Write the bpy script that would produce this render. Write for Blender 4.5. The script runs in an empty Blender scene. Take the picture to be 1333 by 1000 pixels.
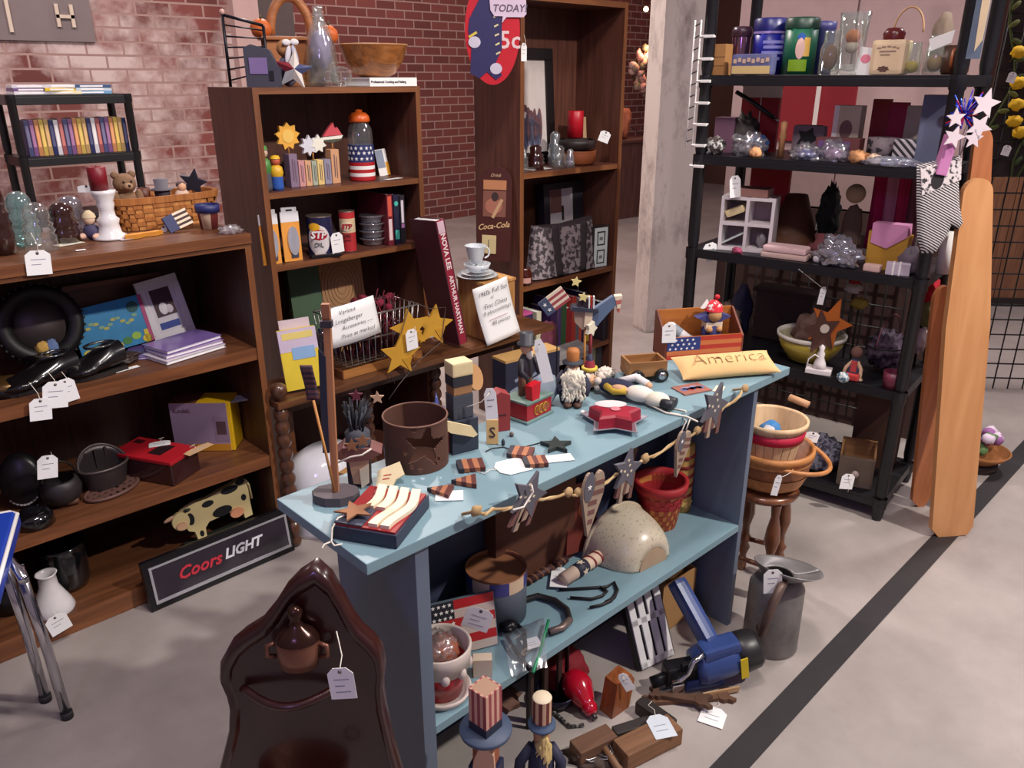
import bpy, bmesh, math, random
from mathutils import Vector, Matrix, Euler, noise
random.seed(7)
R = math.radians
scene = bpy.context.scene
COL = scene.collection
# ------------------------------------------------------------------ camera
F, EYE, PITCH, HEAD = 1040.0, 1.55, math.atan(400/1040.0), R(46.5)
cd = bpy.data.cameras.new('camera'); cam = bpy.data.objects.new('camera', cd); COL.objects.link(cam)
cd.sensor_fit = 'HORIZONTAL'; cd.sensor_width = 36.0; cd.lens = 36.0*F/1333.0; cd.clip_start = .05
cam.location = (0, 0, EYE)
cam.rotation_euler = (R(90)-PITCH, 0, HEAD-R(90))
scene.camera = cam
# ------------------------------------------------------------------ light and exposure
w = bpy.data.worlds.new('world'); scene.world = w; w.use_nodes = True
wb = w.node_tree.nodes['Background']; wb.inputs[0].default_value = (.66, .52, .60, 1); wb.inputs[1].default_value = .30
def lamp(name, kind, loc, target, power, col, size=.3, spot=None, blend=.5):
    l = bpy.data.lights.new(name, kind); o = bpy.data.objects.new(name, l); COL.objects.link(o)
    l.energy = power; l.color = col; o.location = loc
    if kind == 'AREA': l.shape = 'DISK'; l.size = size
    else: l.shadow_soft_size = size
    if kind == 'SPOT': l.spot_size = R(spot); l.spot_blend = blend
    o.rotation_euler = (Vector(target)-Vector(loc)).to_track_quat('-Z', 'Y').to_euler()
    return o
lamp('track_or_fill_spot', 'SPOT', (2.7, -1.2, 3.5), (1.7, 1.3, .4), 510, (1, .93, .87), .06, 84, .7)
lamp('track_or_fill_spot', 'SPOT', (.4, .2, 3.9), (1.3, 2.3, .6), 60, (1, .90, .84), .08, 90, .9)
lamp('ceiling_or_fill_lamp', 'AREA', (2.6, 4.2, 3.7), (2.2, 2.4, 0), 105, (1, .86, .80), .35)
lamp('ceiling_or_fill_lamp', 'AREA', (5.2, .4, 3.6), (5.2, .4, 0), 70, (1, .90, .92), .6)
lamp('ceiling_or_fill_lamp', 'AREA', (.4, 4.4, 3.6), (.9, 5.9, 1.2), 55, (1, .82, .80), .6)
lamp('track_or_fill_spot', 'SPOT', (1.0, -.8, 3.4), (2.9, 1.5, 1.1), 100, (1, .9, .88), .08, 44, .8)  # added fill spot, no known fixture: brightens the goods on the rack
lamp('ceiling_or_fill_lamp', 'AREA', (4.6, 5.0, 3.4), (4.6, 7.3, 1.2), 55, (1, .78, .74), .6)  # added fill, no known fixture: lifts the dark red brick of the rear wall
lamp('ceiling_or_fill_lamp', 'AREA', (.95, .8, 3.5), (.6, 2.5, .5), 46, (1, .9, .86), .5)  # added soft fill, not a room fixture: opens up the left bookcase's dark shelves
lamp('violet_lamp', 'AREA', (-1.6, -.6, 2.6), (.8, 1.6, .4), 13, (.45, .35, 1), .5)
scene.view_settings.view_transform = 'Standard'; scene.view_settings.look = 'None'
scene.view_settings.exposure = 0; scene.view_settings.gamma = 1; scene.view_settings.use_curve_mapping = False
# ------------------------------------------------------------------ where a point of the photograph meets a plane of the room
CS, SN = math.cos(HEAD), math.sin(HEAD)
def ray(px, py):
    u = (px-666.5)/F; v = (500-py)/F
    x = u; y = math.cos(PITCH)+v*math.sin(PITCH); z = -math.sin(PITCH)+v*math.cos(PITCH)
    return Vector((x*SN+y*CS, -x*CS+y*SN, z))
EP = Vector((0, 0, EYE))
def at(px, py, z=0.0):
    r = ray(px, py); return EP+r*((z-EYE)/r.z)
def aty(px, py, Y):
    r = ray(px, py); return EP+r*(Y/r.y)
def atx(px, py, X):
    r = ray(px, py); return EP+r*(X/r.x)
def atv(px, py, p):      # on the upright plane through p that faces the eye
    r = ray(px, py); n = Vector((CS, SN, 0)); return EP+r*(n.dot(Vector(p)-EP)/n.dot(r))
def mpp(p):              # metres per pixel at p
    q = Vector(p)-EP; return (q.x*CS*math.cos(PITCH)+q.y*SN*math.cos(PITCH)-q.z*math.sin(PITCH))/F
FC = HEAD-R(90)          # turn that makes a thing's front (-Y) face the eye
# ------------------------------------------------------------------ materials
def srgb(c):
    return tuple(((v/255)/12.92 if v/255 <= .04045 else ((v/255+.055)/1.055)**2.4) for v in c)
_mc = {}
def newmat(name):
    m = bpy.data.materials.new(name); m.use_nodes = True
    nt = m.node_tree; return m, nt, nt.nodes['Principled BSDF']
def K(r, g, b, rough=.6, metal=0., var=.12, scale=18., bump=0., coat=0., emit=0.):
    key = (r, g, b, rough, metal, var, scale, bump, coat, emit)
    if key in _mc: return _mc[key]
    m, nt, bs = newmat('paint_%02x%02x%02x' % (r, g, b))
    c = srgb((r, g, b)); N = nt.nodes.new; L = nt.links.new
    tc = N('ShaderNodeTexCoord'); ns = N('ShaderNodeTexNoise'); ns.inputs['Scale'].default_value = scale; ns.inputs['Detail'].default_value = 4
    L(tc.outputs['Object'], ns.inputs['Vector'])
    mx = N('ShaderNodeMix'); mx.data_type = 'RGBA'
    mx.inputs[6].default_value = (*[v*(1-var) for v in c], 1); mx.inputs[7].default_value = (*[min(1, v*(1+var)) for v in c], 1)
    L(ns.outputs['Fac'], mx.inputs[0]); L(mx.outputs[2], bs.inputs['Base Color'])
    bs.inputs['Roughness'].default_value = rough; bs.inputs['Metallic'].default_value = metal
    if coat: bs.inputs['Coat Weight'].default_value = coat; bs.inputs['Coat Roughness'].default_value = .1
    if emit: bs.inputs['Emission Color'].default_value = (*c, 1); bs.inputs['Emission Strength'].default_value = emit
    if bump:
        bp = N('ShaderNodeBump'); bp.inputs['Strength'].default_value = bump; bp.inputs['Distance'].default_value = .004
        L(ns.outputs['Fac'], bp.inputs['Height']); L(bp.outputs['Normal'], bs.inputs['Normal'])
    _mc[key] = m; return m
def wood(c1, c2, rough=.45, axis='X', scale=1.0, coat=0., name='wood'):
    key = ('wood', c1, c2, rough, axis, scale, coat)
    if key in _mc: return _mc[key]
    m, nt, bs = newmat(name); N = nt.nodes.new; L = nt.links.new
    tc = N('ShaderNodeTexCoord'); mp = N('ShaderNodeMapping'); L(tc.outputs['Object'], mp.inputs[0])
    s = [22*scale]*3; s['XYZ'.index(axis)] = 1.6*scale; mp.inputs['Scale'].default_value = s
    ns = N('ShaderNodeTexNoise'); ns.inputs['Scale'].default_value = 2.2; ns.inputs['Detail'].default_value = 6; ns.inputs['Distortion'].default_value = .6
    L(mp.outputs[0], ns.inputs['Vector'])
    rp = N('ShaderNodeValToRGB'); rp.color_ramp.elements[0].position = .32; rp.color_ramp.elements[1].position = .68
    rp.color_ramp.elements[0].color = (*srgb(c1), 1); rp.color_ramp.elements[1].color = (*srgb(c2), 1)
    L(ns.outputs['Fac'], rp.inputs[0]); L(rp.outputs[0], bs.inputs['Base Color'])
    bs.inputs['Roughness'].default_value = rough
    if coat: bs.inputs['Coat Weight'].default_value = coat; bs.inputs['Coat Roughness'].default_value = .12
    bp = N('ShaderNodeBump'); bp.inputs['Strength'].default_value = .12; bp.inputs['Distance'].default_value = .002
    L(ns.outputs['Fac'], bp.inputs['Height']); L(bp.outputs['Normal'], bs.inputs['Normal'])
    _mc[key] = m; return m
def clear(r, g, b, refl=.16, rough=.05, dens=.12, name='clear'):
    key = ('clear', r, g, b, refl, rough, dens)
    if key in _mc: return _mc[key]
    m, nt, bs = newmat(name); N = nt.nodes.new; L = nt.links.new
    nt.nodes.remove(bs); out = nt.nodes['Material Output']
    tr = N('ShaderNodeBsdfTransparent'); tr.inputs[0].default_value = (*srgb((r, g, b)), 1)
    gl = N('ShaderNodeBsdfGlossy'); gl.inputs['Roughness'].default_value = rough; gl.inputs[0].default_value = (1, 1, 1, 1)
    df = N('ShaderNodeBsdfDiffuse'); df.inputs[0].default_value = (*srgb((r, g, b)), 1)
    lw = N('ShaderNodeLayerWeight'); lw.inputs[0].default_value = .35
    mr = N('ShaderNodeMapRange'); mr.inputs[3].default_value = refl*.5; mr.inputs[4].default_value = min(.9, refl*3.5)
    L(lw.outputs['Facing'], mr.inputs[0])
    a = N('ShaderNodeMixShader'); a.inputs[0].default_value = dens; L(tr.outputs[0], a.inputs[1]); L(df.outputs[0], a.inputs[2])
    b2 = N('ShaderNodeMixShader'); L(mr.outputs[0], b2.inputs[0]); L(a.outputs[0], b2.inputs[1]); L(gl.outputs[0], b2.inputs[2])
    L(b2.outputs[0], out.inputs[0]); _mc[key] = m; return m
def voro(c1, c2, scale=30, rough=.5, th=.45, kind='noise', stretch=(1, 1, 1), name='pattern'):
    m, nt, bs = newmat(name); N = nt.nodes.new; L = nt.links.new
    tc = N('ShaderNodeTexCoord'); mp = N('ShaderNodeMapping'); L(tc.outputs['Object'], mp.inputs[0]); mp.inputs['Scale'].default_value = stretch
    if kind == 'noise':
        t = N('ShaderNodeTexNoise'); t.inputs['Scale'].default_value = scale; t.inputs['Detail'].default_value = 2; o = t.outputs['Fac']
    elif kind == 'voronoi':
        t = N('ShaderNodeTexVoronoi'); t.inputs['Scale'].default_value = scale; o = t.outputs['Distance']
    else:
        t = N('ShaderNodeTexWave'); t.inputs['Scale'].default_value = scale; t.inputs['Distortion'].default_value = 0; o = t.outputs['Fac']
        t.bands_direction = kind
    L(mp.outputs[0], t.inputs['Vector'])
    rp = N('ShaderNodeValToRGB'); rp.color_ramp.elements[0].position = th-.04; rp.color_ramp.elements[1].position = th+.04
    rp.color_ramp.elements[0].color = (*srgb(c1), 1); rp.color_ramp.elements[1].color = (*srgb(c2), 1)
    L(o, rp.inputs[0]); L(rp.outputs[0], bs.inputs['Base Color']); bs.inputs['Roughness'].default_value = rough
    return m
WHITE = K(236, 234, 230, .7, var=.03); PAPER = K(240, 240, 238, .8, var=.02); CREAM = K(226, 208, 160, .7)
BLACK = K(16, 15, 16, .45); BLKP = K(24, 23, 28, .5, bump=.1); INK = K(40, 40, 52, .8); STRING = K(225, 218, 205, .9)
RED = K(176, 28, 34, .5); DRED = K(120, 28, 30, .6); NAVY = K(30, 34, 66, .6); SKIN = K(214, 166, 130, .7); FLAGW = K(226, 210, 184, .7)
GOLD = K(190, 140, 40, .6); GREY = K(120, 120, 122, .6); STEEL = K(190, 190, 196, .25, 1.0); CHROME = K(205, 205, 212, .12, 1.0); IRON = K(46, 42, 42, .45, .7)
DKWOOD = wood((80, 46, 36), (104, 64, 50), .42, 'X'); DKWOODZ = wood((80, 46, 36), (104, 64, 50), .42, 'Z')
OAK = wood((104, 62, 36), (134, 84, 50), .4, 'X'); OAKZ = wood((104, 62, 36), (134, 84, 50), .4, 'Z')
PINE = wood((190, 128, 66), (214, 158, 92), .5, 'Z'); PINEX = wood((190, 128, 66), (214, 158, 92), .5, 'X'); CARD = K(178, 134, 84, .85, var=.06)
GLASS = clear(248, 252, 250, .16, .05, .05); AQUA = clear(190, 226, 226, .2, .05, .16); BAG = clear(248, 248, 252, .2, .12, .10); AMBER = clear(70, 22, 12, .25, .05, .35)
# ------------------------------------------------------------------ mesh building
def TR(loc=(0, 0, 0), rot=(0, 0, 0), s=1):
    return Matrix.Translation(loc) @ Euler(rot).to_matrix().to_4x4() @ (Matrix.Diagonal((*s, 1)) if isinstance(s, tuple) else Matrix.Scale(s, 4))
def star(n=5, ro=1., ri=.42, a0=90):
    return [((ro if i % 2 == 0 else ri)*math.cos(R(a0+i*180/n)), (ro if i % 2 == 0 else ri)*math.sin(R(a0+i*180/n))) for i in range(2*n)]
def circ(n=24, rx=1., ry=None, a0=0, a1=360):
    ry = rx if ry is None else ry; full = abs(a1-a0) >= 360
    return [(rx*math.cos(R(a0+(a1-a0)*i/(n if full else n-1))), ry*math.sin(R(a0+(a1-a0)*i/(n if full else n-1)))) for i in range(n)]
class MB:
    def __init__(s): s.bm = bmesh.new(); s.mats = []
    def mi(s, m):
        if m not in s.mats: s.mats.append(m)
        return s.mats.index(m)
    def add(s, vs, fs, m, M=None, smooth=False):
        k = s.mi(m); nv = [s.bm.verts.new((M @ Vector(v)) if M else Vector(v)) for v in vs]
        for f in fs:
            if len(set(f)) < 3: continue
            try: g = s.bm.faces.new([nv[i] for i in f])
            except ValueError: continue
            g.material_index = k; g.smooth = smooth
        return s
    def tmp(s, t, m, M=None, smooth=False):
        t.verts.index_update()
        s.add([v.co.copy() for v in t.verts], [[v.index for v in f.verts] for f in t.faces], m, M, smooth); t.free(); return s
    def box(s, c, d, m, bev=.0, rot=None, M=None, seg=2):
        t = bmesh.new(); bmesh.ops.create_cube(t, size=1); bmesh.ops.scale(t, vec=d, verts=t.verts)
        if bev: bmesh.ops.bevel(t, geom=t.edges[:], offset=min(bev, min(d)*.45), segments=seg, profile=.7, affect='EDGES')
        X = TR(c, rot or (0, 0, 0)); return s.tmp(t, m, (M @ X) if M else X)
    def bx(s, x0, x1, y0, y1, z0, z1, m, bev=.0, M=None):
        return s.box(((x0+x1)/2, (y0+y1)/2, (z0+z1)/2), (abs(x1-x0), abs(y1-y0), abs(z1-z0)), m, bev, None, M)
    def lathe(s, prof, m, M=None, seg=24, smooth=True, sx=1, sy=1, a0=0, a1=360, cap=False):
        full = abs(a1-a0) >= 360; n = seg if full else seg+1; vs = []; fs = []
        for r, z in prof:
            for i in range(n):
                a = R(a0+(a1-a0)*i/seg); vs.append((r*math.cos(a)*sx, r*math.sin(a)*sy, z))
        for j in range(len(prof)-1):
            for i in range(seg):
                a, b = j*n+i, j*n+(i+1) % n; fs.append((a, b, b+n, a+n))
        if full and cap:
            if prof[0][0] > 1e-4: fs.append(tuple(range(n))[::-1])
            if prof[-1][0] > 1e-4: fs.append(tuple(range((len(prof)-1)*n, len(prof)*n)))
        return s.add(vs, fs, m, M, smooth)
    def shell(s, prof, th, m, M=None, seg=28, sx=1, sy=1, mi=None):   # open vessel: outer profile, then back down inside
        inner = [(max(r-th, .0005), z+(th if k == 0 else 0)) for k, (r, z) in enumerate(prof)]
        s.lathe([(.0005, prof[0][1])]+prof+([inner[-1]]), m, M, seg, True, sx, sy)
        return s.lathe(inner[::-1]+[(.0005, inner[0][1])], mi or m, M, seg, True, sx, sy)
    def cyl(s, p0, p1, r0, m, r1=None, seg=16, M=None, smooth=True):
        p0, p1 = Vector(p0), Vector(p1); d = p1-p0
        X = Matrix.Translation(p0) @ d.to_track_quat('Z', 'Y').to_matrix().to_4x4()
        return s.lathe([(r0, 0), (r0 if r1 is None else r1, d.length)], m, (M @ X) if M else X, seg, smooth, cap=True)
    def tube(s, pts, r, m, seg=8, M=None, closed=False, rs=None):
        pts = [Vector(p) for p in pts]; n = len(pts); vs = []; fs = []; up = Vector((0, 0, 1)); pn = None
        for i, p in enumerate(pts):
            a = pts[(i-1) % n] if (i or closed) else p; b = pts[(i+1) % n] if (i < n-1 or closed) else p
            t = (b-a).normalized() if (b-a).length > 1e-9 else Vector((0, 0, 1))
            if pn is None:
                q = t.cross(up if abs(t.z) < .9 else Vector((1, 0, 0))).normalized()
            else:
                q = (pn-t*pn.dot(t)); q = q.normalized() if q.length > 1e-6 else t.orthogonal().normalized()
            pn = q; w_ = t.cross(q); rr = rs[i] if rs else r
            for k in range(seg):
                c = 2*math.pi*k/seg; vs.append(p+(q*math.cos(c)+w_*math.sin(c))*rr)
        for i in range(n if closed else n-1):
            for k in range(seg):
                a, b = i*seg+k, i*seg+(k+1) % seg; j = ((i+1) % n)*seg
                fs.append((a, b, j+(k+1) % seg, j+k))
        if not closed: fs.append(tuple(range(seg))[::-1]); fs.append(tuple(range((n-1)*seg, n*seg)))
        return s.add(vs, fs, m, M, True)
    def ell(s, c, r, m, M=None, seg=18, rings=10, rot=None):
        t = bmesh.new(); bmesh.ops.create_uvsphere(t, u_segments=seg, v_segments=rings, radius=1)
        if not isinstance(r, tuple): r = (r, r, r)
        X = TR(c, rot or (0, 0, 0), r); return s.tmp(t, m, (M @ X) if M else X, True)
    def prism(s, out, z0, z1, m, M=None, bev=0, side=None):
        n = len(out); A = sum(out[i][0]*out[(i+1) % n][1]-out[(i+1) % n][0]*out[i][1] for i in range(n))
        if A < 0: out = out[::-1]
        vs = [(x, y, z0) for x, y in out]+[(x, y, z1) for x, y in out]
        s.add(vs, [tuple(range(n))[::-1], tuple(range(n, 2*n))], m, M)
        return s.add(vs, [(i, (i+1) % n, n+(i+1) % n, n+i) for i in range(n)], side or m, M)
    def grid(s, fn, nu, nv, m, M=None, th=0, smooth=True, closed=False):
        vs = [Vector(fn(i/nu, j/nv)) for j in range(nv+1) for i in range(nu+1)]; W = nu+1
        fs = [(j*W+i, j*W+i+1, (j+1)*W+i+1, (j+1)*W+i) for j in range(nv) for i in range(nu)]
        if not th: return s.add(vs, fs, m, M, smooth)
        t = bmesh.new(); bv = [t.verts.new(v) for v in vs]
        for f in fs: t.faces.new([bv[i] for i in f])
        t.normal_update(); nn = [v.normal.copy() for v in bv]; k = len(vs)
        t.free(); v2 = [v-n_*th for v, n_ in zip(vs, nn)]
        edge = [(i) for i in range(W)]+[j*W+nu for j in range(1, nv+1)]+[nv*W+i for i in range(nu-1, -1, -1)]+[j*W for j in range(nv-1, 0, -1)]
        fs = fs+[tuple(a+k for a in f[::-1]) for f in fs]+[(edge[(i+1) % len(edge)], edge[i], edge[i]+k, edge[(i+1) % len(edge)]+k) for i in range(len(edge))]
        return s.add(vs+v2, fs, m, M, smooth)
    def lump(s, c, r, m, amp=.25, fr=3., sub=3, M=None, flat=None, seed=0):  # a crumpled or knobbly rounded mass
        t = bmesh.new(); bmesh.ops.create_icosphere(t, subdivisions=sub, radius=1)
        if not isinstance(r, tuple): r = (r, r, r)
        for v in t.verts:
            q = v.co*fr+Vector((seed*3.1, seed*1.7, seed)); k = 1+amp*(noise.noise(q)+.5*noise.noise(q*2.3))
            v.co = Vector((v.co.x*r[0]*k, v.co.y*r[1]*k, v.co.z*r[2]*k))
            if flat is not None and v.co.z < flat*r[2]: v.co.z = flat*r[2]
        X = TR(c); return s.tmp(t, m, (M @ X) if M else X, True)
    def build(s, name, parent=None, loc=(0, 0, 0), rot=(0, 0, 0), label=None):
        me = bpy.data.meshes.new(name); bmesh.ops.recalc_face_normals(s.bm, faces=s.bm.faces[:])
        s.bm.to_mesh(me); s.bm.free()
        for m in s.mats: me.materials.append(m)
        o = bpy.data.objects.new(name, me); COL.objects.link(o); o.location = loc; o.rotation_euler = rot
        if parent: o.parent = parent
        if label: o['label'] = label
        return o
def tag(o, label=None, cat=None, group=None, kind=None):
    if label: o['label'] = label
    if cat: o['category'] = cat
    if group: o['group'] = group
    if kind: o['kind'] = kind
    return o
def T(name, label, cat, loc=(0, 0, 0), rz=0., group=None, rot=None):
    o = bpy.data.objects.new(name, None); COL.objects.link(o); o.empty_display_size = .05
    o.location = loc; o.rotation_euler = rot or (0, 0, rz); return tag(o, label, cat, group)
def S(name, label, cat, mb, loc=(0, 0, 0), rz=0., group=None, rot=None):
    return tag(mb.build(name, None, loc, rot or (0, 0, rz)), label, cat, group)
def struct(name, mb, loc=(0, 0, 0), rz=0.):
    return tag(mb.build(name, None, loc, (0, 0, rz)), kind='structure')
def copy_tree(o, parent=None):
    c = o.copy(); COL.objects.link(c)
    if parent: c.parent = parent
    for ch in list(o.children): copy_tree(ch, c)
    return c
def text(s, size, m, parent, M, name='lettering', ext=.0006, shear=0., align='CENTER', sx=1.0, off=0.):
    cu = bpy.data.curves.new('t', 'FONT'); cu.body = s; cu.size = size; cu.extrude = ext; cu.shear = shear; cu.align_x = align; cu.align_y = 'CENTER'; cu.resolution_u = 2; cu.offset = off
    to = bpy.data.objects.new('t', cu); COL.objects.link(to)
    me = bpy.data.meshes.new_from_object(to.evaluated_get(bpy.context.evaluated_depsgraph_get()))
    bpy.data.objects.remove(to); bpy.data.curves.remove(cu); me.name = name
    me.transform(M @ Matrix.Diagonal((sx, 1, 1, 1))); me.materials.clear(); me.materials.append(m)
    o = bpy.data.objects.new(name, me); COL.objects.link(o); o.parent = parent; return o
FRONT = TR(rot=(R(90), 0, 0))     # drawing plane stood upright, facing -Y
# ================================================================== the room
def floor_mat():
    m, nt, bs = newmat('polished_concrete'); N = nt.nodes.new; L = nt.links.new
    tc = N('ShaderNodeTexCoord'); a = N('ShaderNodeTexNoise'); a.inputs['Scale'].default_value = 1.6; a.inputs['Detail'].default_value = 8; a.inputs['Roughness'].default_value = .65
    b = N('ShaderNodeTexNoise'); b.inputs['Scale'].default_value = 9; b.inputs['Detail'].default_value = 6
    L(tc.outputs['Object'], a.inputs['Vector']); L(tc.outputs['Object'], b.inputs['Vector'])
    rp = N('ShaderNodeValToRGB'); rp.color_ramp.elements[0].position = .35; rp.color_ramp.elements[1].position = .62
    rp.color_ramp.elements[0].color = (*srgb((146, 137, 132)), 1); rp.color_ramp.elements[1].color = (*srgb((168, 159, 153)), 1)
    L(a.outputs['Fac'], rp.inputs[0])
    mx = N('ShaderNodeMix'); mx.data_type = 'RGBA'; mx.blend_type = 'MULTIPLY'; mx.inputs[0].default_value = .16
    r2 = N('ShaderNodeValToRGB'); r2.color_ramp.elements[0].position = .3; r2.color_ramp.elements[1].position = .6; r2.color_ramp.elements[0].color = (.6, .58, .56, 1)
    L(b.outputs['Fac'], r2.inputs[0]); L(rp.outputs[0], mx.inputs[6]); L(r2.outputs[0], mx.inputs[7]); L(mx.outputs[2], bs.inputs['Base Color'])
    bs.inputs['Roughness'].default_value = .5; return m
def brick_mat(white):
    m, nt, bs = newmat('old_brick'); N = nt.nodes.new; L = nt.links.new
    tc = N('ShaderNodeTexCoord'); mp = N('ShaderNodeMapping'); L(tc.outputs['Object'], mp.inputs[0]); mp.inputs['Rotation'].default_value = (R(90), 0, 0)
    br = N('ShaderNodeTexBrick'); L(mp.outputs[0], br.inputs['Vector'])
    br.inputs['Scale'].default_value = 1; br.inputs['Brick Width'].default_value = .23; br.inputs['Row Height'].default_value = .084; br.inputs['Mortar Size'].default_value = .007; br.inputs['Bias'].default_value = -.1
    br.inputs['Color1'].default_value = (*srgb((122, 66, 60)), 1); br.inputs['Color2'].default_value = (*srgb((96, 52, 48)), 1); br.inputs['Mortar'].default_value = (*srgb((160, 132, 124)), 1)
    ns = N('ShaderNodeTexNoise'); ns.inputs['Scale'].default_value = 1.1; ns.inputs['Detail'].default_value = 7; ns.inputs['Roughness'].default_value = .62; L(tc.outputs['Object'], ns.inputs['Vector'])
    rp = N('ShaderNodeValToRGB'); rp.color_ramp.elements[0].position = white; rp.color_ramp.elements[1].position = white+.12
    L(ns.outputs['Fac'], rp.inputs[0])
    wh = N('ShaderNodeMix'); wh.data_type = 'RGBA'; L(br.outputs['Fac'], wh.inputs[0]); wh.inputs[6].default_value = (*srgb((196, 178, 174)), 1); wh.inputs[7].default_value = (*srgb((150, 122, 116)), 1)
    mx = N('ShaderNodeMix'); mx.data_type = 'RGBA'; L(rp.outputs[0], mx.inputs[0]); L(br.outputs['Color'], mx.inputs[6]); L(wh.outputs[2], mx.inputs[7])
    L(mx.outputs[2], bs.inputs['Base Color']); bs.inputs['Roughness'].default_value = .9
    bp = N('ShaderNodeBump'); bp.inputs['Strength'].default_value = .5; bp.inputs['Distance'].default_value = .01; bp.invert = True
    L(br.outputs['Fac'], bp.inputs['Height']); L(bp.outputs['Normal'], bs.inputs['Normal']); return m
FLOOR = floor_mat()
struct('floor', MB().bx(-6, 12, -4, 10, -.1, 0, FLOOR))
BR1, BR2 = brick_mat(.46), brick_mat(.66)
PLAST = K(118, 108, 108, .9, var=.2, scale=5)
struct('wall_left', MB().bx(-6, 2.83, 5.9, 6.1, 0, 4.2, BR1))
struct('wall_rear', MB().bx(3.02, 11.2, 7.3, 7.5, 0, 4.2, BR2))
struct('wall_return', MB().bx(2.83, 3.02, 5.82, 7.3, 0, 4.2, K(186, 158, 152, .9, var=.15, scale=6)))
b = MB().bx(3.1, 4.1, 7.24, 7.3, 0, 2.6, K(92, 84, 84, .8)); struct('door_1', b)
pl = MB(); pl.bx(-6, 1.9, 5.885, 5.9, 1.757, 4.2, PLAST)
LMP = K(200, 186, 168, .9)
for k in range(2): pl.bx(1.69+.085*k, 1.71+.085*k, 5.872, 5.885, 1.84, 1.97, LMP)
pl.bx(1.69, 1.795, 5.872, 5.885, 1.89, 1.91, LMP); pl.bx(1.42, 1.44, 5.872, 5.885, 1.80, 1.98, LMP)
struct('trim_1', pl)
struct('wall_right', MB().bx(11, 11.2, -4, 7.3, 0, 4.2, K(92, 62, 54, .8, var=.3, scale=2)))
def conc():
    m, nt, bs = newmat('raw_concrete'); N = nt.nodes.new; L = nt.links.new
    tc = N('ShaderNodeTexCoord'); mp = N('ShaderNodeMapping'); L(tc.outputs['Object'], mp.inputs[0]); mp.inputs['Scale'].default_value = (1, 1, .5)
    a = N('ShaderNodeTexNoise'); a.inputs['Scale'].default_value = 5; a.inputs['Detail'].default_value = 9; a.inputs['Roughness'].default_value = .7; L(mp.outputs[0], a.inputs['Vector'])
    rp = N('ShaderNodeValToRGB'); e = rp.color_ramp.elements; e[0].position = .27; e[0].color = (*srgb((124, 112, 108)), 1); e[1].position = .5; e[1].color = (*srgb((204, 192, 184)), 1)
    L(a.outputs['Fac'], rp.inputs[0]); L(rp.outputs[0], bs.inputs['Base Color']); bs.inputs['Roughness'].default_value = .9
    bp = N('ShaderNodeBump'); bp.inputs['Strength'].default_value = .4; bp.inputs['Distance'].default_value = .01; L(a.outputs['Fac'], bp.inputs['Height']); L(bp.outputs['Normal'], bs.inputs['Normal']); return m
CONC = conc()
q0, q1 = at(840, 434), at(889, 428)
w_ = (q1-q0).length
b = MB().bx(0, w_, 0, w_*.62, 0, 4.2, CONC, .02)
struct('wall_pillar', b, q0, math.atan2((q1-q0).y, (q1-q0).x))
# floor tape
t0, t1 = Vector((1.0, .69, 0)), Vector((6.5, .82, 0)); a = math.atan2(t1.y-t0.y, t1.x-t0.x)
struct('trim_2', MB().bx(0, (t1-t0).length, -.034, .034, .0005, .0025, K(38, 34, 36, .6, var=.3)), t0, a)
# paler worn patch of concrete by the bookcases
# ================================================================== bookcases, bench, display shelf, rack
def bookcase(name, label, x0, x1, y0, y1, H, shelves, t=.02, st=.02, mz=DKWOODZ, mx=DKWOOD, ez=OAKZ, ex=OAK, toplip=0.):
    o = T(name, label, 'bookcase', (x0, y0, 0)); W = x1-x0; D = y1-y0
    for x in (0, W-t):
        b = MB().bx(x, x+t, .002, D, 0, H, mz); b.bx(x, x+t, 0, .002, 0, H, ez); b.build('side_panel', o)
    MB().bx(t, W-t, D-.006, D, 0, H, mz).build('back_panel', o)
    b = MB().bx(t, W-t, .002, D-.006, H-st, H, mx); b.bx(t, W-t, 0, .002, H-st, H, ex)
    if toplip: b.bx(0, W, -.004, D, H, H+.006, mx).bx(-.001, W+.001, -.006, -.004, H-.024, H+.006, ex)
    b.build('top', o)
    for z in shelves:
        h = z if z < .12 else st
        b = MB().bx(t, W-t, .006, D-.006, z-h+(.001 if z < .12 else 0), z, mx); b.bx(t, W-t, .004, .006, z-h+(.001 if z < .12 else 0), z, ex); b.build('shelf', o)
    return o
AO = wood((98, 58, 34), (130, 80, 48), .38, 'X'); AZ = wood((60, 36, 26), (88, 54, 38), .42, 'Z'); AX = wood((84, 50, 32), (112, 70, 44), .38, 'X')
bookcase('bookcase', 'low brown wood-grain bookcase at the left, with a basket and candle on its top', -.05, 1.096, 2.316, 2.76, 1.10, [.74, .36, .065], .02, .038, AZ, AX, OAKZ, AO, .008)
bookcase('bookcase', 'taller brown bookcase with oil cans inside and a long wooden bowl on top', 1.25, 1.91, 2.505, 2.83, 1.518, [1.19, .945, .46, .08], .02, .02)
bookcase('bookcase', 'tallest brown bookcase beside the concrete pillar, holding a red candle', 2.42, 3.09, 2.5, 2.79, 1.86, [1.165, .67, .287, .06], .022, .024)
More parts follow.
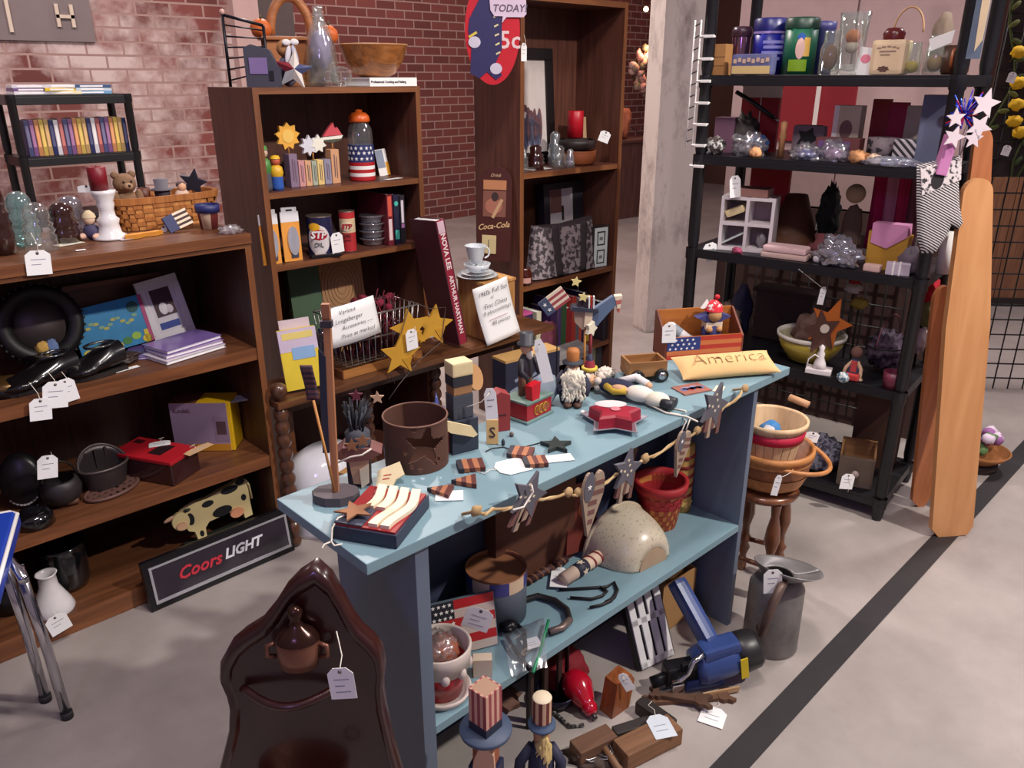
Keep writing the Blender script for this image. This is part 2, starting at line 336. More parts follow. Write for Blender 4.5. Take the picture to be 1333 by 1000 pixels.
# spool-leg bench
SPW = wood((66, 40, 28), (96, 60, 40), .35, 'Z', coat=.4)
o = T('spool_bench', 'long brown plank bench on turned spool legs before the middle bookcase', 'bench', (1.10, 2.265, 0))
MB().bx(0, 1.30, 0, .225, .532, .555, wood((78, 48, 30), (108, 68, 42), .38, 'X'), .004).build('seat', o)
b = MB().bx(.05, 1.28, .1, .125, .47, .532, SPW); b.build('apron', o)
def spool(z0, z1, n, r0=.017, r1=.026):
    p = []
    for i in range(n):
        h = (z1-z0)/n; z = z0+i*h
        for k in range(5): p.append((r0+(r1-r0)*math.sin(math.pi*k/4)**.7, z+h*k/4.001))
    return p
for i, (x, y) in enumerate([(.022, .03), (.022, .2), (.46, .195), (.80, .2), (1.27, .195)]):
    b = MB().lathe([(.0005, 0), (.014, .003), (.022, .016), (.022, .026), (.012, .04), (.02, .05), (.02, .1)]+spool(.1, .53, 9)+[(.015, .531), (.0005, .532)], SPW, None, 16)
    lg = b.build('leg', o, (x, y, 0))
    if i in (0,):
        MB().lathe([(.0005, .0), (.015, 0), (.012, .008), (.025, .018), (.029, .034), (.025, .05), (.012, .06), (.0005, .062)], SPW, None, 18).build('finial', lg, (0, 0, .555))
# the blue display shelf
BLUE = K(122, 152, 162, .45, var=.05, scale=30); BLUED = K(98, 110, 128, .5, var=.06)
o = T('display_shelf', 'blue painted open display shelf in the middle, crowded with patriotic ornaments', 'shelf', (.602, .985, 0))
MB().bx(0, 1.40, 0, .305, .773, .795, BLUE, .002).build('top', o)
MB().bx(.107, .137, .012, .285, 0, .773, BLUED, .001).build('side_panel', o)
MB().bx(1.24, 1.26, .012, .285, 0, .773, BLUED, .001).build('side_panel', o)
MB().bx(.137, 1.24, .012, .275, .33, .35, BLUE, .001).build('shelf', o)
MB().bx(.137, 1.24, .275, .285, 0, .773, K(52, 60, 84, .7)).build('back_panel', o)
TOPZ, MIDZ = .795, .35
# the black resin rack
RK = K(20, 19, 24, .42, var=.2); RA = math.atan2(-.991, .134)
RLEN, RDEP, RZ = .87, .42, [.09, .515, .92, 1.275, 1.555]
def rack(label, cat, loc, rz, LEN, DEP, Zs, post, lip=.035):
    o = T('resin_rack', label, cat, loc, rz)
    for z in Zs:
        b = MB().bx(-LEN, 0, 0, DEP, z-.008, z, RK)
        for y in (0, DEP-.02): b.bx(-LEN, 0, y, y+.02, z-lip, z-.008, RK, .003)
        for x in (-LEN, -.02): b.bx(x, x+.02, .02, DEP-.02, z-lip, z-.008, RK)
        n = 9
        for k in range(1, n): b.bx(-LEN+.02, -.02, DEP*k/n-.003, DEP*k/n+.003, z-.02, z-.008, RK)
        b.build('shelf', o)
    for x in (-LEN-.004, -.036):
        for y in (-.004, DEP-.036):
            b = MB()
            zs = [0]+Zs+([post] if post > Zs[-1]+.05 else [])
            for a, c in zip(zs[:-1], zs[1:]): b.lathe([(.017, a), (.022, a+.03), (.022, c-.045), (.026, c-.04), (.026, c+.001)], RK, TR((x+.02, y+.02, 0)), 12)
            b.build('post', o)
    return o
RACK0 = Vector((2.78, .939, 0))
rack('tall black plastic rack of five shelves at the right, loaded with glassware and toys', 'rack', RACK0, RA, RLEN, RDEP, RZ, 2.05)
def onrack(px, py, i):   # point on shelf i
    return at(px, py, RZ[i])
DV0 = aty(12, 150, 3.75)
# ================================================================== small builders used all over
def hp(n, p): return n*mpp(p)/.93
def ptag(px, py, base, label, w=24, h=30, roll=0., rz=None, tiltx=0., lines=2, cord=None, col=None, group=None, name='price_tag'):
    """paper price tag whose card centre shows at (px,py); base = point giving its distance; cord = point the string runs to"""
    c = atv(px, py, base); m = mpp(c); W, H = w*m, h*m
    o = T(name, label, 'price tag', c, 0, group, (tiltx, roll, FC if rz is None else rz))
    o.rotation_mode = 'XYZ'
    b = MB(); out = [(-W/2, -H/2), (W/2, -H/2), (W/2, H*.32), (W*.26, H/2), (-W*.26, H/2), (-W/2, H*.32)]
    b.prism(out, -.0004, .0004, col or PAPER, FRONT)
    for k in range(lines): b.bx(-W*.28, W*(.3-.2*(k % 2)), -.0009, -.0005, H*(.12-.2*k), H*(.14-.2*k), K(120, 120, 140, .9))
    b.cyl((0, -.0009, H*.38), (0, -.0002, H*.38), min(.004, W*.08), K(90, 80, 80), seg=8)
    b.build('card', o)
    if cord is not None:
        M = (Matrix.Translation(c) @ Euler((tiltx, roll, FC if rz is None else rz)).to_matrix().to_4x4()).inverted()
        e = M @ Vector(cord); a = Vector((0, -.001, H*.38)); mid = (a+e)/2+Vector((.006, -.004, -.004))
        MB().tube([a, a*.6+mid*.4+Vector((0, -.003, 0)), mid, mid*.4+e*.6, e], .0009, STRING, 6).build('string', o)
    return o
def lay(px, py, z, label, w, h, rz=0., col=None, name='price_tag', cat='price tag', pent=True, th=.0008, lines=2):
    p = at(px, py, z); m = mpp(p); W, H = w*m, h*m
    o = T(name, label, cat, p+Vector((0, 0, .0008)), rz)
    b = MB(); out = [(-W/2, -H/2), (W/2, -H/2), (W/2, H*.3), (W*.22, H/2), (-W*.22, H/2), (-W/2, H*.3)] if pent else [(-W/2, -H/2), (W/2, -H/2), (W/2, H/2), (-W/2, H/2)]
    b.prism(out, 0, th, col or PAPER)
    for k in range(lines): b.bx(-W*.3, W*.25, -H*.2+k*H*.22, -H*.17+k*H*.22, th, th+.0003, K(150, 150, 165, .9))
    b.build('card', o)
    if pent: MB().tube([(0, H*.42, th), (W*.1, H*.7, .002), (-W*.05, H*.95, .001), (W*.2, H*1.1, .001)], .0008, STRING, 6).build('string', o)
    return o
def book(name, label, cat, loc, w, h, t, cover, pages=PAPER, rz=0., rot=None, group=None, spine=None):
    """upright book: spine on -Y, width t along X, height along Z, depth w along +Y"""
    o = T(name, label, cat, loc, rz, group, rot)
    b = MB().bx(0, t*.1, 0, w, 0, h, cover).bx(t*.9, t, 0, w, 0, h, cover).bx(t*.1, t*.9, 0, .003, 0, h, spine or cover); b.build('cover', o)
    MB().bx(t*.1, t*.9, .003, w-.004, .003, h-.003, pages).build('pages', o)
    return o
def flatbook(name, label, cat, loc, w, d, t, cover, rz=0., group=None, pages=PAPER):
    o = T(name, label, cat, loc, rz, group)
    MB().bx(-w/2, w/2, -d/2, d/2, 0, t*.12, cover).bx(-w/2, w/2, -d/2, d/2, t*.88, t, cover).bx(-w/2, w/2, d/2-.003, d/2, t*.12, t*.88, cover).build('cover', o)
    MB().bx(-w/2+.003, w/2-.003, -d/2+.003, d/2-.004, t*.12, t*.88, pages).build('pages', o)
    return o
def bag(name, label, loc, r, m=BAG, amp=.35, fr=3.2, seed=0, cat='plastic bag', flat=-.6, inner=None, rz=0.):
    o = T(name, label, cat, loc, rz)
    z = r[2]*.62
    MB().lump((0, 0, z), r, m, amp, fr, 4, None, flat, seed).build('bag_film', o)
    if inner:
        MB().lump((0, 0, z*.8), (r[0]*.62, r[1]*.62, r[2]*.55), inner, .4, 3, 3, None, -.8, seed+5).build('contents', o)
    return o
def flagmat():
    return RED
def stripes(b, x0, x1, z0, z1, n, ma, mb_, y0, y1, vert=False, M=None):
    for k in range(n):
        m = ma if k % 2 == 0 else mb_
        if vert: b.bx(x0+(x1-x0)*k/n, x0+(x1-x0)*(k+1)/n, y0, y1, z0, z1, m, 0, M)
        else: b.bx(x0, x1, y0, y1, z0+(z1-z0)*k/n, z0+(z1-z0)*(k+1)/n, m, 0, M)
    return b
# ================================================================== far left: resin rack of film cases by the brick wall
p = aty(170, 125, 5.0)
rack('small black plastic rack of film cases behind the left bookcase, by the brick wall', 'rack', (p.x, 5.0, 0), 0, .62, .32, [.12, .47, .82, 1.145, 1.46], 1.46, .05)
DV = [(70, 76, 120), (190, 164, 80), (80, 110, 150), (206, 206, 212), (50, 44, 60), (120, 80, 130), (96, 140, 190), (176, 146, 96), (150, 80, 84), (90, 130, 110), (186, 128, 84), (96, 84, 150), (30, 40, 90), (200, 200, 190)]
x = p.x-.56; random.seed(3)
for k in range(22):
    t = .024; c = DV[(k*5+k//4) % 14]; h = .188+random.uniform(-.004, .004)
    o = T('film_case', ['navy', 'mustard', 'steel blue', 'off-white', 'dark grey', 'plum', 'light blue', 'tan', 'rose', 'sage green', 'copper', 'violet', 'dark navy', 'stone'][(k*5+k//4) % 14]+' film case, number %d from the left in the row on black rack' % (k+1), 'film case', (x, 5.045, 1.146), 0, 'film cases on the black rack shelf')
    MB().bx(0, t-.002, 0, .135, 0, h, K(*c, .4), .002).build('case', o); MB().bx(.004, t-.006, -.0006, 0, h*.25, h*.85, K(min(255, c[0]+60), min(255, c[1]+50), min(255, c[2]+40), .5)).build('spine_title', o)
    x += t
for i, (px, lab, cs) in enumerate([(32, 'leftmost white and purple stack on the black rack', [(225, 225, 230), (110, 80, 130), (210, 210, 220)]), (80, 'central yellow and white stack on the black rack', [(235, 228, 190), (226, 196, 60), (235, 235, 235)]), (130, 'rightmost pale blue stack on the black rack', [(110, 160, 200), (200, 215, 225), (60, 90, 130)])]):
    q = at(px, 122, 1.462)
    for j, c in enumerate(cs):
        o = T('film_case', ['lowest', 'middle', 'topmost'][j]+' flat film case of the '+lab, 'film case', (q.x-.02, 5.12, 1.461+j*.0165), random.uniform(-.08, .08))
        MB().bx(-.095, .095, -.067, .067, 0, .016, K(*c, .4), .002).build('case', o); MB().bx(-.07, .05, -.0676, -.067, .004, .012, K(250, 250, 250, .6)).build('spine_title', o)
# ================================================================== left bookcase, top (z 1.106)
Z = 1.107
def insulator(label, px, py, wpx, hpx, m, rings=3, z=Z):
    q = at(px, py, z); r = wpx*mpp(q)/2; h = hp(hpx, q)*.95
    pr = [(r*.92, 0), (r*.95, h*.3), (r*.82, h*.36), (r*.98, h*.42), (r*.8, h*.5), (r*.88, h*.56), (r*.66, h*.62), (r*.78, h*.72), (r*.7, h*.86), (r*.5, h*.96), (r*.2, h), (.0005, h)]
    return S('glass_insulator', label, 'insulator', MB().lathe([(.0005, 0)]+pr, m, None, 24), q)
BRGL = K(48, 22, 18, .08, coat=1.)
insulator('dark brown glazed insulator at the far left of the low bookcase top', 6, 330, 34, 88, BRGL)
insulator('aqua glass insulator with teal crown behind the clear one', 35, 318, 40, 66, AQUA)
insulator('clear glass insulator behind the hanging price tag', 56, 326, 42, 60, GLASS)
insulator('short dark brown glazed insulator right of the clear one', 87, 315, 38, 50, BRGL)
insulator('grey clear glass insulator behind the short brown one', 97, 303, 40, 46, clear(190, 185, 195, .25, .06, .2))
q = at(145, 310, Z); o = T('candlestick', 'white glazed turned candlestick before the basket', 'candlestick', q); m = mpp(q); H = hp(57, q)
MB().lathe([(.0005, 0), (22*m, 0), (22*m, .006), (14*m, H*.12), (12*m, H*.3), (14*m, H*.4), (10*m, H*.46), (9*m, H*.6), (11*m, H*.72), (10*m, H*.78), (14*m, H*.92), (15*m, H), (.0005, H)], K(225, 222, 222, .15, coat=.8), None, 28).build('stem', o)
o2 = T('candle', 'dark red pillar candle on the white candlestick', 'candle', q+Vector((-.008, 0, H+.001)))
MB().lathe([(.0005, 0), (11*m, 0), (11*m, hp(26, q)), (9*m, hp(27, q)), (.0005, hp(25, q))], K(120, 16, 30, .45), None, 24).build('wax', o2); MB().cyl((0, 0, hp(25, q)), (.001, 0, hp(28, q)), .001, BLACK, seg=6).build('wick', o2)
ptag(113, 246, q+Vector((-.03, 0, 0)), 'pale price tag sticking out beside the red candle', 24, 9, 0, lines=0)
# honey basket
q = at(206, 297, Z); q.y = 2.655; q.x = .975
def weave_basket(o, L, D, H, m1, m2, flare=1.14, band=None, handle=False, wl=.012):
    n = 64
    def pt(a, z, k): 
        f = 1+(flare-1)*z/H; e = 3.2
        ca, sa = math.cos(a), math.sin(a)
        return ((L/2)*f*math.copysign(abs(ca)**(2/e), ca)*k, (D/2)*f*math.copysign(abs(sa)**(2/e), sa)*k, z)
    b = MB(); rows = max(3, int(H/wl))
    for j in range(rows):
        z0, z1 = H*j/rows, H*(j+1)/rows
        for i in range(n):
            w_ = .985 if (i//2+j) % 2 else 1.02
            a0, a1 = 2*math.pi*i/n, 2*math.pi*(i+1)/n
            vs = [pt(a0, z0, w_), pt(a1, z0, w_), pt(a1, z1-.001, w_), pt(a0, z1-.001, w_), pt(a0, z0, .95), pt(a1, z0, .95), pt(a1, z1, .95), pt(a0, z1, .95)]
            b.add(vs, [(0, 1, 2, 3), (5, 4, 7, 6), (3, 2, 6, 7), (4, 5, 1, 0)], m1 if (i//2+j) % 2 else m2)
    b.add([pt(2*math.pi*i/n, .002, .98) for i in range(n)], [tuple(range(n))], m2)
    b.build('woven_body', o)
    r = MB(); hb = H*.22
    for i in range(n):
        a0, a1 = 2*math.pi*i/n, 2*math.pi*(i+1)/n
        vs = [pt(a0, H-hb*.6, 1.04), pt(a1, H-hb*.6, 1.04), pt(a1, H+hb*.4, 1.04), pt(a0, H+hb*.4, 1.04), pt(a0, H-hb*.6, .94), pt(a1, H-hb*.6, .94), pt(a1, H+hb*.4, .94), pt(a0, H+hb*.4, .94)]
        r.add(vs, [(0, 1, 2, 3), (5, 4, 7, 6), (3, 2, 6, 7), (4, 5, 1, 0)], band or m2)
    r.build('rim', o)
HON = wood((176, 112, 56), (206, 146, 82), .5, 'Z', 2); HON2 = wood((150, 90, 42), (182, 118, 62), .5, 'Z', 2)
o = T('woven_basket', 'long honey-coloured woven basket on top of the low left bookcase', 'basket', q, R(2)); weave_basket(o, .315, .15, .09, HON, HON2, 1.08)
bq = q
o = T('teddy_bear', 'brown plush teddy bear sitting in the honey basket', 'teddy bear', (bq.x-.11, bq.y-.01, Z+.045)); FUR = K(126, 96, 72, .95, var=.25, scale=60, bump=.6)
b = MB().ell((0, 0, .035), (.035, .032, .04), FUR).ell((0, -.005, .092), (.034, .031, .031), FUR).ell((-.024, 0, .118), .012, FUR).ell((.026, 0, .117), .012, FUR).ell((-.035, -.01, .045), (.013, .015, .028), FUR).ell((.036, -.01, .045), (.013, .015, .028), FUR).ell((.0, -.034, .086), (.014, .012, .011), K(160, 128, 98, .9)); b.build('body', o)
MB().ell((-.011, -.034, .1), .0035, BLACK).ell((.011, -.034, .1), .0035, BLACK).ell((0, -.046, .089), .004, BLACK).build('face', o)
o = T('top_hat_ornament', 'grey top hat figure poking out of the honey basket', 'ornament', (bq.x+.005, bq.y, Z+.07), R(8))
MB().lathe([(.0005, 0), (.022, 0), (.024, .035), (.0005, .036)], K(60, 50, 60, .7), None, 20).build('head', o); MB().lathe([(.0005, .036), (.034, .036), (.034, .04), (.02, .042), (.022, .07), (.0005, .072)], K(96, 92, 100, .7), None, 20).build('hat', o)
S('brown_cup', 'small brown cup tucked in the honey basket beside the grey top hat', 'cup', MB().shell([(.016, 0), (.02, .045)], .003, K(96, 50, 34, .5)), (bq.x-.045, bq.y+.02, Z+.07))
o = T('star_ornament', 'navy wooden star standing in the right end of the honey basket', 'ornament', (bq.x+.11, bq.y, Z+.12), 0, None, (R(10), R(14), FC)); MB().prism(star(5, .047, .022), -.005, .005, K(36, 36, 52, .6), FRONT).build('star', o); MB().bx(-.004, .004, -.003, .003, -.085, -.02, K(150, 110, 70)).build('stick', o)
o = T('rag_doll', 'cream cloth doll slumped in the honey basket below the navy star', 'doll', (bq.x+.06, bq.y-.02, Z+.058))
MB().ell((0, 0, .02), (.026, .02, .03), K(206, 180, 160, .9)).ell((0, -.004, .055), (.014, .013, .015), SKIN).build('body', o); MB().ell((0, .001, .062), (.016, .014, .011), K(90, 70, 70, .9)).build('hair', o)
# small things along the front of the top
q = at(121, 311, Z); o = T('seated_figurine', 'small seated cream-hatted figurine left of the white candlestick', 'figurine', q, FC)
MB().ell((0, 0, .022), (.024, .018, .024), K(70, 64, 96, .7)).ell((-.02, -.014, .01), (.01, .018, .009), K(210, 170, 150, .8)).ell((.02, -.014, .01), (.01, .018, .009), K(210, 170, 150, .8)).build('body', o)
MB().ell((0, -.002, .058), (.017, .016, .018), K(222, 190, 160, .8)).build('head', o); MB().lathe([(.019, .062), (.016, .072), (.006, .082), (.0005, .083)], K(206, 186, 150, .8)).build('hat', o)
o = S('wooden_cutout', 'orange wooden cut-out lying flat before the honey basket', 'ornament', MB().prism([(-.06, -.01), (-.02, -.02), (.0, -.008), (.03, -.018), (.06, -.004), (.05, .012), (.015, .006), (-.02, .016), (-.05, .01)], 0, .012, K(196, 130, 40, .6)), at(187, 308, Z), R(8))
q = at(236, 301, Z); o = T('flag_block', 'small navy and cream striped wooden flag block on the low bookcase top', 'ornament', q, R(-12), None, (R(-20), R(-18), R(0)))
o.location.z += .008
b = MB().bx(-.035, -.003, -.006, .006, 0, .05, K(40, 48, 92, .6)); b.build('star_field', o); b = MB(); stripes(b, -.003, .042, 0, .05, 7, FLAGW, K(64, 40, 40, .7), -.006, .006); b.build('stripes', o)
ptag(215, 297, q+Vector((0, -.01, 0)), 'small white string tag tied to the navy striped flag block', 22, 7, R(-50), lines=0)
q = at(273, 297, Z); o = T('painted_cup', 'cup with navy rim and red and cream panels at the right end of the top', 'cup', q, R(20)); b = MB()
for k in range(6): b.lathe([(.0005, 0), (.026, 0), (.032, .056)], [K(110, 40, 40), K(214, 188, 160)][k % 2], None, 4, True, 1, 1, 60*k, 60*k+60)
b.build('body', o); MB().shell([(.036, .05), (.037, .074)], .004, K(36, 44, 100, .5)).build('rim', o)
bag('crumpled_cellophane', 'crumpled clear cellophane at the right corner of the low bookcase top', at(300, 303, Z), (.034, .03, .014), BAG, .5, 3, 4, 'wrapper')
lay(90, 318, Z, 'cream paper slip lying before the short brown insulator', 34, 16, R(15), K(225, 222, 200), 'paper_slip', 'paper', False)
lay(105, 326, Z, 'tiny white paper scrap near the front edge below the figurine', 12, 6, R(0), None, 'paper_scrap', 'paper', False, lines=0)
lay(170, 311, Z, 'pale grey paper strip lying before the candlestick foot', 28, 9, R(10), K(200, 190, 196), 'paper_strip', 'paper', False, lines=0)
E1 = Vector((.43, 2.304, 1.10))
e = aty(38, 320, 2.33); ptag(50, 342, aty(50, 342, 2.304), 'white price tag hanging over the front of the low bookcase top', 30, 32, R(4), 0, cord=aty(40, 303, 2.30))
# ================================================================== left bookcase, upper shelf (z .74)
Z = .741
q = at(60, 488, Z); q.y = 2.52
o = T('rubber_wheel', 'black rubber wheel leaning at the back of the left bookcase', 'wheel', (q.x+.03, 2.60, Z+.127), 0, None, (R(-12), 0, R(-2)))
b = MB().lathe([(.075, -.022), (.1, -.026), (.115, -.02), (.118, 0), (.115, .02), (.1, .026), (.075, .022), (.072, 0), (.075, -.022)], K(22, 20, 22, .5, bump=.4), FRONT, 40)
for k in range(36): b.box((.117*math.cos(R(k*10)), 0, .117*math.sin(R(k*10))), (.006, .04, .007), K(20, 18, 20, .6), 0, (0, -R(k*10), 0))
b.build('tyre', o); MB().lathe([(.0005, -.012), (.03, -.014), (.05, -.004), (.074, -.008), (.074, .006), (.0005, .006)], K(86, 76, 74, .5, .5), FRONT, 30).build('hub', o)
o = S('folded_scarf', 'small blue and yellow cloth hung on the black rubber wheel', 'cloth', MB().lump((-.012, 0, 0), (.018, .009, .02), K(196, 158, 80, .9), .3, 3, 3).lump((.012, 0, -.004), (.016, .009, .026), K(100, 120, 160, .9), .3, 3, 3), aty(62, 452, 2.475))
LEA = K(18, 16, 18, .22, coat=.6)
def shoe(label, px, py, rz, m, L=.26, z=Z):
    q = at(px, py, z); q.y = min(q.y, 2.41); o = T('leather_shoe', label, 'shoe', q, rz); h = .075
    def f(u, v):
        t = u; a = v*math.pi*2
        wd = .036+.012*math.sin(t*math.pi)+(.008 if t > .6 else 0)-(.03*max(0, t-.86)/.14)
        hh = h*(1-.55*min(1, max(0, (t-.25)/.5)))*(1-.5*max(0, t-.85)/.15)
        return (wd*math.cos(a), -L/2+L*t, .012+hh*.5+hh*.5*math.sin(a))
    MB().grid(f, 16, 16, m).add([f(0, j/16) for j in range(16)], [tuple(range(16))], m).add([f(1, j/16) for j in range(16)], [tuple(range(16))], m).build('upper', o)
    out = [(.036*math.cos(R(a))*1.05, L/2*math.sin(R(a))*1.02) for a in range(0, 360, 15)]
    MB().prism(out, 0, .014, K(30, 24, 22, .6)).bx(-.03, .03, -L/2-.002, -L/2+.07, 0, .012, K(30, 24, 22, .6)).build('sole', o)
    MB().lathe([(.03, 0), (.031, .006), (.026, .006), (.026, 0)], m, TR((0, -L/2+.055, h+.008)), 20, True, 1, 1.5).build('collar', o)
    return o
shoe('shiny black leather shoe lying before the rubber wheel', 38, 490, R(100), LEA, .2)
shoe('black leather shoe behind the two price tags on the upper shelf', 112, 478, R(100), K(20, 18, 20, .3, coat=.3), .16)
o = T('round_tin', 'round black tin with brass lid at the left end of the upper shelf', 'tin', at(10, 512, Z)); MB().lathe([(.0005, 0), (.05, 0), (.05, .03), (.0005, .03)], BLACK, None, 28).build('body', o); MB().lathe([(.052, .024), (.052, .036), (.03, .04), (.0005, .041)], K(96, 70, 36, .35, .6), None, 28).build('lid', o)
# turquoise picture leaning on a wooden tray
o = T('wooden_tray', 'brown wooden tray leaning against the back of the left bookcase', 'tray', (.80, 2.68, Z+.004), 0, None, (R(-12), 0, 0))
MB().bx(-.15, .15, .0, .008, .0, .2, wood((92, 54, 38), (112, 66, 44), .4, 'X')).build('base', o)
for a in ((-.15, .15, .185, .2), (-.15, .15, 0, .015), (-.15, -.135, .015, .185), (.135, .15, .015, .185)): MB().bx(a[0], a[1], -.02, 0, a[2], a[3], wood((120, 66, 46), (140, 82, 56), .4, 'X')).build('side', o)
P1 = aty(140, 432, 2.55)
o = T('picture_board', 'bright turquoise picture board of fish and weeds propped on the wooden tray', 'picture', (P1.x+.03, 2.56, Z+.014), R(6), None, (R(-14), R(-4), R(2)))
MB().bx(-.11, .11, 0, .006, .0, .15, K(24, 128, 176, .45, var=.3, scale=30)).build('board', o)
b = MB()
for k in range(7): b.prism([(x*.5+(-.09+.03*k), y*.24+.012+.008*(k % 3)) for x, y in circ(10, .03, .05)], .0, .0012, K(*[(214, 190, 40), (60, 130, 60), (150, 190, 60)][k % 3], .5), FRONT)
for k in range(12): b.prism([(x+(-.07+.013*k), y+.085+.012*math.sin(k*1.2)) for x, y in circ(8, .009, .005)], .0, .0014, K(*[(180, 176, 90), (130, 170, 130)][k % 2], .5), FRONT)
b.bx(.098, .11, -.0012, 0, .0, .15, K(170, 60, 110, .5)).bx(.085, .098, -.0012, 0, 0, .04, K(214, 190, 40, .5)).prism([(x+.075, y+.118) for x, y in circ(12, .018)], 0, .0013, K(20, 80, 80), FRONT)
b.build('painted_fish', o)
# white frame
P1 = aty(232, 447, 2.57); o = T('photo_frame', 'white picture frame leaning on the upper shelf of the left bookcase', 'picture frame', (P1.x, 2.58, Z+.01), 0, None, (R(-14), R(-7), R(0))); W, H = .135, .2
b = MB()
for a in ((-W/2, W/2, 0, .022), (-W/2, W/2, H-.022, H), (-W/2, -W/2+.022, .022, H-.022), (W/2-.022, W/2, .022, H-.022)): b.bx(a[0], a[1], -.007, .007, a[2], a[3], K(220, 214, 216, .5), .002)
b.build('frame', o); MB().bx(-W/2+.022, W/2-.022, -.001, .004, .022, H-.022, K(210, 204, 208, .6)).build('mat_board', o)
b = MB().bx(-.032, .032, -.002, -.001, .075, .165, K(66, 36, 46, .6)).ell((-.006, -.003, .1), (.014, .001, .02), K(220, 214, 216)).ell((.012, -.003, .095), (.012, .001, .014), K(200, 190, 196)).bx(-.034, .03, -.002, -.001, .034, .056, K(44, 66, 140, .6)); b.build('print', o)
for i, (px, py, w, d, c, rz, lab, dz) in enumerate([(250, 464, .21, .15, (206, 198, 206), 12, 'white-edged magazine at the bottom of the purple stack', 0), (250, 462, .2, .15, (150, 120, 170), 9, 'lilac magazine in the middle of the purple stack', .012), (248, 461, .2, .145, (120, 96, 160), 14, 'glossy purple magazine on top of the stack before the white frame', .024)]):
    q = at(px, py, Z); flatbook('magazine', lab, 'magazine', (q.x, q.y+.05, Z+.001+dz), w, .125, .011, K(*c, .2, coat=.4), R(rz))
q = at(192, 463, Z); flatbook('magazine', 'purple magazine lying askew left of the magazine stack', 'magazine', (q.x+.0, q.y+.03, Z+.001), .1, .13, .008, K(116, 92, 160, .3), R(-30))
bag('leather_gloves', 'brown leather gloves in a heap before the turquoise picture', at(152, 473, Z), (.075, .04, .018), K(50, 36, 32, .5, bump=.4), .4, 2.2, 2, 'gloves')
lay(165, 481, Z, 'white paper slip lying under the brown leather gloves', 32, 8, R(8), None, 'paper_slip', 'paper', False)
lay(105, 459, Z, 'pale blue paper slip below the turquoise picture', 34, 9, R(10), K(200, 214, 220), 'paper_slip', 'paper', False)
lay(205, 462, Z, 'white tag lying on the shelf beside the magazine stack', 22, 14, R(-25))
ptag(53, 533, aty(53, 533, 2.303), 'left white price tag hanging below the upper shelf edge', 26, 30, R(8), 0, cord=aty(38, 498, 2.33))
ptag(72, 514, aty(72, 514, 2.305), 'middle white price tag hanging below the upper shelf edge', 30, 36, R(10), 0, cord=aty(62, 484, 2.33))
ptag(88, 508, aty(88, 508, 2.309), 'right white price tag half behind the middle one at the shelf edge', 22, 32, R(-6), 0, cord=aty(80, 484, 2.33))
# ================================================================== left bookcase, third shelf (z .36)
Z = .361
q = at(22, 640, Z); o = T('iron_dish', 'black oval iron dish standing on edge at the left of the third shelf', 'dish', (q.x-.0, 2.50, Z+.087), 0, None, (R(-10), 0, R(-25)))
b = MB().lathe([(.0005, .012), (.05, .012), (.06, .0), (.07, -.012), (.076, -.012), (.074, .004), (.06, .022), (.0005, .022)], K(34, 32, 34, .35, .4), FRONT, 32, True, 1, 1.35); b.build('dish', o); o.scale = (.8, .8, .8)
MB().lathe([(.0005, .0), (.034, 0), (.036, -.008), (.03, -.01), (.0005, -.002)], K(90, 94, 98, .3, .6), FRONT @ TR((.0, -.04, 0)), 24, True, 1, .9).build('medallion', o)
b = MB()
for k in range(9): b.box((.062*math.cos(R(230+k*10)), -.012, .09*math.sin(R(230+k*10))), (.01, .006, .012), K(160, 158, 156, .5), .002, (0, -R(k*10-40), 0))
b.build('tooth_rim', o)
q = at(45, 680, Z); o = T('glass_bowl', 'shiny black glass bowl turned over at the left front of the third shelf', 'bowl', (q.x, 2.375, Z)); o.scale = (.8, .8, .8)
MB().lathe([(.0005, .05), (.03, .052), (.048, .05), (.062, .03), (.066, .0), (.0005, .0)], K(14, 13, 16, .06, coat=1.), None, 32).build('body', o)
q = at(78, 648, Z); o = T('iron_pot', 'small dark iron pot behind the black glass bowl', 'pot', (q.x, 2.45, Z)); MB().shell([(.03, 0), (.052, .02), (.058, .05), (.05, .075), (.045, .08)], .004, K(48, 42, 44, .5, .3)).build('body', o)
MB().tube([(.05*math.cos(R(a)), 0, .075+.06*math.sin(R(a))) for a in range(0, 181, 15)], .003, IRON).build('handle', o)
ptag(62, 608, aty(62, 612, 2.39), 'white price tag tied to the small dark iron pot', 24, 32, R(10), 0, cord=aty(66, 588, 2.43))
q = at(135, 622, Z); o = T('iron_basket', 'dark cast iron coal basket with a raised back rim', 'basket', (q.x-.01, 2.465, Z), R(10)); o.scale = (.9, .9, .9)
def f(u, v):
    a = u*2*math.pi; k = .8+.24*v; up = .085+.055*max(0, math.sin(a))**1.2
    return (.078*k*math.cos(a), .055*k*math.sin(a), v*up)
MB().grid(f, 36, 6, K(62, 54, 54, .4, .4), None, .004).add([f(i/36, .03) for i in range(36)], [tuple(range(36))], K(40, 34, 34)).build('body', o)
b = MB().tube([(.0805*math.cos(a*.1745), .0565*math.sin(a*.1745), .085+.055*max(0, math.sin(a*.1745))**1.2) for a in range(36)], .005, K(84, 74, 72, .4, .5), 8, None, True); b.build('rim', o)
b = MB()
for k in (-1, 0, 1): b.bx(k*.035-.004, k*.035+.004, .042, .048, .06, .125, K(70, 60, 60, .4, .4))
b.build('back_bar', o)
q = at(100, 656, Z); S('wooden_horseshoe', 'brown horseshoe shaped block lying at the shelf front', 'horseshoe', MB().tube([(.045*math.cos(R(a)), .04*math.sin(R(a)), .012) for a in range(-30, 211, 12)], .011, K(92, 58, 42, .6), 8), (q.x, q.y+.045, Z), R(70))
q = at(153, 645, Z); o = T('iron_trivet', 'flat brown pierced iron trivet lying on the third shelf', 'trivet', (q.x, q.y+.045, Z+.006), R(20)); TRV = K(96, 66, 58, .6, .2)
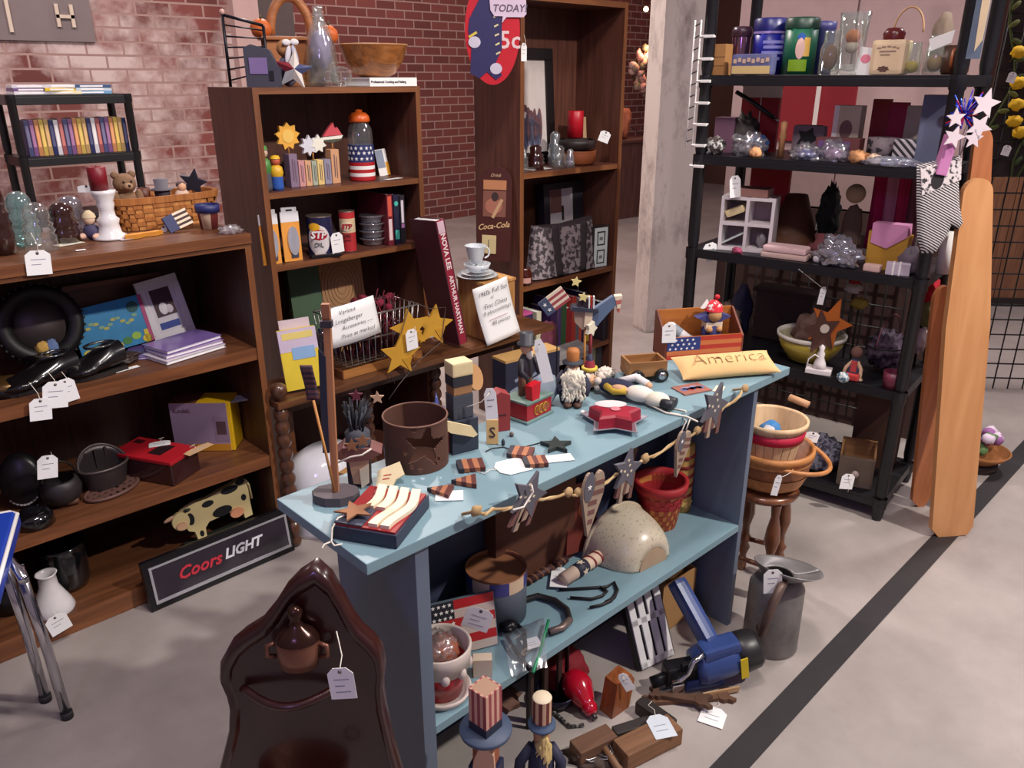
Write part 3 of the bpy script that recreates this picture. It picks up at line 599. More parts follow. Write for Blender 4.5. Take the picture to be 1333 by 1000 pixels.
b = MB().tube([(.085*math.cos(R(a)), .052*math.sin(R(a)), 0) for a in range(0, 360, 12)], .006, TRV, 8, None, True)
for k in range(-3, 4): b.bx(k*.022-.006, k*.022+.006, -.047*math.sqrt(1-(k/4.)**2), .047*math.sqrt(1-(k/4.)**2), -.003, .003, TRV, .001)
for k in (-1, 0, 1): b.bx(-.08*(1-abs(k)*.15), .08*(1-abs(k)*.15), k*.022-.006, k*.022+.006, -.003, .0035, TRV, .001)
b.build('plate', o)
for s_ in (-1, 1): MB().cyl((s_*.05, 0, -.006), (s_*.05, 0, 0), .006, TRV, seg=10).build('foot', o)
# red-lidded box
q = at(238, 622, Z); o = T('display_box', 'box with red lid and dark see-through sides on the third shelf', 'box', (.755, 2.45, Z+.001), R(-62))
MB().bx(-.115, .115, -.062, .062, 0, .07, K(52, 26, 28, .15, coat=.6), .004).build('box', o); b = MB().bx(-.117, .117, -.064, .064, .0701, .082, K(168, 22, 34, .5), .003); b.build('lid', o); MB().bx(.0, .05, -.03, .04, .082, .0826, K(40, 20, 24, .4)).build('printed_panel', o); MB().bx(-.105, -.07, .02, .045, .082, .0826, K(60, 16, 22, .4)).build('printed_panel', o)
o = lay(208, 578, Z+.083, 'white price tag lying on the red box lid', 26, 16, R(-20)); o = lay(258, 585, Z+.083, 'tan cardboard tag on the near corner of the red box lid', 40, 14, R(18), K(196, 160, 116, .8))
# yellow carton
P0, P1 = aty(210, 590, 2.45), aty(310, 600, 2.40)
o = T('picture_carton', 'yellow carton with a lilac front standing at the right of the third shelf', 'carton', (.935, 2.50, Z+.001), R(-42)); W, H, D = .2, .175, .095
b = MB().bx(-W/2, W/2, .001, D, 0, H, K(226, 180, 24, .5), .002); b.build('box', o)
b = MB().bx(-W/2, W/2*.88, -.0005, .001, .0, H-.001, K(150, 128, 150, .5)).bx(W*.2, W*.44, -.0012, -.0005, .035, .125, K(140, 118, 138, .5)).bx(W*.24, W*.40, -.0016, -.0012, .06, .108, K(84, 60, 64, .5)).bx(-W*.25, W*.44, -.0014, -.0005, 0.0, .025, K(190, 130, 40, .5)); b.build('printed_front', o)
MB().bx(-W/2, -W*.05, .0, D, H, H+.0005, K(110, 66, 40, .6)).build('printed_top', o)
text('Kodak', .022, K(90, 50, 60), o, TR((-.062, -.0008, .147)) @ FRONT, shear=.1)
o = lay(312, 519, Z+.167, 'white leaflet lying on top of the yellow carton', 46, 22, R(-12), K(214, 220, 222), 'leaflet', 'leaflet', False)
# ================================================================== left bookcase, bottom (z .065)
Z = .066
q = at(98, 772, Z); o = T('black_crock', 'black glazed crock at the back of the bottom shelf', 'crock', (q.x, 2.49, Z)); MB().shell([(.058, 0), (.066, .02), (.068, .12), (.064, .13), (.07, .14), (.07, .15)], .006, K(18, 18, 22, .12, coat=.7)).build('body', o)
o = T('black_crock', 'short black pot left of the taller crock on the bottom shelf', 'crock', (q.x-.16, 2.48, Z)); MB().shell([(.05, 0), (.06, .03), (.062, .09)], .006, K(16, 15, 18, .3)).build('body', o)
q = at(68, 815, .04); o = T('porcelain_funnel', 'white porcelain funnel standing mouth down before the bottom shelf', 'funnel', (.375, 2.378, Z)); b = MB().lathe([(.055, 0), (.058, .008), (.05, .03), (.036, .06), (.026, .085), (.024, .12), (.03, .128), (.026, .128), (.02, .12), (.022, .085), (.046, .02), (.05, .001)], K(214, 210, 212, .25, coat=.4), None, 32); b.build('body', o)
ptag(76, 812, aty(76, 812, 2.29), 'white price tag hanging from the white porcelain funnel', 26, 28, R(-12), 0, cord=aty(66, 793, 2.31))
# spotted cow
o = T('cow_cutout', 'cream and black spotted wooden cow standing behind the beer sign', 'cow ornament', (.915, 2.42, Z+.012), R(-4), None, (R(-6), R(-4), R(-4))); CW = K(216, 196, 140, .6)
body = [(-.115, .10), (-.108, .135), (-.09, .142), (-.06, .15), (-.02, .148), (.03, .158), (.075, .166), (.10, .176), (.12, .168), (.122, .13), (.118, .08), (.116, .03), (.088, .028), (.086, .06), (.04, .07), (-.03, .066), (-.046, .05), (-.05, .012), (-.078, .012), (-.082, .05), (-.1, .06)]
MB().prism(body, -.012, .012, CW, FRONT).build('body', o)
BLKS = K(22, 22, 24, .6)
for px_, py_, rx, ry in ((-.02, .13, .02, .011), (.06, .15, .03, .013), (.02, .085, .034, .018), (.1, .105, .009, .012), (-.085, .1, .012, .022), (-.062, .036, .007, .011), (.1, .165, .016, .012)): MB().prism([(x+px_, y+py_) for x, y in circ(14, rx, ry, 20, 380)], .0115, .0135, BLKS, FRONT).build('black_spot', o)
h = MB().prism([(x-.118, y+.108) for x, y in circ(18, .028, .032)], .01, .024, CW, FRONT); h.build('head', o)
MB().prism([(x-.12, y+.094) for x, y in circ(14, .017, .013)], .024, .03, K(214, 168, 130, .6), FRONT).build('muzzle', o)
MB().ell((-.15, -.016, .128), (.02, .005, .007), K(190, 150, 120), None, 12, 8, (0, R(-15), 0)).build('ear', o); MB().ell((-.09, -.016, .136), (.012, .005, .006), BLKS).build('ear', o)
MB().prism([(x+.065, y+.062) for x, y in circ(16, .024, .017)], .012, .02, K(220, 150, 110, .6), FRONT).build('udder', o)
MB().tube([(.12, -.012, .165), (.128, -.014, .14), (.126, -.014, .09)], .004, CW, 8).build('tail', o)
MB().bx(-.12, .12, -.03, .03, 0, .01, K(28, 36, 28, .7)).build('grass_base', o)
# beer sign
o = T('beer_sign', 'black framed beer sign with red and white lettering leaning on the left bookcase', 'sign', (.855, 2.262, .001), R(0), None, (R(-8), 0, R(1.5))); W, H = .50, .165
MB().bx(-W/2, W/2, 0, .022, 0, H, K(20, 18, 22, .3), .004).build('case', o)
b = MB()
for a in ((-W/2+.018, W/2-.012, .02, .03), (-W/2+.018, W/2-.012, H-.028, H-.022), (-W/2+.018, -W/2+.026, .03, H-.028), (W/2-.02, W/2-.012, .03, H-.028)): b.bx(a[0], a[1], -.004, 0, a[2], a[3], K(190, 190, 196, .3, .5), .001)
b.build('silver_border', o); MB().bx(-W/2+.026, W/2-.02, -.001, 0, .03, H-.028, K(42, 36, 46, .12, coat=.6)).build('panel', o)
text('Coors', .056, K(196, 50, 66, .5), o, TR((-.082, -.003, .085)) @ FRONT, 'red_lettering', .001, .35, off=.0012); text('LIGHT', .046, K(225, 225, 230, .5), o, TR((.068, -.003, .088)) @ FRONT, 'white_lettering', .001, .3, off=.0015)
# ================================================================== middle bookcase, top (z 1.518)
Z = 1.5185
def bt(px, Y=2.66): return Vector((aty(px, 110, Y).x, Y, Z))
WIRE = K(30, 28, 36, .4, .6)
q = bt(300, 2.72); o = T('wire_stand', 'black folding wire rack standing at the left end of the middle bookcase top', 'wire rack', q, R(-24)); W = .125; H = .22
for x in (0, W): MB().cyl((x, 0, 0), (x, 0, H-(.03 if x else 0)), .005, WIRE, seg=10).build('upright', o)
for k in range(6): MB().cyl((0, 0, .02+.034*k), (W, 0, .05+.025*k), .0026, WIRE, seg=8).build('wire', o)
MB().cyl((0, 0, H), (W, 0, H-.03), .005, WIRE, seg=10).build('rail', o); MB().ell((0, 0, H+.008), .009, K(190, 150, 140, .5)).build('finial', o)
q = bt(347, 2.62); o = T('slate_house', 'dark slate wooden house block with a lilac window beside the wire rack', 'ornament', q, R(-35)); 
MB().prism([(-.06, 0), (.05, 0), (.05, .05), (.02, .115), (-.035, .13), (-.06, .12)], -.025, .025, K(58, 58, 72, .6), FRONT).build('block', o); MB().bx(-.045, .012, -.028, -.025, .04, .09, K(120, 100, 150, .6)).bx(.015, .03, -.028, -.025, .02, .05, BLACK).build('window_panel', o)
q = bt(384, 2.585); o = T('barn_star', 'red, white and grey metal barn star leaning on the middle bookcase top', 'star', (q.x, q.y, Z+.052), 0, None, (R(-12), R(8), FC*.6)); b = MB()
pts = star(5, .068, .028); ST = [K(206, 198, 190, .5), K(120, 30, 44, .5), K(150, 150, 156, .5), K(206, 198, 190, .5), K(66, 74, 110, .5)]
for i in range(10): b.add([(pts[i][0], pts[i][1], 0), (*pts[(i+1) % 10], 0), (0, 0, .02), (0, 0, -.002)], [(0, 1, 2), (1, 0, 3)], ST[(i//2+i % 2) % 5], FRONT)
b.build('star', o)
q = bt(385, 2.74); o = T('wooden_crate', 'brown wooden bear-handled caddy with orange pumpkins on the middle bookcase top', 'caddy', q, R(-18)); CR = wood((140, 84, 46), (172, 110, 64), .5, 'X')
MB().bx(-.1, .1, -.03, .03, 0, .012, CR).build('base', o)
for y in (-.032, .028): MB().bx(-.1, .1, y, y+.006, 0, .15, CR).build('panel', o)
MB().bx(-.11, .11, -.045, .045, .15, .162, CR, .003).build('shelf', o)
MB().tube([(.07*math.cos(R(a))*(1 if a < 181 else 1), 0, .168+.12*max(0, math.sin(R(a)))) for a in range(0, 181, 12)], .016, CR, 10).build('handle', o)
for x, z in ((-.105, .185), (.125, .17)): MB().lump((x, -.02, z), (.035, .03, .032), K(190, 92, 34, .5), .12, 4, 3, None, None, 2).cyl((x, -.02, z+.028), (x+.006, -.02, z+.045), .004, K(70, 60, 30), seg=8).build('pumpkin', o)
q = bt(378, 2.63); o = T('cloth_bear', 'tan cloth bear with a pale ribbon bow behind the barn star', 'doll', (q.x, 2.64, Z)); MB().ell((0, 0, .05), (.035, .025, .05), K(96, 90, 110, .9)).ell((0, -.004, .12), (.034, .028, .03), K(170, 120, 76, .9)).build('body', o)
b = MB(); b.ell((-.012, -.034, .1), (.01, .006, .03), K(196, 192, 200, .9), None, 12, 8, (0, R(14), 0)).ell((.014, -.034, .098), (.01, .006, .034), K(170, 170, 186, .9), None, 12, 8, (0, R(-12), 0)).ell((-.014, -.034, .138), (.016, .006, .01), K(210, 204, 206, .9)).ell((.016, -.034, .14), (.016, .006, .01), K(210, 204, 206, .9)); b.build('ribbon', o)
q = bt(421, 2.63); o = T('glass_bottle', 'tall clear tapered glass bottle on the middle bookcase top', 'bottle', q); MB().lathe([(.0005, .002), (.05, 0), (.054, .02), (.056, .08), (.05, .13), (.036, .18), (.022, .21), (.017, .245), (.02, .25), (.017, .256), (.013, .25), (.018, .21), (.046, .13), (.05, .02), (.0005, .008)], GLASS, None, 32).build('body', o)
MB().lump((0, 0, .12), (.034, .034, .06), K(150, 130, 170, .7), .4, 3, 3).build('contents', o)
q = bt(452, 2.58); o = T('glass_mug', 'low clear glass mug lying on its side before the wooden bowl', 'mug', (q.x-.005, 2.585, Z+.034)); MB().shell([(.026, 0), (.031, .004), (.032, .075)], .003, GLASS, TR((.0, .04, 0), (R(90), 0, R(-20)))).build('body', o)
MB().tube([(.012*math.cos(R(a))-.036, .012, .018*math.sin(R(a))) for a in range(90, 271, 15)], .003, GLASS).build('handle', o)
q0, q1 = bt(463, 2.53), bt(547, 2.53)
o = T('cook_book', 'white cookery book lying under the wooden bowl, title on its spine', 'book', (1.80, 2.60, Z)); W = .205
MB().bx(-W/2, W/2, -.085, .085, 0, .004, WHITE).bx(-W/2, W/2, -.085, .085, .025, .029, WHITE).bx(-W/2, W/2, -.088, -.085, 0, .029, WHITE).build('cover', o); MB().bx(-W/2+.004, W/2-.004, -.085, .08, .004, .025, PAPER).build('pages', o)
text('Professional Cooking and Baking', .0115, INK, o, TR((-.022, -.0885, .0145)) @ FRONT, off=.0002); text('£2. 20', .011, INK, o, TR((.078, -.0885, .0145)) @ FRONT) if 0 else None
o = T('wooden_bowl', 'large brown turned wooden bowl on the white cookery book', 'bowl', (1.80, 2.63, Z+.030)); BW = wood((120, 70, 34), (176, 112, 56), .35, 'X', 1.2, .3)
MB().shell([(.05, 0), (.075, .012), (.103, .05), (.122, .104), (.125, .109)], .006, BW, None, 40).build('body', o); MB().tube([(.122*math.cos(R(a)), .122*math.sin(R(a)), .109) for a in range(0, 360, 10)], .0036, wood((150, 100, 60), (190, 140, 90)), 6, None, True).build('rim', o)
# ================================================================== middle bookcase, first shelf (z 1.19)
Z = 1.1905
def b1(px, py=238): q = at(px, py, Z); q.y = max(q.y, 2.525); return q
for px, ht, c1, c2, c3, lab in ((345, .15, (84, 84, 92), (70, 130, 60), (196, 170, 150), 'taller peg figure in green over grey at the left of the upper shelf'), (360, .115, (50, 92, 170), (216, 170, 40), (190, 90, 60), 'shorter peg figure in yellow over blue beside the green one')):
    q = aty(px, 240, 2.555); o = T('peg_figure', lab, 'figurine', (q.x+.004, 2.555, Z)); r = .021
    MB().lathe([(.0005, 0), (r*.9, 0), (r, ht*.1), (r*.95, ht*.4)], K(*c1, .4), None, 20).build('legs', o); MB().lathe([(r*.95, ht*.4), (r*1.1, ht*.5), (r*.95, ht*.66), (r*.5, ht*.72)], K(*c2, .4), None, 20).build('torso', o)
    MB().ell((0, 0, ht*.83), (r*.75, r*.75, r*.8), K(*c3, .5)).build('head', o); MB().lathe([(r*.8, ht*.9), (r*.6, ht*.98), (.0005, ht)], K(*c2, .5), None, 16).build('hat', o)
o = T('block_sitter', 'row of pastel wooden letter blocks with three plug-in season toppers', 'ornament', (1.395, 2.60, Z), R(0)); x = 0
BC = [(128, 108, 130), (196, 140, 140), (206, 160, 120), (160, 170, 150), (220, 190, 120), (140, 136, 156), (200, 150, 110)]
for k, (w_, h) in enumerate([(.034, .112), (.026, .088), (.026, .086), (.022, .084), (.027, .086), (.03, .086), (.036, .118)]):
    bk = MB().bx(x, x+w_-.003, -.02, .02, 0, h, K(*BC[k], .7), .002).build('block', o)
    MB().bx(x+w_*.3, x+w_*.4, -.021, -.02, h*.2, h*.85, K(100, 80, 90)).bx(x+w_*.55, x+w_*.62, -.021, -.02, h*.15, h*.8, K(100, 80, 90)).build('painted_stroke', bk); x += w_
def topper(nm, x, z0, z1, shapes):
    t = MB().cyl((x, 0, z0), (x, 0, z1), .003, PINE, seg=8).build(nm, o)
    for out, c, d in shapes: MB().prism([(a+x, e+z1) for a, e in out], -.006-d, .006-d*.5, K(*c, .6), FRONT).build('cutout', t)
topper('sun_topper', .012, .112, .17, [(star(9, .046, .033), (222, 164, 60), 0), (circ(20, .022), (226, 184, 90), -.003)])
topper('snowflake_topper', .105, .086, .135, [([(a-.014, e) for a, e in star(8, .036, .022)], (206, 206, 214), 0), ([(a+.022, e+.004) for a, e in star(7, .032, .02)], (226, 222, 206), -.003)])
topper('melon_topper', .186, .118, .158, [([(-.042, .0), (.045, .004), (.035, -.01), (0, -.018), (-.034, -.012)], (70, 76, 60), 0), ([(-.04, .002), (.043, .006), (.035, -.005), (-.034, -.007)], (226, 220, 206), -.002), ([(-.036, .005), (-.01, .036), (.006, .05), (.012, .03), (.022, .034), (.04, .007)], (196, 70, 80), 0)])
q = aty(480, 236, 2.58); o = T('candy_jar', 'clear glass jar with orange lid wrapped in a stars and stripes band', 'jar', (q.x-.012, 2.60, Z)); r = .046
b = MB(); b.lathe([(.0005, 0), (r, 0), (r, .004)], RED, None, 32)
for k in range(5): b.lathe([(r+.001, .004+.0126*k), (r+.001, .004+.0126*(k+1))], RED if k % 2 == 0 else WHITE, None, 32)
b.build('stripe_band', o); b = MB().lathe([(r+.001, .067), (r+.001, .128)], K(34, 44, 96, .6), None, 32); b.build('star_band', o)
b = MB()
for a in range(160, 380, 24):
    for k, z in enumerate((.08, .1, .117)): b.prism(star(5, .0075, .003), .0, .0012, WHITE, TR((0, 0, z)) @ TR(rot=(0, 0, R(a+12*(k % 2)))) @ TR((0, -(r+.0005), 0)) @ FRONT)
b.build('white_star', o)
MB().lathe([(r, .0), (r*.99, .128), (r, .15), (r*.93, .185), (r*.7, .2), (r*.68, .206)], GLASS, None, 32).build('glass_body', o); MB().lathe([(.0005, .206), (r*.8, .206), (r*.84, .212), (r*.8, .226), (r*.55, .238), (r*.3, .24), (r*.26, .248), (.0005, .25)], K(206, 92, 30, .35), None, 32).build('lid', o)
o = T('gift_card', 'white, grey and orange card standing behind the flag-wrapped jar', 'card', aty(501, 233, 2.66), 0, None, (R(-10), R(-6), R(-10))); o.location.z = Z; MB().bx(-.02, .025, 0, .002, 0, .1, WHITE).bx(-.02, .012, -.0008, 0, .03, .098, K(130, 140, 160)).bx(.014, .026, -.0008, 0, .0, .05, K(226, 160, 40)).build('card', o)
lay(512, 233, Z, 'white price card lying by the flag-wrapped jar', 26, 8, R(6), None, 'paper_slip', 'paper', False)
# ================================================================== middle bookcase, second shelf (z .945)
Z = .9455
for px, lab, dx in ((354, 'orange and white blister pack at the far left of the second shelf', 0), (382, 'orange and white blister pack right of the first one', 0)):
    q = aty(px, 335, 2.535); o = T('blister_pack', lab, 'blister pack', (q.x+.004, 2.54, Z), 0, None, (R(-6), R(3), R(4)))
    MB().bx(-.036, .036, 0, .003, 0, .135, K(222, 150, 60, .5)).bx(-.036, .036, -.0005, .0032, .135, .17, K(222, 220, 222, .5)).bx(-.03, .03, 0, .003, .17, .185, K(222, 220, 222, .5)).build('card', o); MB().bx(-.012, .012, -.0015, -.0005, .172, .178, BLACK).build('hang_hole', o)
    MB().prism([(x*1+.004, y+.07) for x, y in circ(18, .022, .05)], 0.0005, .007, clear(215, 215, 225, .3, .05, .5), FRONT).build('blister', o); MB().prism([(.0, .05), (.014, .05), (.018, .11), (.004, .12)], .0008, .005, K(90, 90, 104, .4), FRONT).bx(-.008, .02, -.004, 0, .012, .04, K(60, 60, 80)).build('tool', o)
def can(px, lab, r, h, base, bands, dy=0):
    q = aty(px, 322, 2.56+dy); o = T('oil_can', lab, 'oil can', (q.x, 2.56+dy, Z)); b = MB()
    b.lathe([(.0005, .001), (r, 0), (r, .003)], K(120, 110, 100, .4, .6), None, 32)
    z = .003
    for c, f in bands: b.lathe([(r-.0008, z), (r-.0008, z+f*h)], K(*c, .35), None, 32); z += f*h
    b.lathe([(r-.0008, z), (r, z+.003), (r-.002, z+.003), (r-.004, z), (.0005, z)], K(130, 116, 104, .35, .7), None, 32); b.build('body', o); return o, r, h
o, r, h = can(418, 'navy and white oil can with a red oval on the second shelf', .046, .138, None, [((36, 36, 70), .2), ((36, 36, 70), .8)])
def wrap(out, r, z, d=.0008):   # bend a flat outline round a can facing the eye
    return None
def curved(o, nm, r, z0, z1, a0, a1, m, e=False, d=.001):
    def f(u, v):
        k = math.sin(math.pi*min(1, max(0, v)))**.5 if e else 1
        a = R((a0+a1)/2+(a1-a0)*(u-.5)*max(k, .02))-math.pi/2
        return ((r+d)*math.cos(a), (r+d)*math.sin(a), z0+(z1-z0)*v)
    return MB().grid(f, 18, 10, m).build(nm, o)
A0 = math.degrees(FC)+6
curved(o, 'white_label', r, .008, .118, A0-52, A0+52, K(214, 208, 206, .4), True, .0006); curved(o, 'yellow_flash', r, .094, .124, A0-44, A0+10, K(230, 176, 40, .4), True); curved(o, 'red_oval', r, .062, .1, A0-36, A0+40, K(186, 34, 52, .4), True, .0012)
text('STP', .034, WHITE, o, TR(rot=(0, 0, R(A0))) @ TR((0, -(r+.002), .081)) @ FRONT, shear=.2, off=.0012); text('OIL', .022, K(50, 60, 56), o, TR(rot=(0, 0, R(A0))) @ TR((0, -(r+.002), .046)) @ FRONT)
o, r, h = can(454, 'slim red and cream oil can beside the clear glass dishes', .03, .142, None, [((180, 50, 54), .2), ((180, 50, 54), .28), ((214, 190, 150), .36), ((186, 50, 54), .16)], .0)
curved(o, 'cream_oval', r, .076, .112, A0-50, A0+50, K(220, 200, 170, .4), True); text('STP', .024, K(170, 30, 40), o, TR(rot=(0, 0, R(A0))) @ TR((0, -(r+.002), .094)) @ FRONT, shear=.2, off=.001); text('GAS', .017, K(40, 44, 40), o, TR(rot=(0, 0, R(A0))) @ TR((0, -(r+.002), .062)) @ FRONT); text('TREATMENT', .006, K(40, 44, 40), o, TR(rot=(0, 0, R(A0))) @ TR((0, -(r+.002), .046)) @ FRONT)
q = aty(436, 310, 2.62); o = T('glass_bottle', 'small clear glass bottle between the two oil cans', 'bottle', (q.x, 2.635, Z)); MB().lathe([(.0005, 0), (.022, 0), (.022, .06), (.01, .08), (.01, .1), (.0005, .1)], GLASS, None, 20).build('body', o)
o = T('black_gadget', 'small black gadget lying before the oil cans, edge over the shelf', 'gadget', (aty(425, 330, 2.52).x, 2.527, Z), R(-16)); MB().bx(-.055, .055, -.018, .02, 0, .012, K(30, 26, 28, .3), .003).build('case', o); MB().bx(.01, .05, -.015, .017, .012, .0135, K(76, 84, 90, .2)).build('screen', o); MB().bx(-.04, .0, -.014, .016, .012, .016, K(180, 160, 150, .5), .002).build('pad', o)
ptag(439, 316, aty(439, 316, 2.505), 'white price tag standing before the slim red oil can', 18, 26, R(-4), 0)
for k in range(4):
    q = aty(485, 318, 2.6); o = T('glass_dish', ['lowest', 'second lowest', 'second from top', 'topmost'][k]+' clear glass dish in the stack beside the red oil can', 'dish', (q.x+.006, 2.605, Z+.0285*k), 0, 'stacked glass dishes'); MB().lathe([(.0005, 0), (.036, 0), (.042, .006), (.042, .018), (.052, .024), (.052, .028), (.04, .0275), (.0005, .0275)], clear(200, 200, 210, .3, .06, .2), None, 28).build('body', o)
for k, (c, w_, lab, tc, tt) in enumerate([((104, 30, 42), .026, 'maroon upright book, left of the three at the right end of the second shelf', (226, 200, 200), 'STANDARD'), ((34, 32, 58), .024, 'navy upright book with teal marks, middle of the three at the right end', (70, 180, 160), 'FOOD'), ((40, 36, 44), .022, 'charcoal upright book, right of the three at the right end of the second shelf', (210, 200, 206), 'REFERENCE')]):
    x = aty(506, 315, 2.535).x+.0+[0, .031, .06][k]
    o = book('reference_book', lab, 'book', (x, 2.535, Z), .2, .192-.004*k, w_, K(*c, .4), rz=0)
    if k == 1: MB().prism([(a+w_/2, e+.155) for a, e in circ(14, .009)], 0, .0008, K(70, 180, 160), TR((0, -.0002, 0)) @ FRONT).bx(.003, w_-.003, -.001, 0, .02, .055, K(70, 180, 160)).build('teal_mark', o)
    else: MB().bx(.005, w_-.006, -.0009, 0, *((.02, .1) if k == 0 else (.08, .165)), K(*tc)).build('pale_title', o); MB().bx(.004, w_-.005, -.0009, 0, *((.11, .185) if k == 0 else (.06, .076)), K(*((206, 84, 66) if k == 0 else (150, 96, 150)))).build('title_band', o)
# ================================================================== things on the bench and in the middle bookcase's lower half
Z = .5555; Z4 = .4605
o = T('album', 'tall green and tan album with ring pattern standing in the middle bookcase', 'album', (1.57, 2.72, Z4+.003), 0, None, (R(-6), 0, R(-3))); MB().bx(-.13, .0, 0, .03, 0, .45, K(84, 112, 84, .6)).build('green_cover', o); b = MB().bx(.0, .19, -.002, .03, 0, .462, K(186, 140, 96, .7)); b.build('tan_cover', o); b = MB()
for k in range(6): b.tube([(.09+(.02+.014*k)*math.cos(R(a)), -.003, .3+(.028+.02*k)*math.sin(R(a))) for a in range(0, 360, 15)], .0009, K(150, 108, 70), 5, None, True)
b.build('ring_pattern', o)
q = aty(385, 440, 2.6); bag('potpourri_bag', 'clear plastic bag with lilac contents at the left of the lower shelf', (1.352, 2.64, Z4), (.055, .05, .14), BAG, .4, 2.4, 3, inner=K(120, 88, 124, .8, var=.3), cat='plastic bag')
bag('crumpled_bag', 'dark blue crumpled plastic bag right of the lilac one', (1.49, 2.60, Z4), (.05, .04, .12), clear(90, 96, 130, .3, .1, .4), .45, 2.6, 8)
# wire basket
o = T('wire_basket', 'silver wire basket of dark red dried flowers on the plank bench', 'basket', (1.55, 2.40, Z+.036), R(0)); W, D, H = .30, .155, .175; SW = K(170, 166, 162, .3, .8)
b = MB()
for k in range(13):
    t = k/12; x = -W/2+W*t
    b.tube([(x*1.12, -D/2*1.12, H), (x, -D/2, .003), (x, D/2, .003), (x*1.12, D/2*1.12, H)], .0016, SW, 6)
for k in range(7):
    y = -D/2+D*k/6; b.tube([(-W/2*1.12, y*1.12, H), (-W/2, y, .003), (W/2, y, .003), (W/2*1.12, y*1.12, H)], .0016, SW, 6)
b.build('wire_mesh', o)
for z, f in ((H, 1.12), (H*.5, 1.06)): MB().tube([(W/2*f*sx, D/2*f*sy, z) for sx, sy in ((-1, -1), (1, -1), (1, 1), (-1, 1))], .003, SW, 8, None, True).build('rim_wire', o)
random.seed(11); o = T('dried_flowers', 'dark red dried flowers and straw filling the wire basket', 'dried flowers', (1.55, 2.40, Z+.045)); b = MB()
for k in range(150):
    x, y = random.uniform(-.125, .13), random.uniform(-.055, .055); h = random.uniform(.05, .17)+.04*(x > .02)
    b.tube([(x, y, 0), (x+random.uniform(-.02, .02), y+random.uniform(-.02, .02), h*.6), (x+random.uniform(-.03, .03), y+random.uniform(-.02, .02), h)], .0022, K(*random.choice([(96, 22, 40), (70, 18, 30), (130, 40, 56), (50, 20, 28)]), .9), 5)
b.build('stems', o); b = MB()
for k in range(26):
    x, y = random.uniform(-.12, .12), random.uniform(-.05, .05); b.lump((x, y, random.uniform(.14, .2)), (.018, .018, .013), K(*random.choice([(120, 24, 48), (96, 20, 36)]), .9), .6, 3, 2, None, None, k)
b.build('flower_heads', o)
S('wooden_tray', 'honey wooden tray under the wire basket on the bench', 'tray', MB().bx(-.17, .17, -.085, .085, 0, .012, OAK).bx(-.17, .17, -.09, -.082, 0, .03, wood((150, 96, 48), (180, 124, 66), .4, 'X')).bx(-.17, .17, .082, .09, 0, .03, OAK).bx(-.175, -.17, -.09, .09, 0, .03, OAK).bx(.17, .175, -.09, .09, 0, .03, OAK), (1.55, 2.40, Z+.001))
c = atv(459, 419, (1.44, 2.29, .8)); c = aty(459, 419, 2.295)
o = T('handwritten_sign', 'white handwritten card clipped to the front of the wire basket', 'sign', c, 0, None, (R(-8), R(-5), R(0))); W, H = .205, .135
MB().grid(lambda u, v: (-W/2+W*u, -.012*math.sin(u*3.1), -H/2+H*v), 12, 4, PAPER, None, .001).build('card', o)
for i, (s_, x, z, sz) in enumerate([('Various', -.02, .046, .022), ('Longaberger', -.02, .018, .022), ('Accessories ----', .01, -.008, .02), ('Price as marked', .005, -.036, .021)]): text(s_, sz, INK, o, TR((x, -.014, z)) @ FRONT, 'handwriting', .0004, .35, off=-.0004)
# yellow book
q = aty(372, 520, 2.30); o = T('activity_book', 'yellow and lilac booklet standing at the left end of the plank bench', 'book', (1.225, 2.30, Z+.013), 0, None, (R(-8), R(-3), R(-20))); W, H = .125, .205
MB().bx(-W/2, W/2, 0, .022, 0, H, K(226, 200, 60, .5), .001).build('cover', o); b = MB().bx(-W/2, W/2, -.0008, 0, H*.64, H, K(206, 190, 210, .5)).bx(-W/2+.012, W/2-.012, -.0014, -.0008, H*.84, H*.95, K(226, 206, 120, .5)).bx(-W*.2, W*.4, -.0014, -.0008, H*.5, H*.7, K(140, 176, 214, .5)).bx(-W/2-.001, -W/2, 0, .022, H*.62, H*.85, K(130, 80, 140, .5)).bx(-W/2-.001, -W/2, 0, .022, 0, H*.6, K(150, 110, 70, .5)); b.build('printed_panel', o)
o2 = MB().bx(-.05, .05, .024, .03, 0, H+.03, K(206, 190, 200, .5)).build('back_sheet', o)
# star trio
o = T('star_trio', 'trio of mustard wooden stars wired together on the plank bench', 'ornament', aty(540, 450, 2.27), 0, None, (0, 0, R(-12))); MUS = K(200, 150, 46, .6); o.location.z += .0
m = mpp(o.location)
for i, (px, py, a0, ro) in enumerate([(521, 462, 84, 28), (534, 428, 98, 28), (564, 424, 80, 29)]):
    c = aty(px, py, 2.255-.012*(i == 0)+.012*(i == 2)); d = c-Vector(o.location); d = Euler((0, 0, R(12))).to_matrix() @ d
    st = MB().prism([(x*m*ro, y*m*ro) for x, y in star(5, 1, .46, a0)], -.005, .005, MUS, FRONT).build('star', o, d)
    MB().prism([(x*m*ro*.5+.008, y*m*ro*.5-.012) for x, y in [(0, 0), (.9, .0), (.5, -1.1), (-.1, -.1)]], .005, .0075, K(190, 140, 40, .6), FRONT).build('overlay', st)
MB().tube([Euler((0, 0, R(12))).to_matrix() @ (aty(px, py, 2.25)-Vector(o.location)) for px, py in ((514, 500), (505, 480), (520, 440), (535, 392), (560, 402), (580, 400), (575, 445), (545, 470), (520, 500), (506, 520))], .0016, K(96, 84, 80, .5, .5), 6).build('wire', o)
MB().bx(-.03, .02, .0, .05, Z-o.location.z+.001, Z-o.location.z+.012, OAK).cyl((0, .012, Z-o.location.z+.012), (0, .012, -.02), .003, PINE, seg=8).build('stand', o)
ptag(536, 442, aty(536, 442, 2.222), 'white price tag wired onto the mustard star trio', 18, 28, R(-4), 0, cord=aty(540, 425, 2.225))
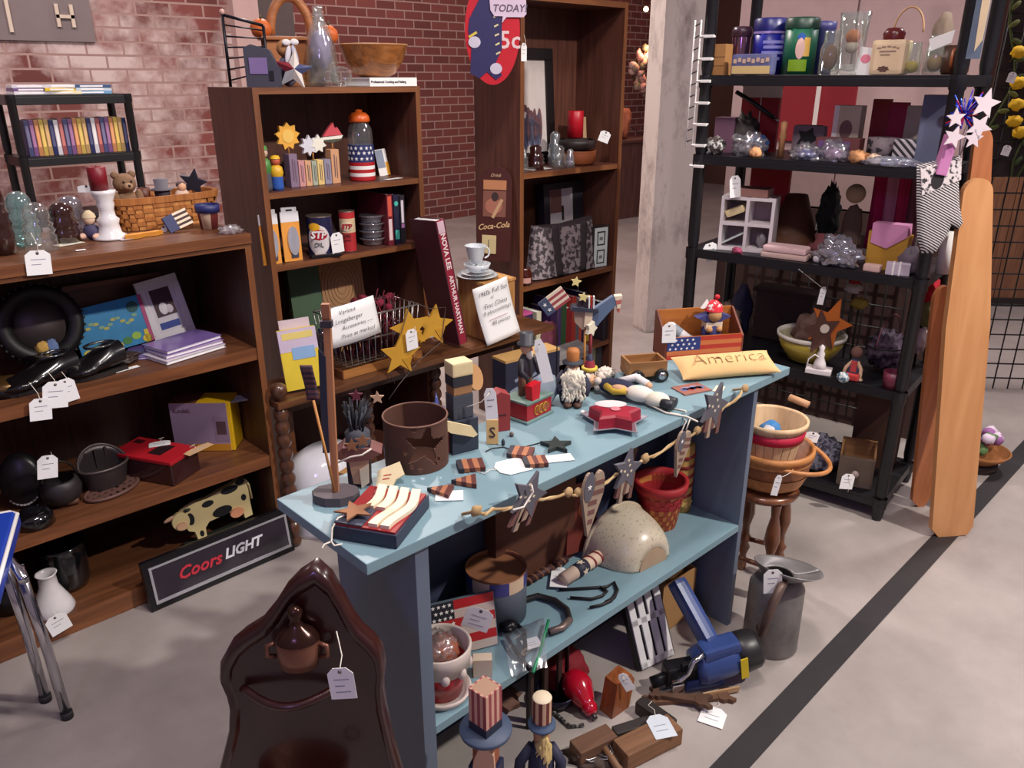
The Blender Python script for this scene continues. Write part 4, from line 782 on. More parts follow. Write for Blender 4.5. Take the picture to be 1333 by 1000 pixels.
# tall maroon album leaning
P0 = aty(592, 456, 2.32); o = T('tall_album', 'tall maroon yearbook leaning beside the middle bookcase, white title on spine', 'book', (P0.x-.002, 2.285, Z+.019), 0, None, (R(-4), R(-8.5), R(0)))
MB().bx(-.002, .003, 0, .16, 0, .49, K(74, 26, 40, .5, bump=.3)).bx(.035, .04, 0, .16, 0, .49, K(74, 26, 40, .5)).bx(.003, .035, 0, .004, 0, .49, K(140, 28, 50, .5)).build('cover', o); MB().bx(.003, .035, .004, .155, .004, .486, PAPER).build('pages', o)
text('ARTHUR HARTMAN', .026, K(226, 206, 206), o, TR((.019, -.001, .16), (0, R(90), 0)) @ FRONT, off=.0006); text('NOVA LEE', .03, K(226, 206, 206), o, TR((.019, -.001, .37), (0, R(90), 0)) @ FRONT, off=.0008); MB().bx(.004, .034, -.001, 0, .44, .485, K(200, 170, 180)).build('spine_band', o)
# bamboo box
BAM = wood((170, 120, 66), (200, 152, 92), .5, 'Z')
o = T('bamboo_box', 'honey bamboo box on the bench carrying the china cup stack', 'box', (2.03, 2.30, Z+.001), R(-3)); H = .225
for x in (0, .148): MB().bx(x, x+.012, 0, .17, 0, H, BAM).build('side', o)
MB().bx(.012, .148, .158, .17, 0, H, BAM).build('back', o); MB().bx(-.004, .164, -.004, .174, H, H+.012, BAM, .002).build('top', o); MB().bx(.012, .148, 0, .012, 0, H, wood((150, 104, 56), (180, 132, 78), .5, 'Z')).bx(.03, .05, -.002, 0, .02, H-.02, BAM).bx(.07, .09, -.002, 0, .02, H-.02, BAM).build('front', o)
CH = K(214, 220, 224, .12, coat=.6); qx, qy, qz = 2.075, 2.39, Z+H+.0135
for k, (r, lab) in enumerate([(.082, 'white china plate with a grey rim under the cup stack'), (.068, 'white china saucer second from the bottom of the cup stack')]):
    o = T('china_plate', lab, 'plate', (qx, qy, qz+.011*k)); MB().lathe([(.0005, 0), (r*.55, 0), (r*.6, .003), (r, .011), (r, .0125), (r*.58, .006), (.0005, .005)], CH, None, 36).build('body', o); MB().tube([(r*math.cos(R(a)), r*math.sin(R(a)), .0118) for a in range(0, 360, 10)], .0012, K(130, 140, 150, .3), 5, None, True).build('rim_line', o)
o = T('china_bowl', 'white china bowl between the saucer and the cup', 'bowl', (qx, qy, qz+.0235)); MB().shell([(.03, 0), (.045, .012), (.055, .035)], .003, CH).build('body', o); MB().bx(-.02, .02, -.0475, -.046, .014, .02, K(130, 140, 150)).build('leaf_print', o)
o = T('china_cup', 'white china cup with a side handle on top of the stack', 'cup', (qx-.008, qy, qz+.06)); MB().shell([(.022, 0), (.024, .003), (.034, .03), (.042, .068), (.044, .072)], .0025, CH).build('body', o); MB().tube([(.037+.02*math.sin(R(a)), -.0, .042+.022*math.cos(R(a))) for a in range(0, 181, 15)], .0035, CH, 8, TR(rot=(0, 0, R(-30)))).build('handle', o)
c = aty(647, 405, 2.255); o = T('handwritten_sign', 'tall white handwritten card about a china set leaning on the bamboo box', 'sign', c, 0, None, (R(-8), R(-11), R(-8))); W, H = .165, .235
MB().grid(lambda u, v: (-W/2+W*u, .008*math.sin(v*3.1)-.004*math.sin(u*3.1), -H/2+H*v), 6, 12, PAPER, None, .001).build('card', o)
for s_, x, z, sz in [('1960s Full Set', 0, .085, .025), ('of', -.01, .062, .018), ('Fine China', 0, .034, .026), ('8 placesettings', 0, .008, .0225), ('48 pieces', .005, -.04, .024)]: text(s_, sz, INK, o, TR((x, -.0045, z)) @ FRONT, 'handwriting', .0004, .3, off=-.0004)
text('$75.00', .02, K(190, 120, 120), o, TR((.0, -.0035, -.015)) @ FRONT, 'red_handwriting', .0004, .3) if 0 else MB().bx(-.045, .045, -.004, -.003, -.024, -.0225, K(200, 150, 150)).build('red_underline', o)
# below the bench
o = T('porcelain_basin', 'large white porcelain basin turned over on the floor under the bench', 'basin', (1.31, 2.362, 0)); MB().lathe([(.0005, .30), (.08, .298), (.13, .27), (.155, .2), (.16, .1), (.165, .02), (.16, 0), (.15, .0), (.15, .1), (.14, .2), (.0005, .285)], K(224, 224, 230, .1, coat=.8), None, 40, True, 1, .8).build('body', o)
o = T('cardboard_flap_box', 'open brown cardboard carton under the left end of the bench', 'carton', (1.30, 2.16, 0), R(20)); MB().bx(-.06, .06, -.02, .02, 0, .3, CARD).build('box', o); MB().add([(-.06, -.02, .3), (.06, -.02, .3), (.075, -.06, .33), (-.045, -.06, .33)], [(0, 1, 2, 3), (3, 2, 1, 0)], CARD).build('flap', o)
for i, (px, py, c) in enumerate([(512, 524, (60, 60, 130)), (534, 516, (90, 100, 160))]):
    q = aty(px, py, 2.18); bag('snack_packet', ['blue shiny packet under the bench near the rusty lantern', 'paler blue shiny packet beside the first under the bench'][i], (q.x+.12*i, 2.18, 0), (.045, .035, .26), K(*c, .2, coat=.5), .3, 2.5, i, 'packet')
bag('clear_packet', 'clear wrapped packet with red ribbon standing under the bench', (1.80, 2.14, 0), (.045, .04, .2), BAG, .4, 3, 21, 'packet', inner=K(96, 40, 44, .8))
o = T('dark_box', 'dark navy picture box with a tan top edge under the bench end', 'box', (2.15, 2.14, 0), R(-6)); MB().bx(-.14, .14, 0, .09, 0, .5, K(40, 42, 62, .5, var=.4), .003).build('box', o); MB().bx(-.14, .14, 0, .09, .5, .51, K(190, 150, 90, .7)).build('lid', o); b = MB()
for k in range(9): b.box((-.1+.024*k, -.001, .38+.05*math.sin(k*2.1)), (.04, .002, .012), K(130, 140, 160, .6), 0, (0, R(-18), 0))
b.build('printed_front', o)
# ================================================================== tallest bookcase
Z = 1.1655
def c1(px, Y=2.6): return Vector((aty(px, 215, Y).x, Y, Z))
o = T('framed_print', 'black framed print of a marching group leaning in the tallest bookcase', 'picture frame', (2.735, 2.735, Z+.006), 0, None, (R(-4), 0, R(0))); W, H = .28, .50; FRB = K(20, 16, 18, .35)
for a in ((-W/2, W/2, 0, .05), (-W/2, W/2, H-.05, H), (-W/2, -W/2+.05, .05, H-.05), (W/2-.05, W/2, .05, H-.05)): MB().bx(a[0], a[1], -.012, .006, a[2], a[3], FRB, .004).build('frame_rail', o)
MB().bx(-W/2+.05, W/2-.05, -.004, .0, .05, H-.05, K(206, 196, 190, .5)).build('mat_board', o); b = MB()
for k in range(9): b.prism([(x+(-.05+.012*k+.004*(k % 2)), y+.13+.02*(k % 3)) for x, y in circ(12, .016, .075)], .004, .005, K(*[(76, 80, 106), (98, 100, 124), (110, 76, 80)][k % 3], .7), FRONT)
for k in range(6): b.prism([(x+(-.046+.018*k), y+.245-.012*k) for x, y in circ(10, .013, .016)], .005, .0056, K(96, 66, 72, .7), FRONT)
b.build('printed_figures', o)
def cj(label, px, r, h, m, Y=2.6):
    q = c1(px, Y); return S('glass_insulator', label, 'insulator', MB().lathe([(.0005, 0), (r, 0), (r*1.02, h*.3), (r*.85, h*.34), (r, h*.42), (r*.8, h*.5), (r*.9, h*.6), (r*.62, h*.66), (r*.68, h*.9), (r*.3, h), (.0005, h)], m, None, 24), q)
cj('brown glazed insulator in the tallest bookcase below the framed print', 697, .04, .105, BRGL, 2.59)
cj('grey clear insulator at the left edge of the tallest bookcase shelf', 682, .02, .1, GLASS, 2.545)
cj('tall clear glass insulator behind the faceted one', 722, .034, .15, clear(180, 190, 196, .3, .05, .25), 2.66)
cj('clear faceted glass insulator beside the terracotta bowl', 728, .034, .095, GLASS, 2.575)
cj('small clear glass insulator against the terracotta bowl', 742, .022, .08, clear(200, 200, 205, .35, .05, .2), 2.55)
o = T('terracotta_bowl', 'orange terracotta bowl in the tallest bookcase', 'bowl', (2.90, 2.60, Z)); MB().shell([(.06, 0), (.075, .01), (.08, .05), (.078, .058), (.082, .064)], .006, K(164, 92, 52, .6)).build('body', o)
o = T('black_pottery_dish', 'black pottery dish on the terracotta bowl, under the red candle', 'dish', (2.87, 2.605, Z+.0645)); MB().shell([(.05, 0), (.085, .012), (.092, .035), (.085, .05)], .006, K(44, 34, 34, .5)).build('body', o); o.location.x = 2.885
MB().lathe([(.0005, .012), (.055, .012), (.055, .053), (.0005, .056)], K(40, 32, 32, .5), None, 28).build('lid', o)
q = c1(760, 2.6); o = T('candle', 'bright red pillar candle standing on black pottery in the tallest bookcase', 'candle', (2.875, 2.605, Z+.122)); MB().lathe([(.0005, 0), (.037, 0), (.037, .115), (.034, .118), (.0005, .114)], K(178, 16, 34, .4), None, 28).build('wax', o); MB().cyl((0, 0, .114), (.002, 0, .124), .0012, BLACK, seg=6).build('wick', o)
S('cardboard_sheet', 'tan cardboard card leaning on the right side of the tallest bookcase', 'cardboard', MB().bx(-.05, .05, 0, .004, 0, .2, K(170, 138, 104, .8)), (2.99, 2.68, Z+.006), 0, None, (R(-6), 0, R(-12)))
ptag(787, 178, (2.93, 2.5, 1.2), 'white price tag beside the black pottery dish', 14, 14, R(20))
lay(700, 220, Z, 'white paper flyer overhanging the tallest bookcase shelf', 36, 18, R(-4), None, 'flyer', 'paper', False)
ptag(682, 68, aty(682, 68, 2.495), 'white price tag hanging at the upper left of the tallest bookcase', 10, 22, 0, 0, cord=aty(682, 45, 2.495))
Z = .6705
o = T('quilted_bag', 'grey paisley quilted bag filling the second shelf of the tallest bookcase', 'bag', (2.765, 2.57, Z)); PAIS = voro((62, 54, 58), (150, 138, 140), 46, .8, .5, 'noise', name='paisley_cloth')
def f(u, v):
    a = u*2*math.pi; k = 1-.12*v; s_ = lambda c, e: math.copysign(abs(c)**e, c)
    return (.225*k*s_(math.cos(a), .5), .055*(1-.45*v)*s_(math.sin(a), .6), .008+.232*v+.012*math.cos(a*2)*v)
b = MB().grid(f, 40, 12, PAIS); b.add([f(i/40, 1) for i in range(40)], [tuple(range(40))], K(60, 50, 54)); b.add([f(i/40, 0) for i in range(40)], [tuple(range(40))], PAIS); b.build('body', o)
for x in (-.07, .09): MB().grid(lambda u, v: (x-.02+.04*u-.02*v+(.04*v if x > 0 else 0), -.062+.026*v, .01+.235*v), 4, 10, K(52, 44, 48, .8), None, .003).build('strap', o)
o = T('calendar_box', 'black boxed picture calendar standing behind the grey paisley bag', 'box', (2.915, 2.68, Z+.003), 0, None, (R(-4), 0, 0)); MB().bx(-.14, .14, 0, .04, 0, .40, K(34, 32, 40, .5), .003).build('box', o); MB().bx(-.1, .06, -.001, 0, .2, .37, K(206, 200, 200, .5)).bx(-.1, -.02, -.0016, -.001, .26, .37, K(120, 84, 76, .5)).bx(-.1, .1, -.0016, 0, .175, .19, K(200, 190, 190, .5)).bx(.0, .04, -.002, 0, .175, .19, K(206, 150, 50)).bx(-.02, -.005, -.002, -.001, .22, .29, K(40, 36, 40)).build('printed_panel', o)
o = T('switch_card', 'white card with two black frame outlines at the right end of the shelf', 'card', (2.995, 2.525, Z), R(-8)); MB().bx(-.05, .05, 0, .05, 0, .2, K(44, 40, 42, .5)).build('box', o); b = MB().bx(-.042, .042, -.001, 0, .004, .196, K(206, 216, 214, .5)); b.build('white_face', o); b = MB()
for z in (.02, .11):
    for a in ((-.025, .025, z, z+.006), (-.025, .025, z+.062, z+.068), (-.025, -.019, z, z+.068), (.019, .025, z, z+.068)): b.bx(a[0], a[1], -.002, -.001, a[2], a[3], K(40, 50, 50))
    b.bx(-.01, .01, -.002, -.001, z+.025, z+.04, K(120, 124, 124))
b.build('printed_frame', o)
o = T('candle_jar', 'amber glass candle jar at the left front of the second shelf', 'jar', Vector((2.485, 2.535, Z))); MB().lathe([(.0005, 0), (.034, 0), (.036, .05), (.026, .066), (.028, .076), (.0005, .078)], K(70, 24, 16, .08, coat=1.), None, 24).build('body', o); curved(o, 'pink_label', .0365, .012, .036, A0-40, A0+40, K(200, 150, 140, .5))
o = T('dark_bottle', 'dark green bottle behind the paisley bag in the tallest bookcase', 'bottle', (2.48, 2.68, Z)); MB().lathe([(.0005, 0), (.03, 0), (.03, .12), (.011, .16), (.011, .21), (.013, .215), (.0005, .216)], K(26, 30, 26, .1, coat=.8), None, 20).build('body', o)
Z = .2875
random.seed(5); x = 2.69
for k in range(9):
    t = random.choice([.022, .03, .038]); c = [(70, 44, 92), (90, 60, 120), (60, 96, 60), (150, 40, 44), (176, 60, 50), (100, 100, 104), (190, 80, 60), (40, 40, 70), (206, 170, 50)][k]; h = random.uniform(.2, .27)
    book('shelf_book', ['dark purple book', 'violet book', 'green book', 'dark red book', 'brick red book', 'grey book', 'orange-red book', 'navy book', 'yellow book'][k]+' standing in the row on the tallest bookcase third shelf', 'book', (x, 2.56, Z), .16, h, t, K(*c, .5), group='books on the tall case third shelf'); x += t+.001
o = book('binder', 'thick white-edged binder with pink top behind the handwritten china card', 'binder', (2.46, 2.53, Z), .2, .235, .075, K(60, 46, 84, .5), K(214, 190, 200)); MB().bx(.004, .071, .0, .2, .2355, .246, K(206, 90, 150, .5)).build('pink_band', o)
book('shelf_book', 'cream paperback beside the thick pink-topped binder', 'book', (2.55, 2.52, Z), .17, .24, .03, K(206, 200, 170, .7))
bag('plum_cushion', 'plum satin cushion behind the grey board in the tallest bookcase', (2.63, 2.53, Z), (.075, .02, .11), K(116, 60, 76, .4), .25, 2, 3, 'cushion')
S('grey_board', 'weathered grey wooden board overhanging the tallest bookcase third shelf', 'board', MB().prism([(-.18, -.07), (.17, -.09), (.2, .03), (-.15, .05)], 0, .03, wood((116, 112, 112), (146, 142, 140), .8, 'X')), (2.60, 2.44, Z+.03), R(0), None, (R(6), R(0), R(4)))
book('shelf_book', 'black book at the right end of the third shelf, jutting out', 'book', (3.02, 2.51, Z), .16, .2, .04, K(36, 28, 40, .5), rz=R(4))
Z = .0605
for k, (c, h, lab) in enumerate([((60, 24, 30), .17, 'maroon book on the lowest shelf of the tallest bookcase'), ((150, 146, 110), .2, 'olive cream book on the lowest shelf of the tallest bookcase'), ((64, 64, 70), .19, 'charcoal book on the lowest shelf of the tallest bookcase')]): book('shelf_book', lab, 'book', (2.9+.05*k, 2.53, Z), .18, h, .045, K(*c, .5))
# on the tall bookcase's left side
o = T('soda_board', 'dark brown painted soda board with script lettering beside the tall bookcase', 'board', (2.375, 2.44, Z+.02), 0, None, (R(-5), 0, R(-60))); o.location = (*atx(643, 290, 2.355).xy, .79); o.rotation_euler = (R(-6), 0, R(-62)); W, H = .15, .40
out = [(-W/2, 0), (W/2, 0), (W/2, H-.06)]+[(W/2*math.cos(R(a)), H-.06+.06*math.sin(R(a))) for a in range(15, 180, 15)]+[(-W/2, H-.06)]
MB().prism(out, -.01, .01, K(72, 34, 30, .5), FRONT).build('board', o); MB().bx(-.055, .05, -.012, -.01, .305, .345, K(190, 130, 90, .6)).bx(-.055, .05, -.0115, -.01, .19, .30, K(130, 84, 70, .6)).prism([(x-.005, y+.235) for x, y in circ(16, .04, .034)], .011, .0125, K(170, 110, 90, .6), FRONT).prism([(x, y+.275) for x, y in circ(14, .016, .02)], .0115, .013, K(60, 44, 44, .6), FRONT).box((.012, -.0128, .225), (.014, .001, .09), K(196, 160, 120, .6), 0, (0, R(28), 0)).build('painted_picture', o)
text('Coca-Cola', .034, K(214, 178, 130), o, TR((-.005, -.0115, .15), (0, R(-8), 0)) @ FRONT, 'script_lettering', .0006, .4, off=.0006); text('Drink', .02, K(206, 176, 140), o, TR((0, -.0115, .365)) @ FRONT, 'script_lettering', .0006, .4)
MB().bx(-.055, .01, -.014, -.0105, .03, .11, K(206, 190, 140, .8)).bx(-.025, -.022, -.0146, -.014, .05, .09, INK).build('price_note', o)
# round advertising sign high on the tall case
c = aty(641, 40, 2.47); o = T('oval_sign', 'red oval advertising sign with a navy coat and white speech bubble, high on the tall bookcase', 'sign', c, 0, None, (0, 0, FC+R(8))); m = mpp(c)
o['label'] = 'red oval sign with a speech bubble, high on the tallest bookcase'
MB().prism([(x*m, y*m) for x, y in circ(40, 36, 66)], 0, .006, K(186, 24, 40, .4), FRONT).build('red_oval', o)
MB().prism([(x*m, y*m) for x, y in [(-14, 42), (2, 42), (12, 20), (12, -22), (4, -38), (12, -54), (4, -60), (-8, -50), (-18, -58), (-30, -52), (-28, -20), (-32, 0), (-30, 14)]], .006, .009, K(36, 32, 84, .5), FRONT).build('navy_coat', o)
b = MB()
for k in range(6): b.box(((3+k*.8)*m, -.0098, (28-11*k)*m), (6*m, .001, 2*m), K(206, 196, 150), 0, (0, R(-25), 0))
b.box((-26*m, -.0098, -5*m), (12*m, .001, 3*m), K(206, 180, 70), 0, (0, R(-30), 0)); b.build('gold_trim', o)
for x_, y_ in ((-24, -14), (4, -46)): MB().prism([((x*8+x_)*m, (y*7+y_)*m) for x, y in circ(16)], .009, .012, K(196, 190, 206, .5), FRONT).build('white_cuff', o)
b = MB().prism([(x*m, y*m) for x, y in [(-6, 66), (42, 66), (44, 20), (40, 16), (18, 16), (12, 9), (13, 17), (2, 17), (-3, 24)]], .010, .014, K(206, 186, 206, .5), FRONT); b.build('speech_bubble', o)
text('TODAY!', 12*m, K(84, 70, 90), o, TR((22*m, -.0145, 26*m)) @ FRONT, 'lettering', .0005, .2, off=.0006); text('Call', 22*m, K(190, 50, 90), o, TR((12*m, -.0145, 44*m)) @ FRONT, 'red_lettering', .0005, .4, off=.0008); text('for', 16*m, K(190, 50, 90), o, TR((31*m, -.0145, 48*m)) @ FRONT, 'red_lettering', .0005, .4)
text('5c', 30*m, K(214, 190, 190), o, TR((23*m, -.0068, -12*m)) @ FRONT, 'lettering', .0005, 0, off=.0012)
# ================================================================== on top of the blue shelf (z .795)
Z = TOPZ+.0006
RUST = K(92, 60, 48, .75, .2, var=.25); OFFW = K(226, 214, 190, .75); TIN = K(150, 104, 72, .7, .2)
def stick(o, nm, p0, p1, r, m, par=None): return MB().cyl(p0, p1, r, m, seg=8).build(nm, par or o)
def zof(px, py, p):  # height over p's base of what shows at (px,py) right above p
    return atv(px, py, p).z-Vector(p).z
# flag stand
q = at(438, 650, Z); o = T('flag_stand', 'slim wooden post with furled navy flag on a grey base, left end of blue shelf', 'ornament', q, FC); m = mpp(q)
MB().prism([(x*31*m, y*22*m) for x, y in circ(10, 1)], 0, .018, K(88, 80, 84, .7)).build('base', o); tz = zof(424, 412, q)
tx = (Euler((0, 0, -FC)).to_matrix() @ (atv(425, 412, q)-q)).x; MB().prism([(-.006, 0), (.006, 0), (.007+tx, tz-.02), (-.006+tx, tz-.02)], -.006, .006, wood((160, 104, 70), (190, 132, 92), .5, 'Z'), TR((0, 0, .018)) @ FRONT).build('post', o)
MB().prism([(-.014, tz*.28), (-.002, tz*.28), (-.002+tx*.8, tz*.8), (-.015+tx*.9, tz*.84)], -.009, .002, K(36, 38, 58, .8), TR((-.002, -.006, .0)) @ FRONT).build('furled_flag', o); MB().box((tx, -.004, tz-.012), (.02, .014, .012), K(50, 46, 56)).box((tx, -.0, tz+.008), (.014, .012, .03), K(150, 96, 66)).build('finial', o)
a = atv(410, 518, q)-q; b_ = Euler((0, 0, -FC)).to_matrix() @ a; stick(o, 'dowel', (0, -.006, .018), (b_.x, -.012, b_.z), .0025, PINE)
MB().grid(lambda u, v: (b_.x-.012+.022*u-.006*v+.0*u, -.012+.003*math.sin(v*5), b_.z+.0+.068*v), 4, 8, voro((48, 36, 48), (96, 60, 66), 30, .8, .5, 'Z', name='dark_stripe_cloth'), None, .002).build('plaid_flag', o)
# star-hatted gnome
q = at(470, 628, Z); o = T('wooden_gnome', 'carved bearded figure in a dark starred hat beside the rusty lantern', 'figurine', q, FC+R(6)); m = mpp(q)
MB().prism([(-15*m, 0), (13*m, 0), (16*m, 58*m), (-16*m, 60*m)], -.016, .016, K(60, 44, 54, .7), FRONT).build('body', o)
MB().prism([(-8*m, 6*m), (8*m, 4*m), (14*m, 40*m), (-12*m, 40*m)], .016, .022, K(188, 150, 120, .7), FRONT).prism([(2*m, 0), (12*m, 8*m), (13*m, 34*m), (1*m, 26*m)], .022, .027, K(214, 200, 172, .8), FRONT).build('beard', o)
MB().prism([(-32*m, 46*m), (-14*m, 38*m), (14*m, 40*m), (30*m, 48*m), (18*m, 54*m), (-18*m, 58*m)], -.02, .026, K(112, 70, 66, .7), FRONT).build('hat_brim', o)
MB().lathe([(15*m, 52*m), (16*m, 72*m), (10*m, 78*m), (.0005, 79*m)], K(64, 66, 76, .8, bump=.5), None, 20).build('hat_crown', o)
b = MB()
random.seed(2)
for k in range(44): 
    x, y = random.uniform(-13, 12)*m, random.uniform(-9, 9)*m; b.tube([(x*.6, y, 74*m), (x, y, random.uniform(84, 98)*m), (x*1.6+.004, y*1.2, random.uniform(96, 116)*m)], .0018, K(*random.choice([(44, 46, 54), (70, 72, 80), (30, 30, 36)]), .9), 5)
b.build('feathers', o)
for x, z, s_, c in ((-6, 62, 10, TIN), (8, 68, 10, TIN)): MB().prism([(a*s_*m+x*m, e*s_*m+z*m) for a, e in star(5, 1, .42)], .027, .029, c, FRONT).build('tin_star', o)
for (x, z, c) in ((2, 122, K(104, 40, 56)), (28, 118, K(196, 160, 130))): w1 = MB().tube([(0, 0, 80*m), (x*m*.5, 0, 104*m), (x*m, 0, z*m)], .0009, IRON, 5).build('wire', o); MB().prism([(a*9*m+x*m, e*9*m+z*m) for a, e in star(5, 1, .45)], 0, .003, c, FRONT).build('wire_star', w1)
MB().tube([(-24*m, -.03, 40*m), (-8*m, -.034, 48*m), (6*m, -.034, 50*m), (18*m, -.034, 58*m)], .0018, STRING, 6).build('string', o)
# rusty lantern
q = at(543, 600, Z); o = T('star_lantern', 'rusty brown tin can lantern with a cut-out star, open at the top', 'lantern', q, FC); m = mpp(q); r = 41*m; H = zof(543, 540, q)
LAN = MB(); n = 60
sp = star(5, 33*m, 13*m, 80); cx, cz = 17*m, 38*m
def instar(x, z):
    c = False
    for i in range(10):
        (x1, y1), (x2, y2) = sp[i], sp[(i+1) % 10]
        if (y1 > z) != (y2 > z) and x < (x2-x1)*(z-y1)/(y2-y1)+x1: c = not c
    return c
nz = 44; n = 150
for i in range(n):
    a0, a1 = 2*math.pi*i/n, 2*math.pi*(i+1)/n
    for j in range(nz):
        am = (a0+a1)/2; zm = H*(j+.5)/nz; fr = math.sin(am) < 0
        if fr and (instar(r*(am-1.5*math.pi)-cx, zm-cz) or any((r*(am-1.5*math.pi)-hx*m)**2+(zm-hz*m)**2 < (3.2*m)**2 for hx, hz in ((-10, 30), (3, 62), (10, 8), (34, 16), (-2, 12)))): continue
        LAN.add([(rr*math.cos(a), rr*math.sin(a), z) for rr in (r, r-.0025) for a, z in ((a0, H*j/nz), (a1, H*j/nz), (a1, H*(j+1)/nz), (a0, H*(j+1)/nz))], [(0, 1, 2, 3), (7, 6, 5, 4), (0, 4, 5, 1), (3, 2, 6, 7)], RUST)
LAN.build('body', o); MB().lathe([(.0005, .001), (r-.003, .001), (r-.003, .003), (.0005, .003)], RUST, None, 32).build('bottom', o); MB().tube([(r*math.cos(R(a)), r*math.sin(R(a)), H) for a in range(0, 360, 8)], .0022, K(112, 78, 64, .6, .3), 6, None, True).build('rim', o)
MB().prism([(x*10*m-22*m, z*9*m+12*m) for x, z in star(5, 1, .5)], 0, .002, TIN, TR((0, -r*.86-.001, 0), (0, 0, R(-33))) @ FRONT).build('tin_star', o)
# flag plaque on navy box
c4 = [at(*p_, Z+.026) for p_ in ((429, 684), (514, 698), (559, 646), (484, 632))]; c = sum(c4, Vector())/4; ux = (c4[1]-c4[0]).normalized(); L = ((c4[1]-c4[0]).length+(c4[2]-c4[3]).length)/2; Wd = ((c4[2]-c4[1]).length+(c4[3]-c4[0]).length)/2
o = T('flag_plaque', 'flag plaque with raised wavy cream stripes on a navy box at the front left corner', 'ornament', (c.x, c.y, Z), math.atan2(ux.y, ux.x)); MB().bx(-L/2, L/2, -Wd/2, Wd/2, 0, .026, K(44, 50, 70, .5), .002).build('box', o)
MB().bx(-L/2+.004, L/2-.004, -Wd/2+.004, Wd/2-.004, .026, .03, K(150, 44, 44, .55)).build('red_field', o); MB().bx(-L/2+.004, -L*.02, -.012, Wd/2-.004, .03, .033, K(56, 62, 84, .6)).build('navy_canton', o) if 0 else None
CRM = K(232, 222, 192, .7)
for k in range(4):
    xk = -L*.5+L*(.30+.185*k); ya = -Wd/2+.010 if k > 1 else -Wd*.06; yb = Wd/2-.004
    MB().grid(lambda u, v: (xk-.0085+.017*u+.0075*math.sin((ya+(yb-ya)*v)/Wd*6.3+1), ya+(yb-ya)*v, .037), 2, 20, CRM, None, .007, False).build('wavy_stripe', o)
MB().bx(-L/2+.004, -L/2+L*.46, -Wd/2+.004, -Wd/2+Wd*.42, .03, .0325, K(58, 62, 78, .6)).build('navy_canton', o)
MB().prism([(x*.036-L*.27, y*.036-Wd*.27) for x, y in star(5, 1, .42, 60)], .040, .043, TIN).cyl((-L*.27, -Wd*.27, .0325), (-L*.27, -Wd*.27, .040), .003, IRON, seg=8).build('tin_star', o)
b = MB().tube([(-L*.34, -Wd*.3, .036), (-L*.45, -Wd*.40, .034), (-L*.47, -Wd*.52, .024), (-L*.45, -Wd*.6, .004), (-L*.36, -Wd*.66, .003), (-L*.28, -Wd*.6, .003)], .0018, STRING, 6).tube([(-L*.45, -Wd*.6, .004), (-L*.52, -Wd*.66, .002), (-L*.5, -Wd*.74, .002)], .0015, STRING, 6); b.build('string', o)
# cream cut-out with red script
q = at(508, 634, Z); o = T('cream_tag_ornament', 'cream wooden tag with red script leaning on the rusty lantern', 'ornament', q, 0, None, (R(-55), R(-10), FC)); m = mpp(q)
MB().prism([(-18*m, 2*m), (-16*m, 26*m), (14*m, 34*m), (20*m, 14*m), (8*m, 8*m), (4*m, 0)], 0, .004, K(222, 206, 166, .7), FRONT).build('tag', o); MB().bx(-.014, .0, -.0048, -.004, .016, .018, RED).bx(-.012, .004, -.0048, -.004, .024, .026, RED).build('red_script', o)
# striped mini ornaments on wire
STRP = [K(170, 110, 76, .7), K(96, 50, 44, .7)]
def mini(px, py, kind, rz, w, lab):
    q = at(px, py, Z); m = mpp(q); o = T('mini_flag_ornament', lab, 'ornament', q+Vector((0, 0, .001)), FC+R(rz)); s_ = w*m
    if kind == 'tri': out = [(-.55, .0), (.5, -.5), (.42, .55)]
    else: out = [(-.5, -.2), (.5, -.25), (.55, .2), (-.4, .3)]
    for k in range(5):
        x0, x1 = -.55+1.08*k/5, -.55+1.08*(k+1)/5
        f = lambda x: [(a, b) for a, b in ((x, 0),)]
        t0, t1 = (k/5, (k+1)/5) if kind == 'tri' else (.8, .9)
        b = MB().prism([(x0*s_, -.5*s_*t0), (x1*s_, -.5*s_*t1), (x1*s_, .52*s_*t1), (x0*s_, .52*s_*t0)], 0, .009, [K(52, 50, 58, .7), STRP[0], STRP[1], STRP[0], STRP[1]][k] if k else K(52, 50, 58, .7)); b.build('stripe' if k else 'dark_tip', o)
    return o
mini(572, 642, 'tri', -10, 30, 'small striped flag wedge nearest the red and cream plaque'); mini(604, 630, 'tri', 5, 30, 'second striped flag wedge from the red and cream plaque'); mini(613, 609, 'bar', 12, 32, 'striped flag wedge before the dark block figure')
mini(678, 592, 'bar', -12, 30, 'striped flag wedge behind the big white tag'); mini(697, 604, 'bar', 10, 28, 'striped flag wedge right of the big white tag')
lay(585, 646, Z, 'white card under the two nearest striped flag wedges', 36, 26, R(-40), None, 'price_card', 'card', False, lines=0); lay(666, 608, Z, 'big white price tag lying among the striped flag wedges', 40, 42, R(75), PAPER, lines=0); lay(728, 597, Z, 'white card lying before the dark green star', 36, 20, R(-30), None, 'price_card', 'card', False, lines=0)
q = at(724, 582, Z); o = S('wooden_star', 'dark green wooden star lying flat on the blue shelf top', 'ornament', MB().prism([(x*.036, y*.04) for x, y in star(5, 1, .42, 20)], 0, .009, K(44, 52, 50, .7)), q, FC)
S('wire_garland', 'thin dark wire with beads lying among the striped flag wedges', 'wire', MB().tube([at(x, y, Z+.0012) for x, y in ((632, 588), (640, 584), (655, 582), (668, 586), (690, 580), (705, 576))], .0012, IRON, 6).lump(at(655, 577, Z+.005), (.004, .004, .01), K(50, 56, 66), .2).lump(at(666, 566, Z+.004), (.005, .005, .006), K(96, 84, 76), .2))
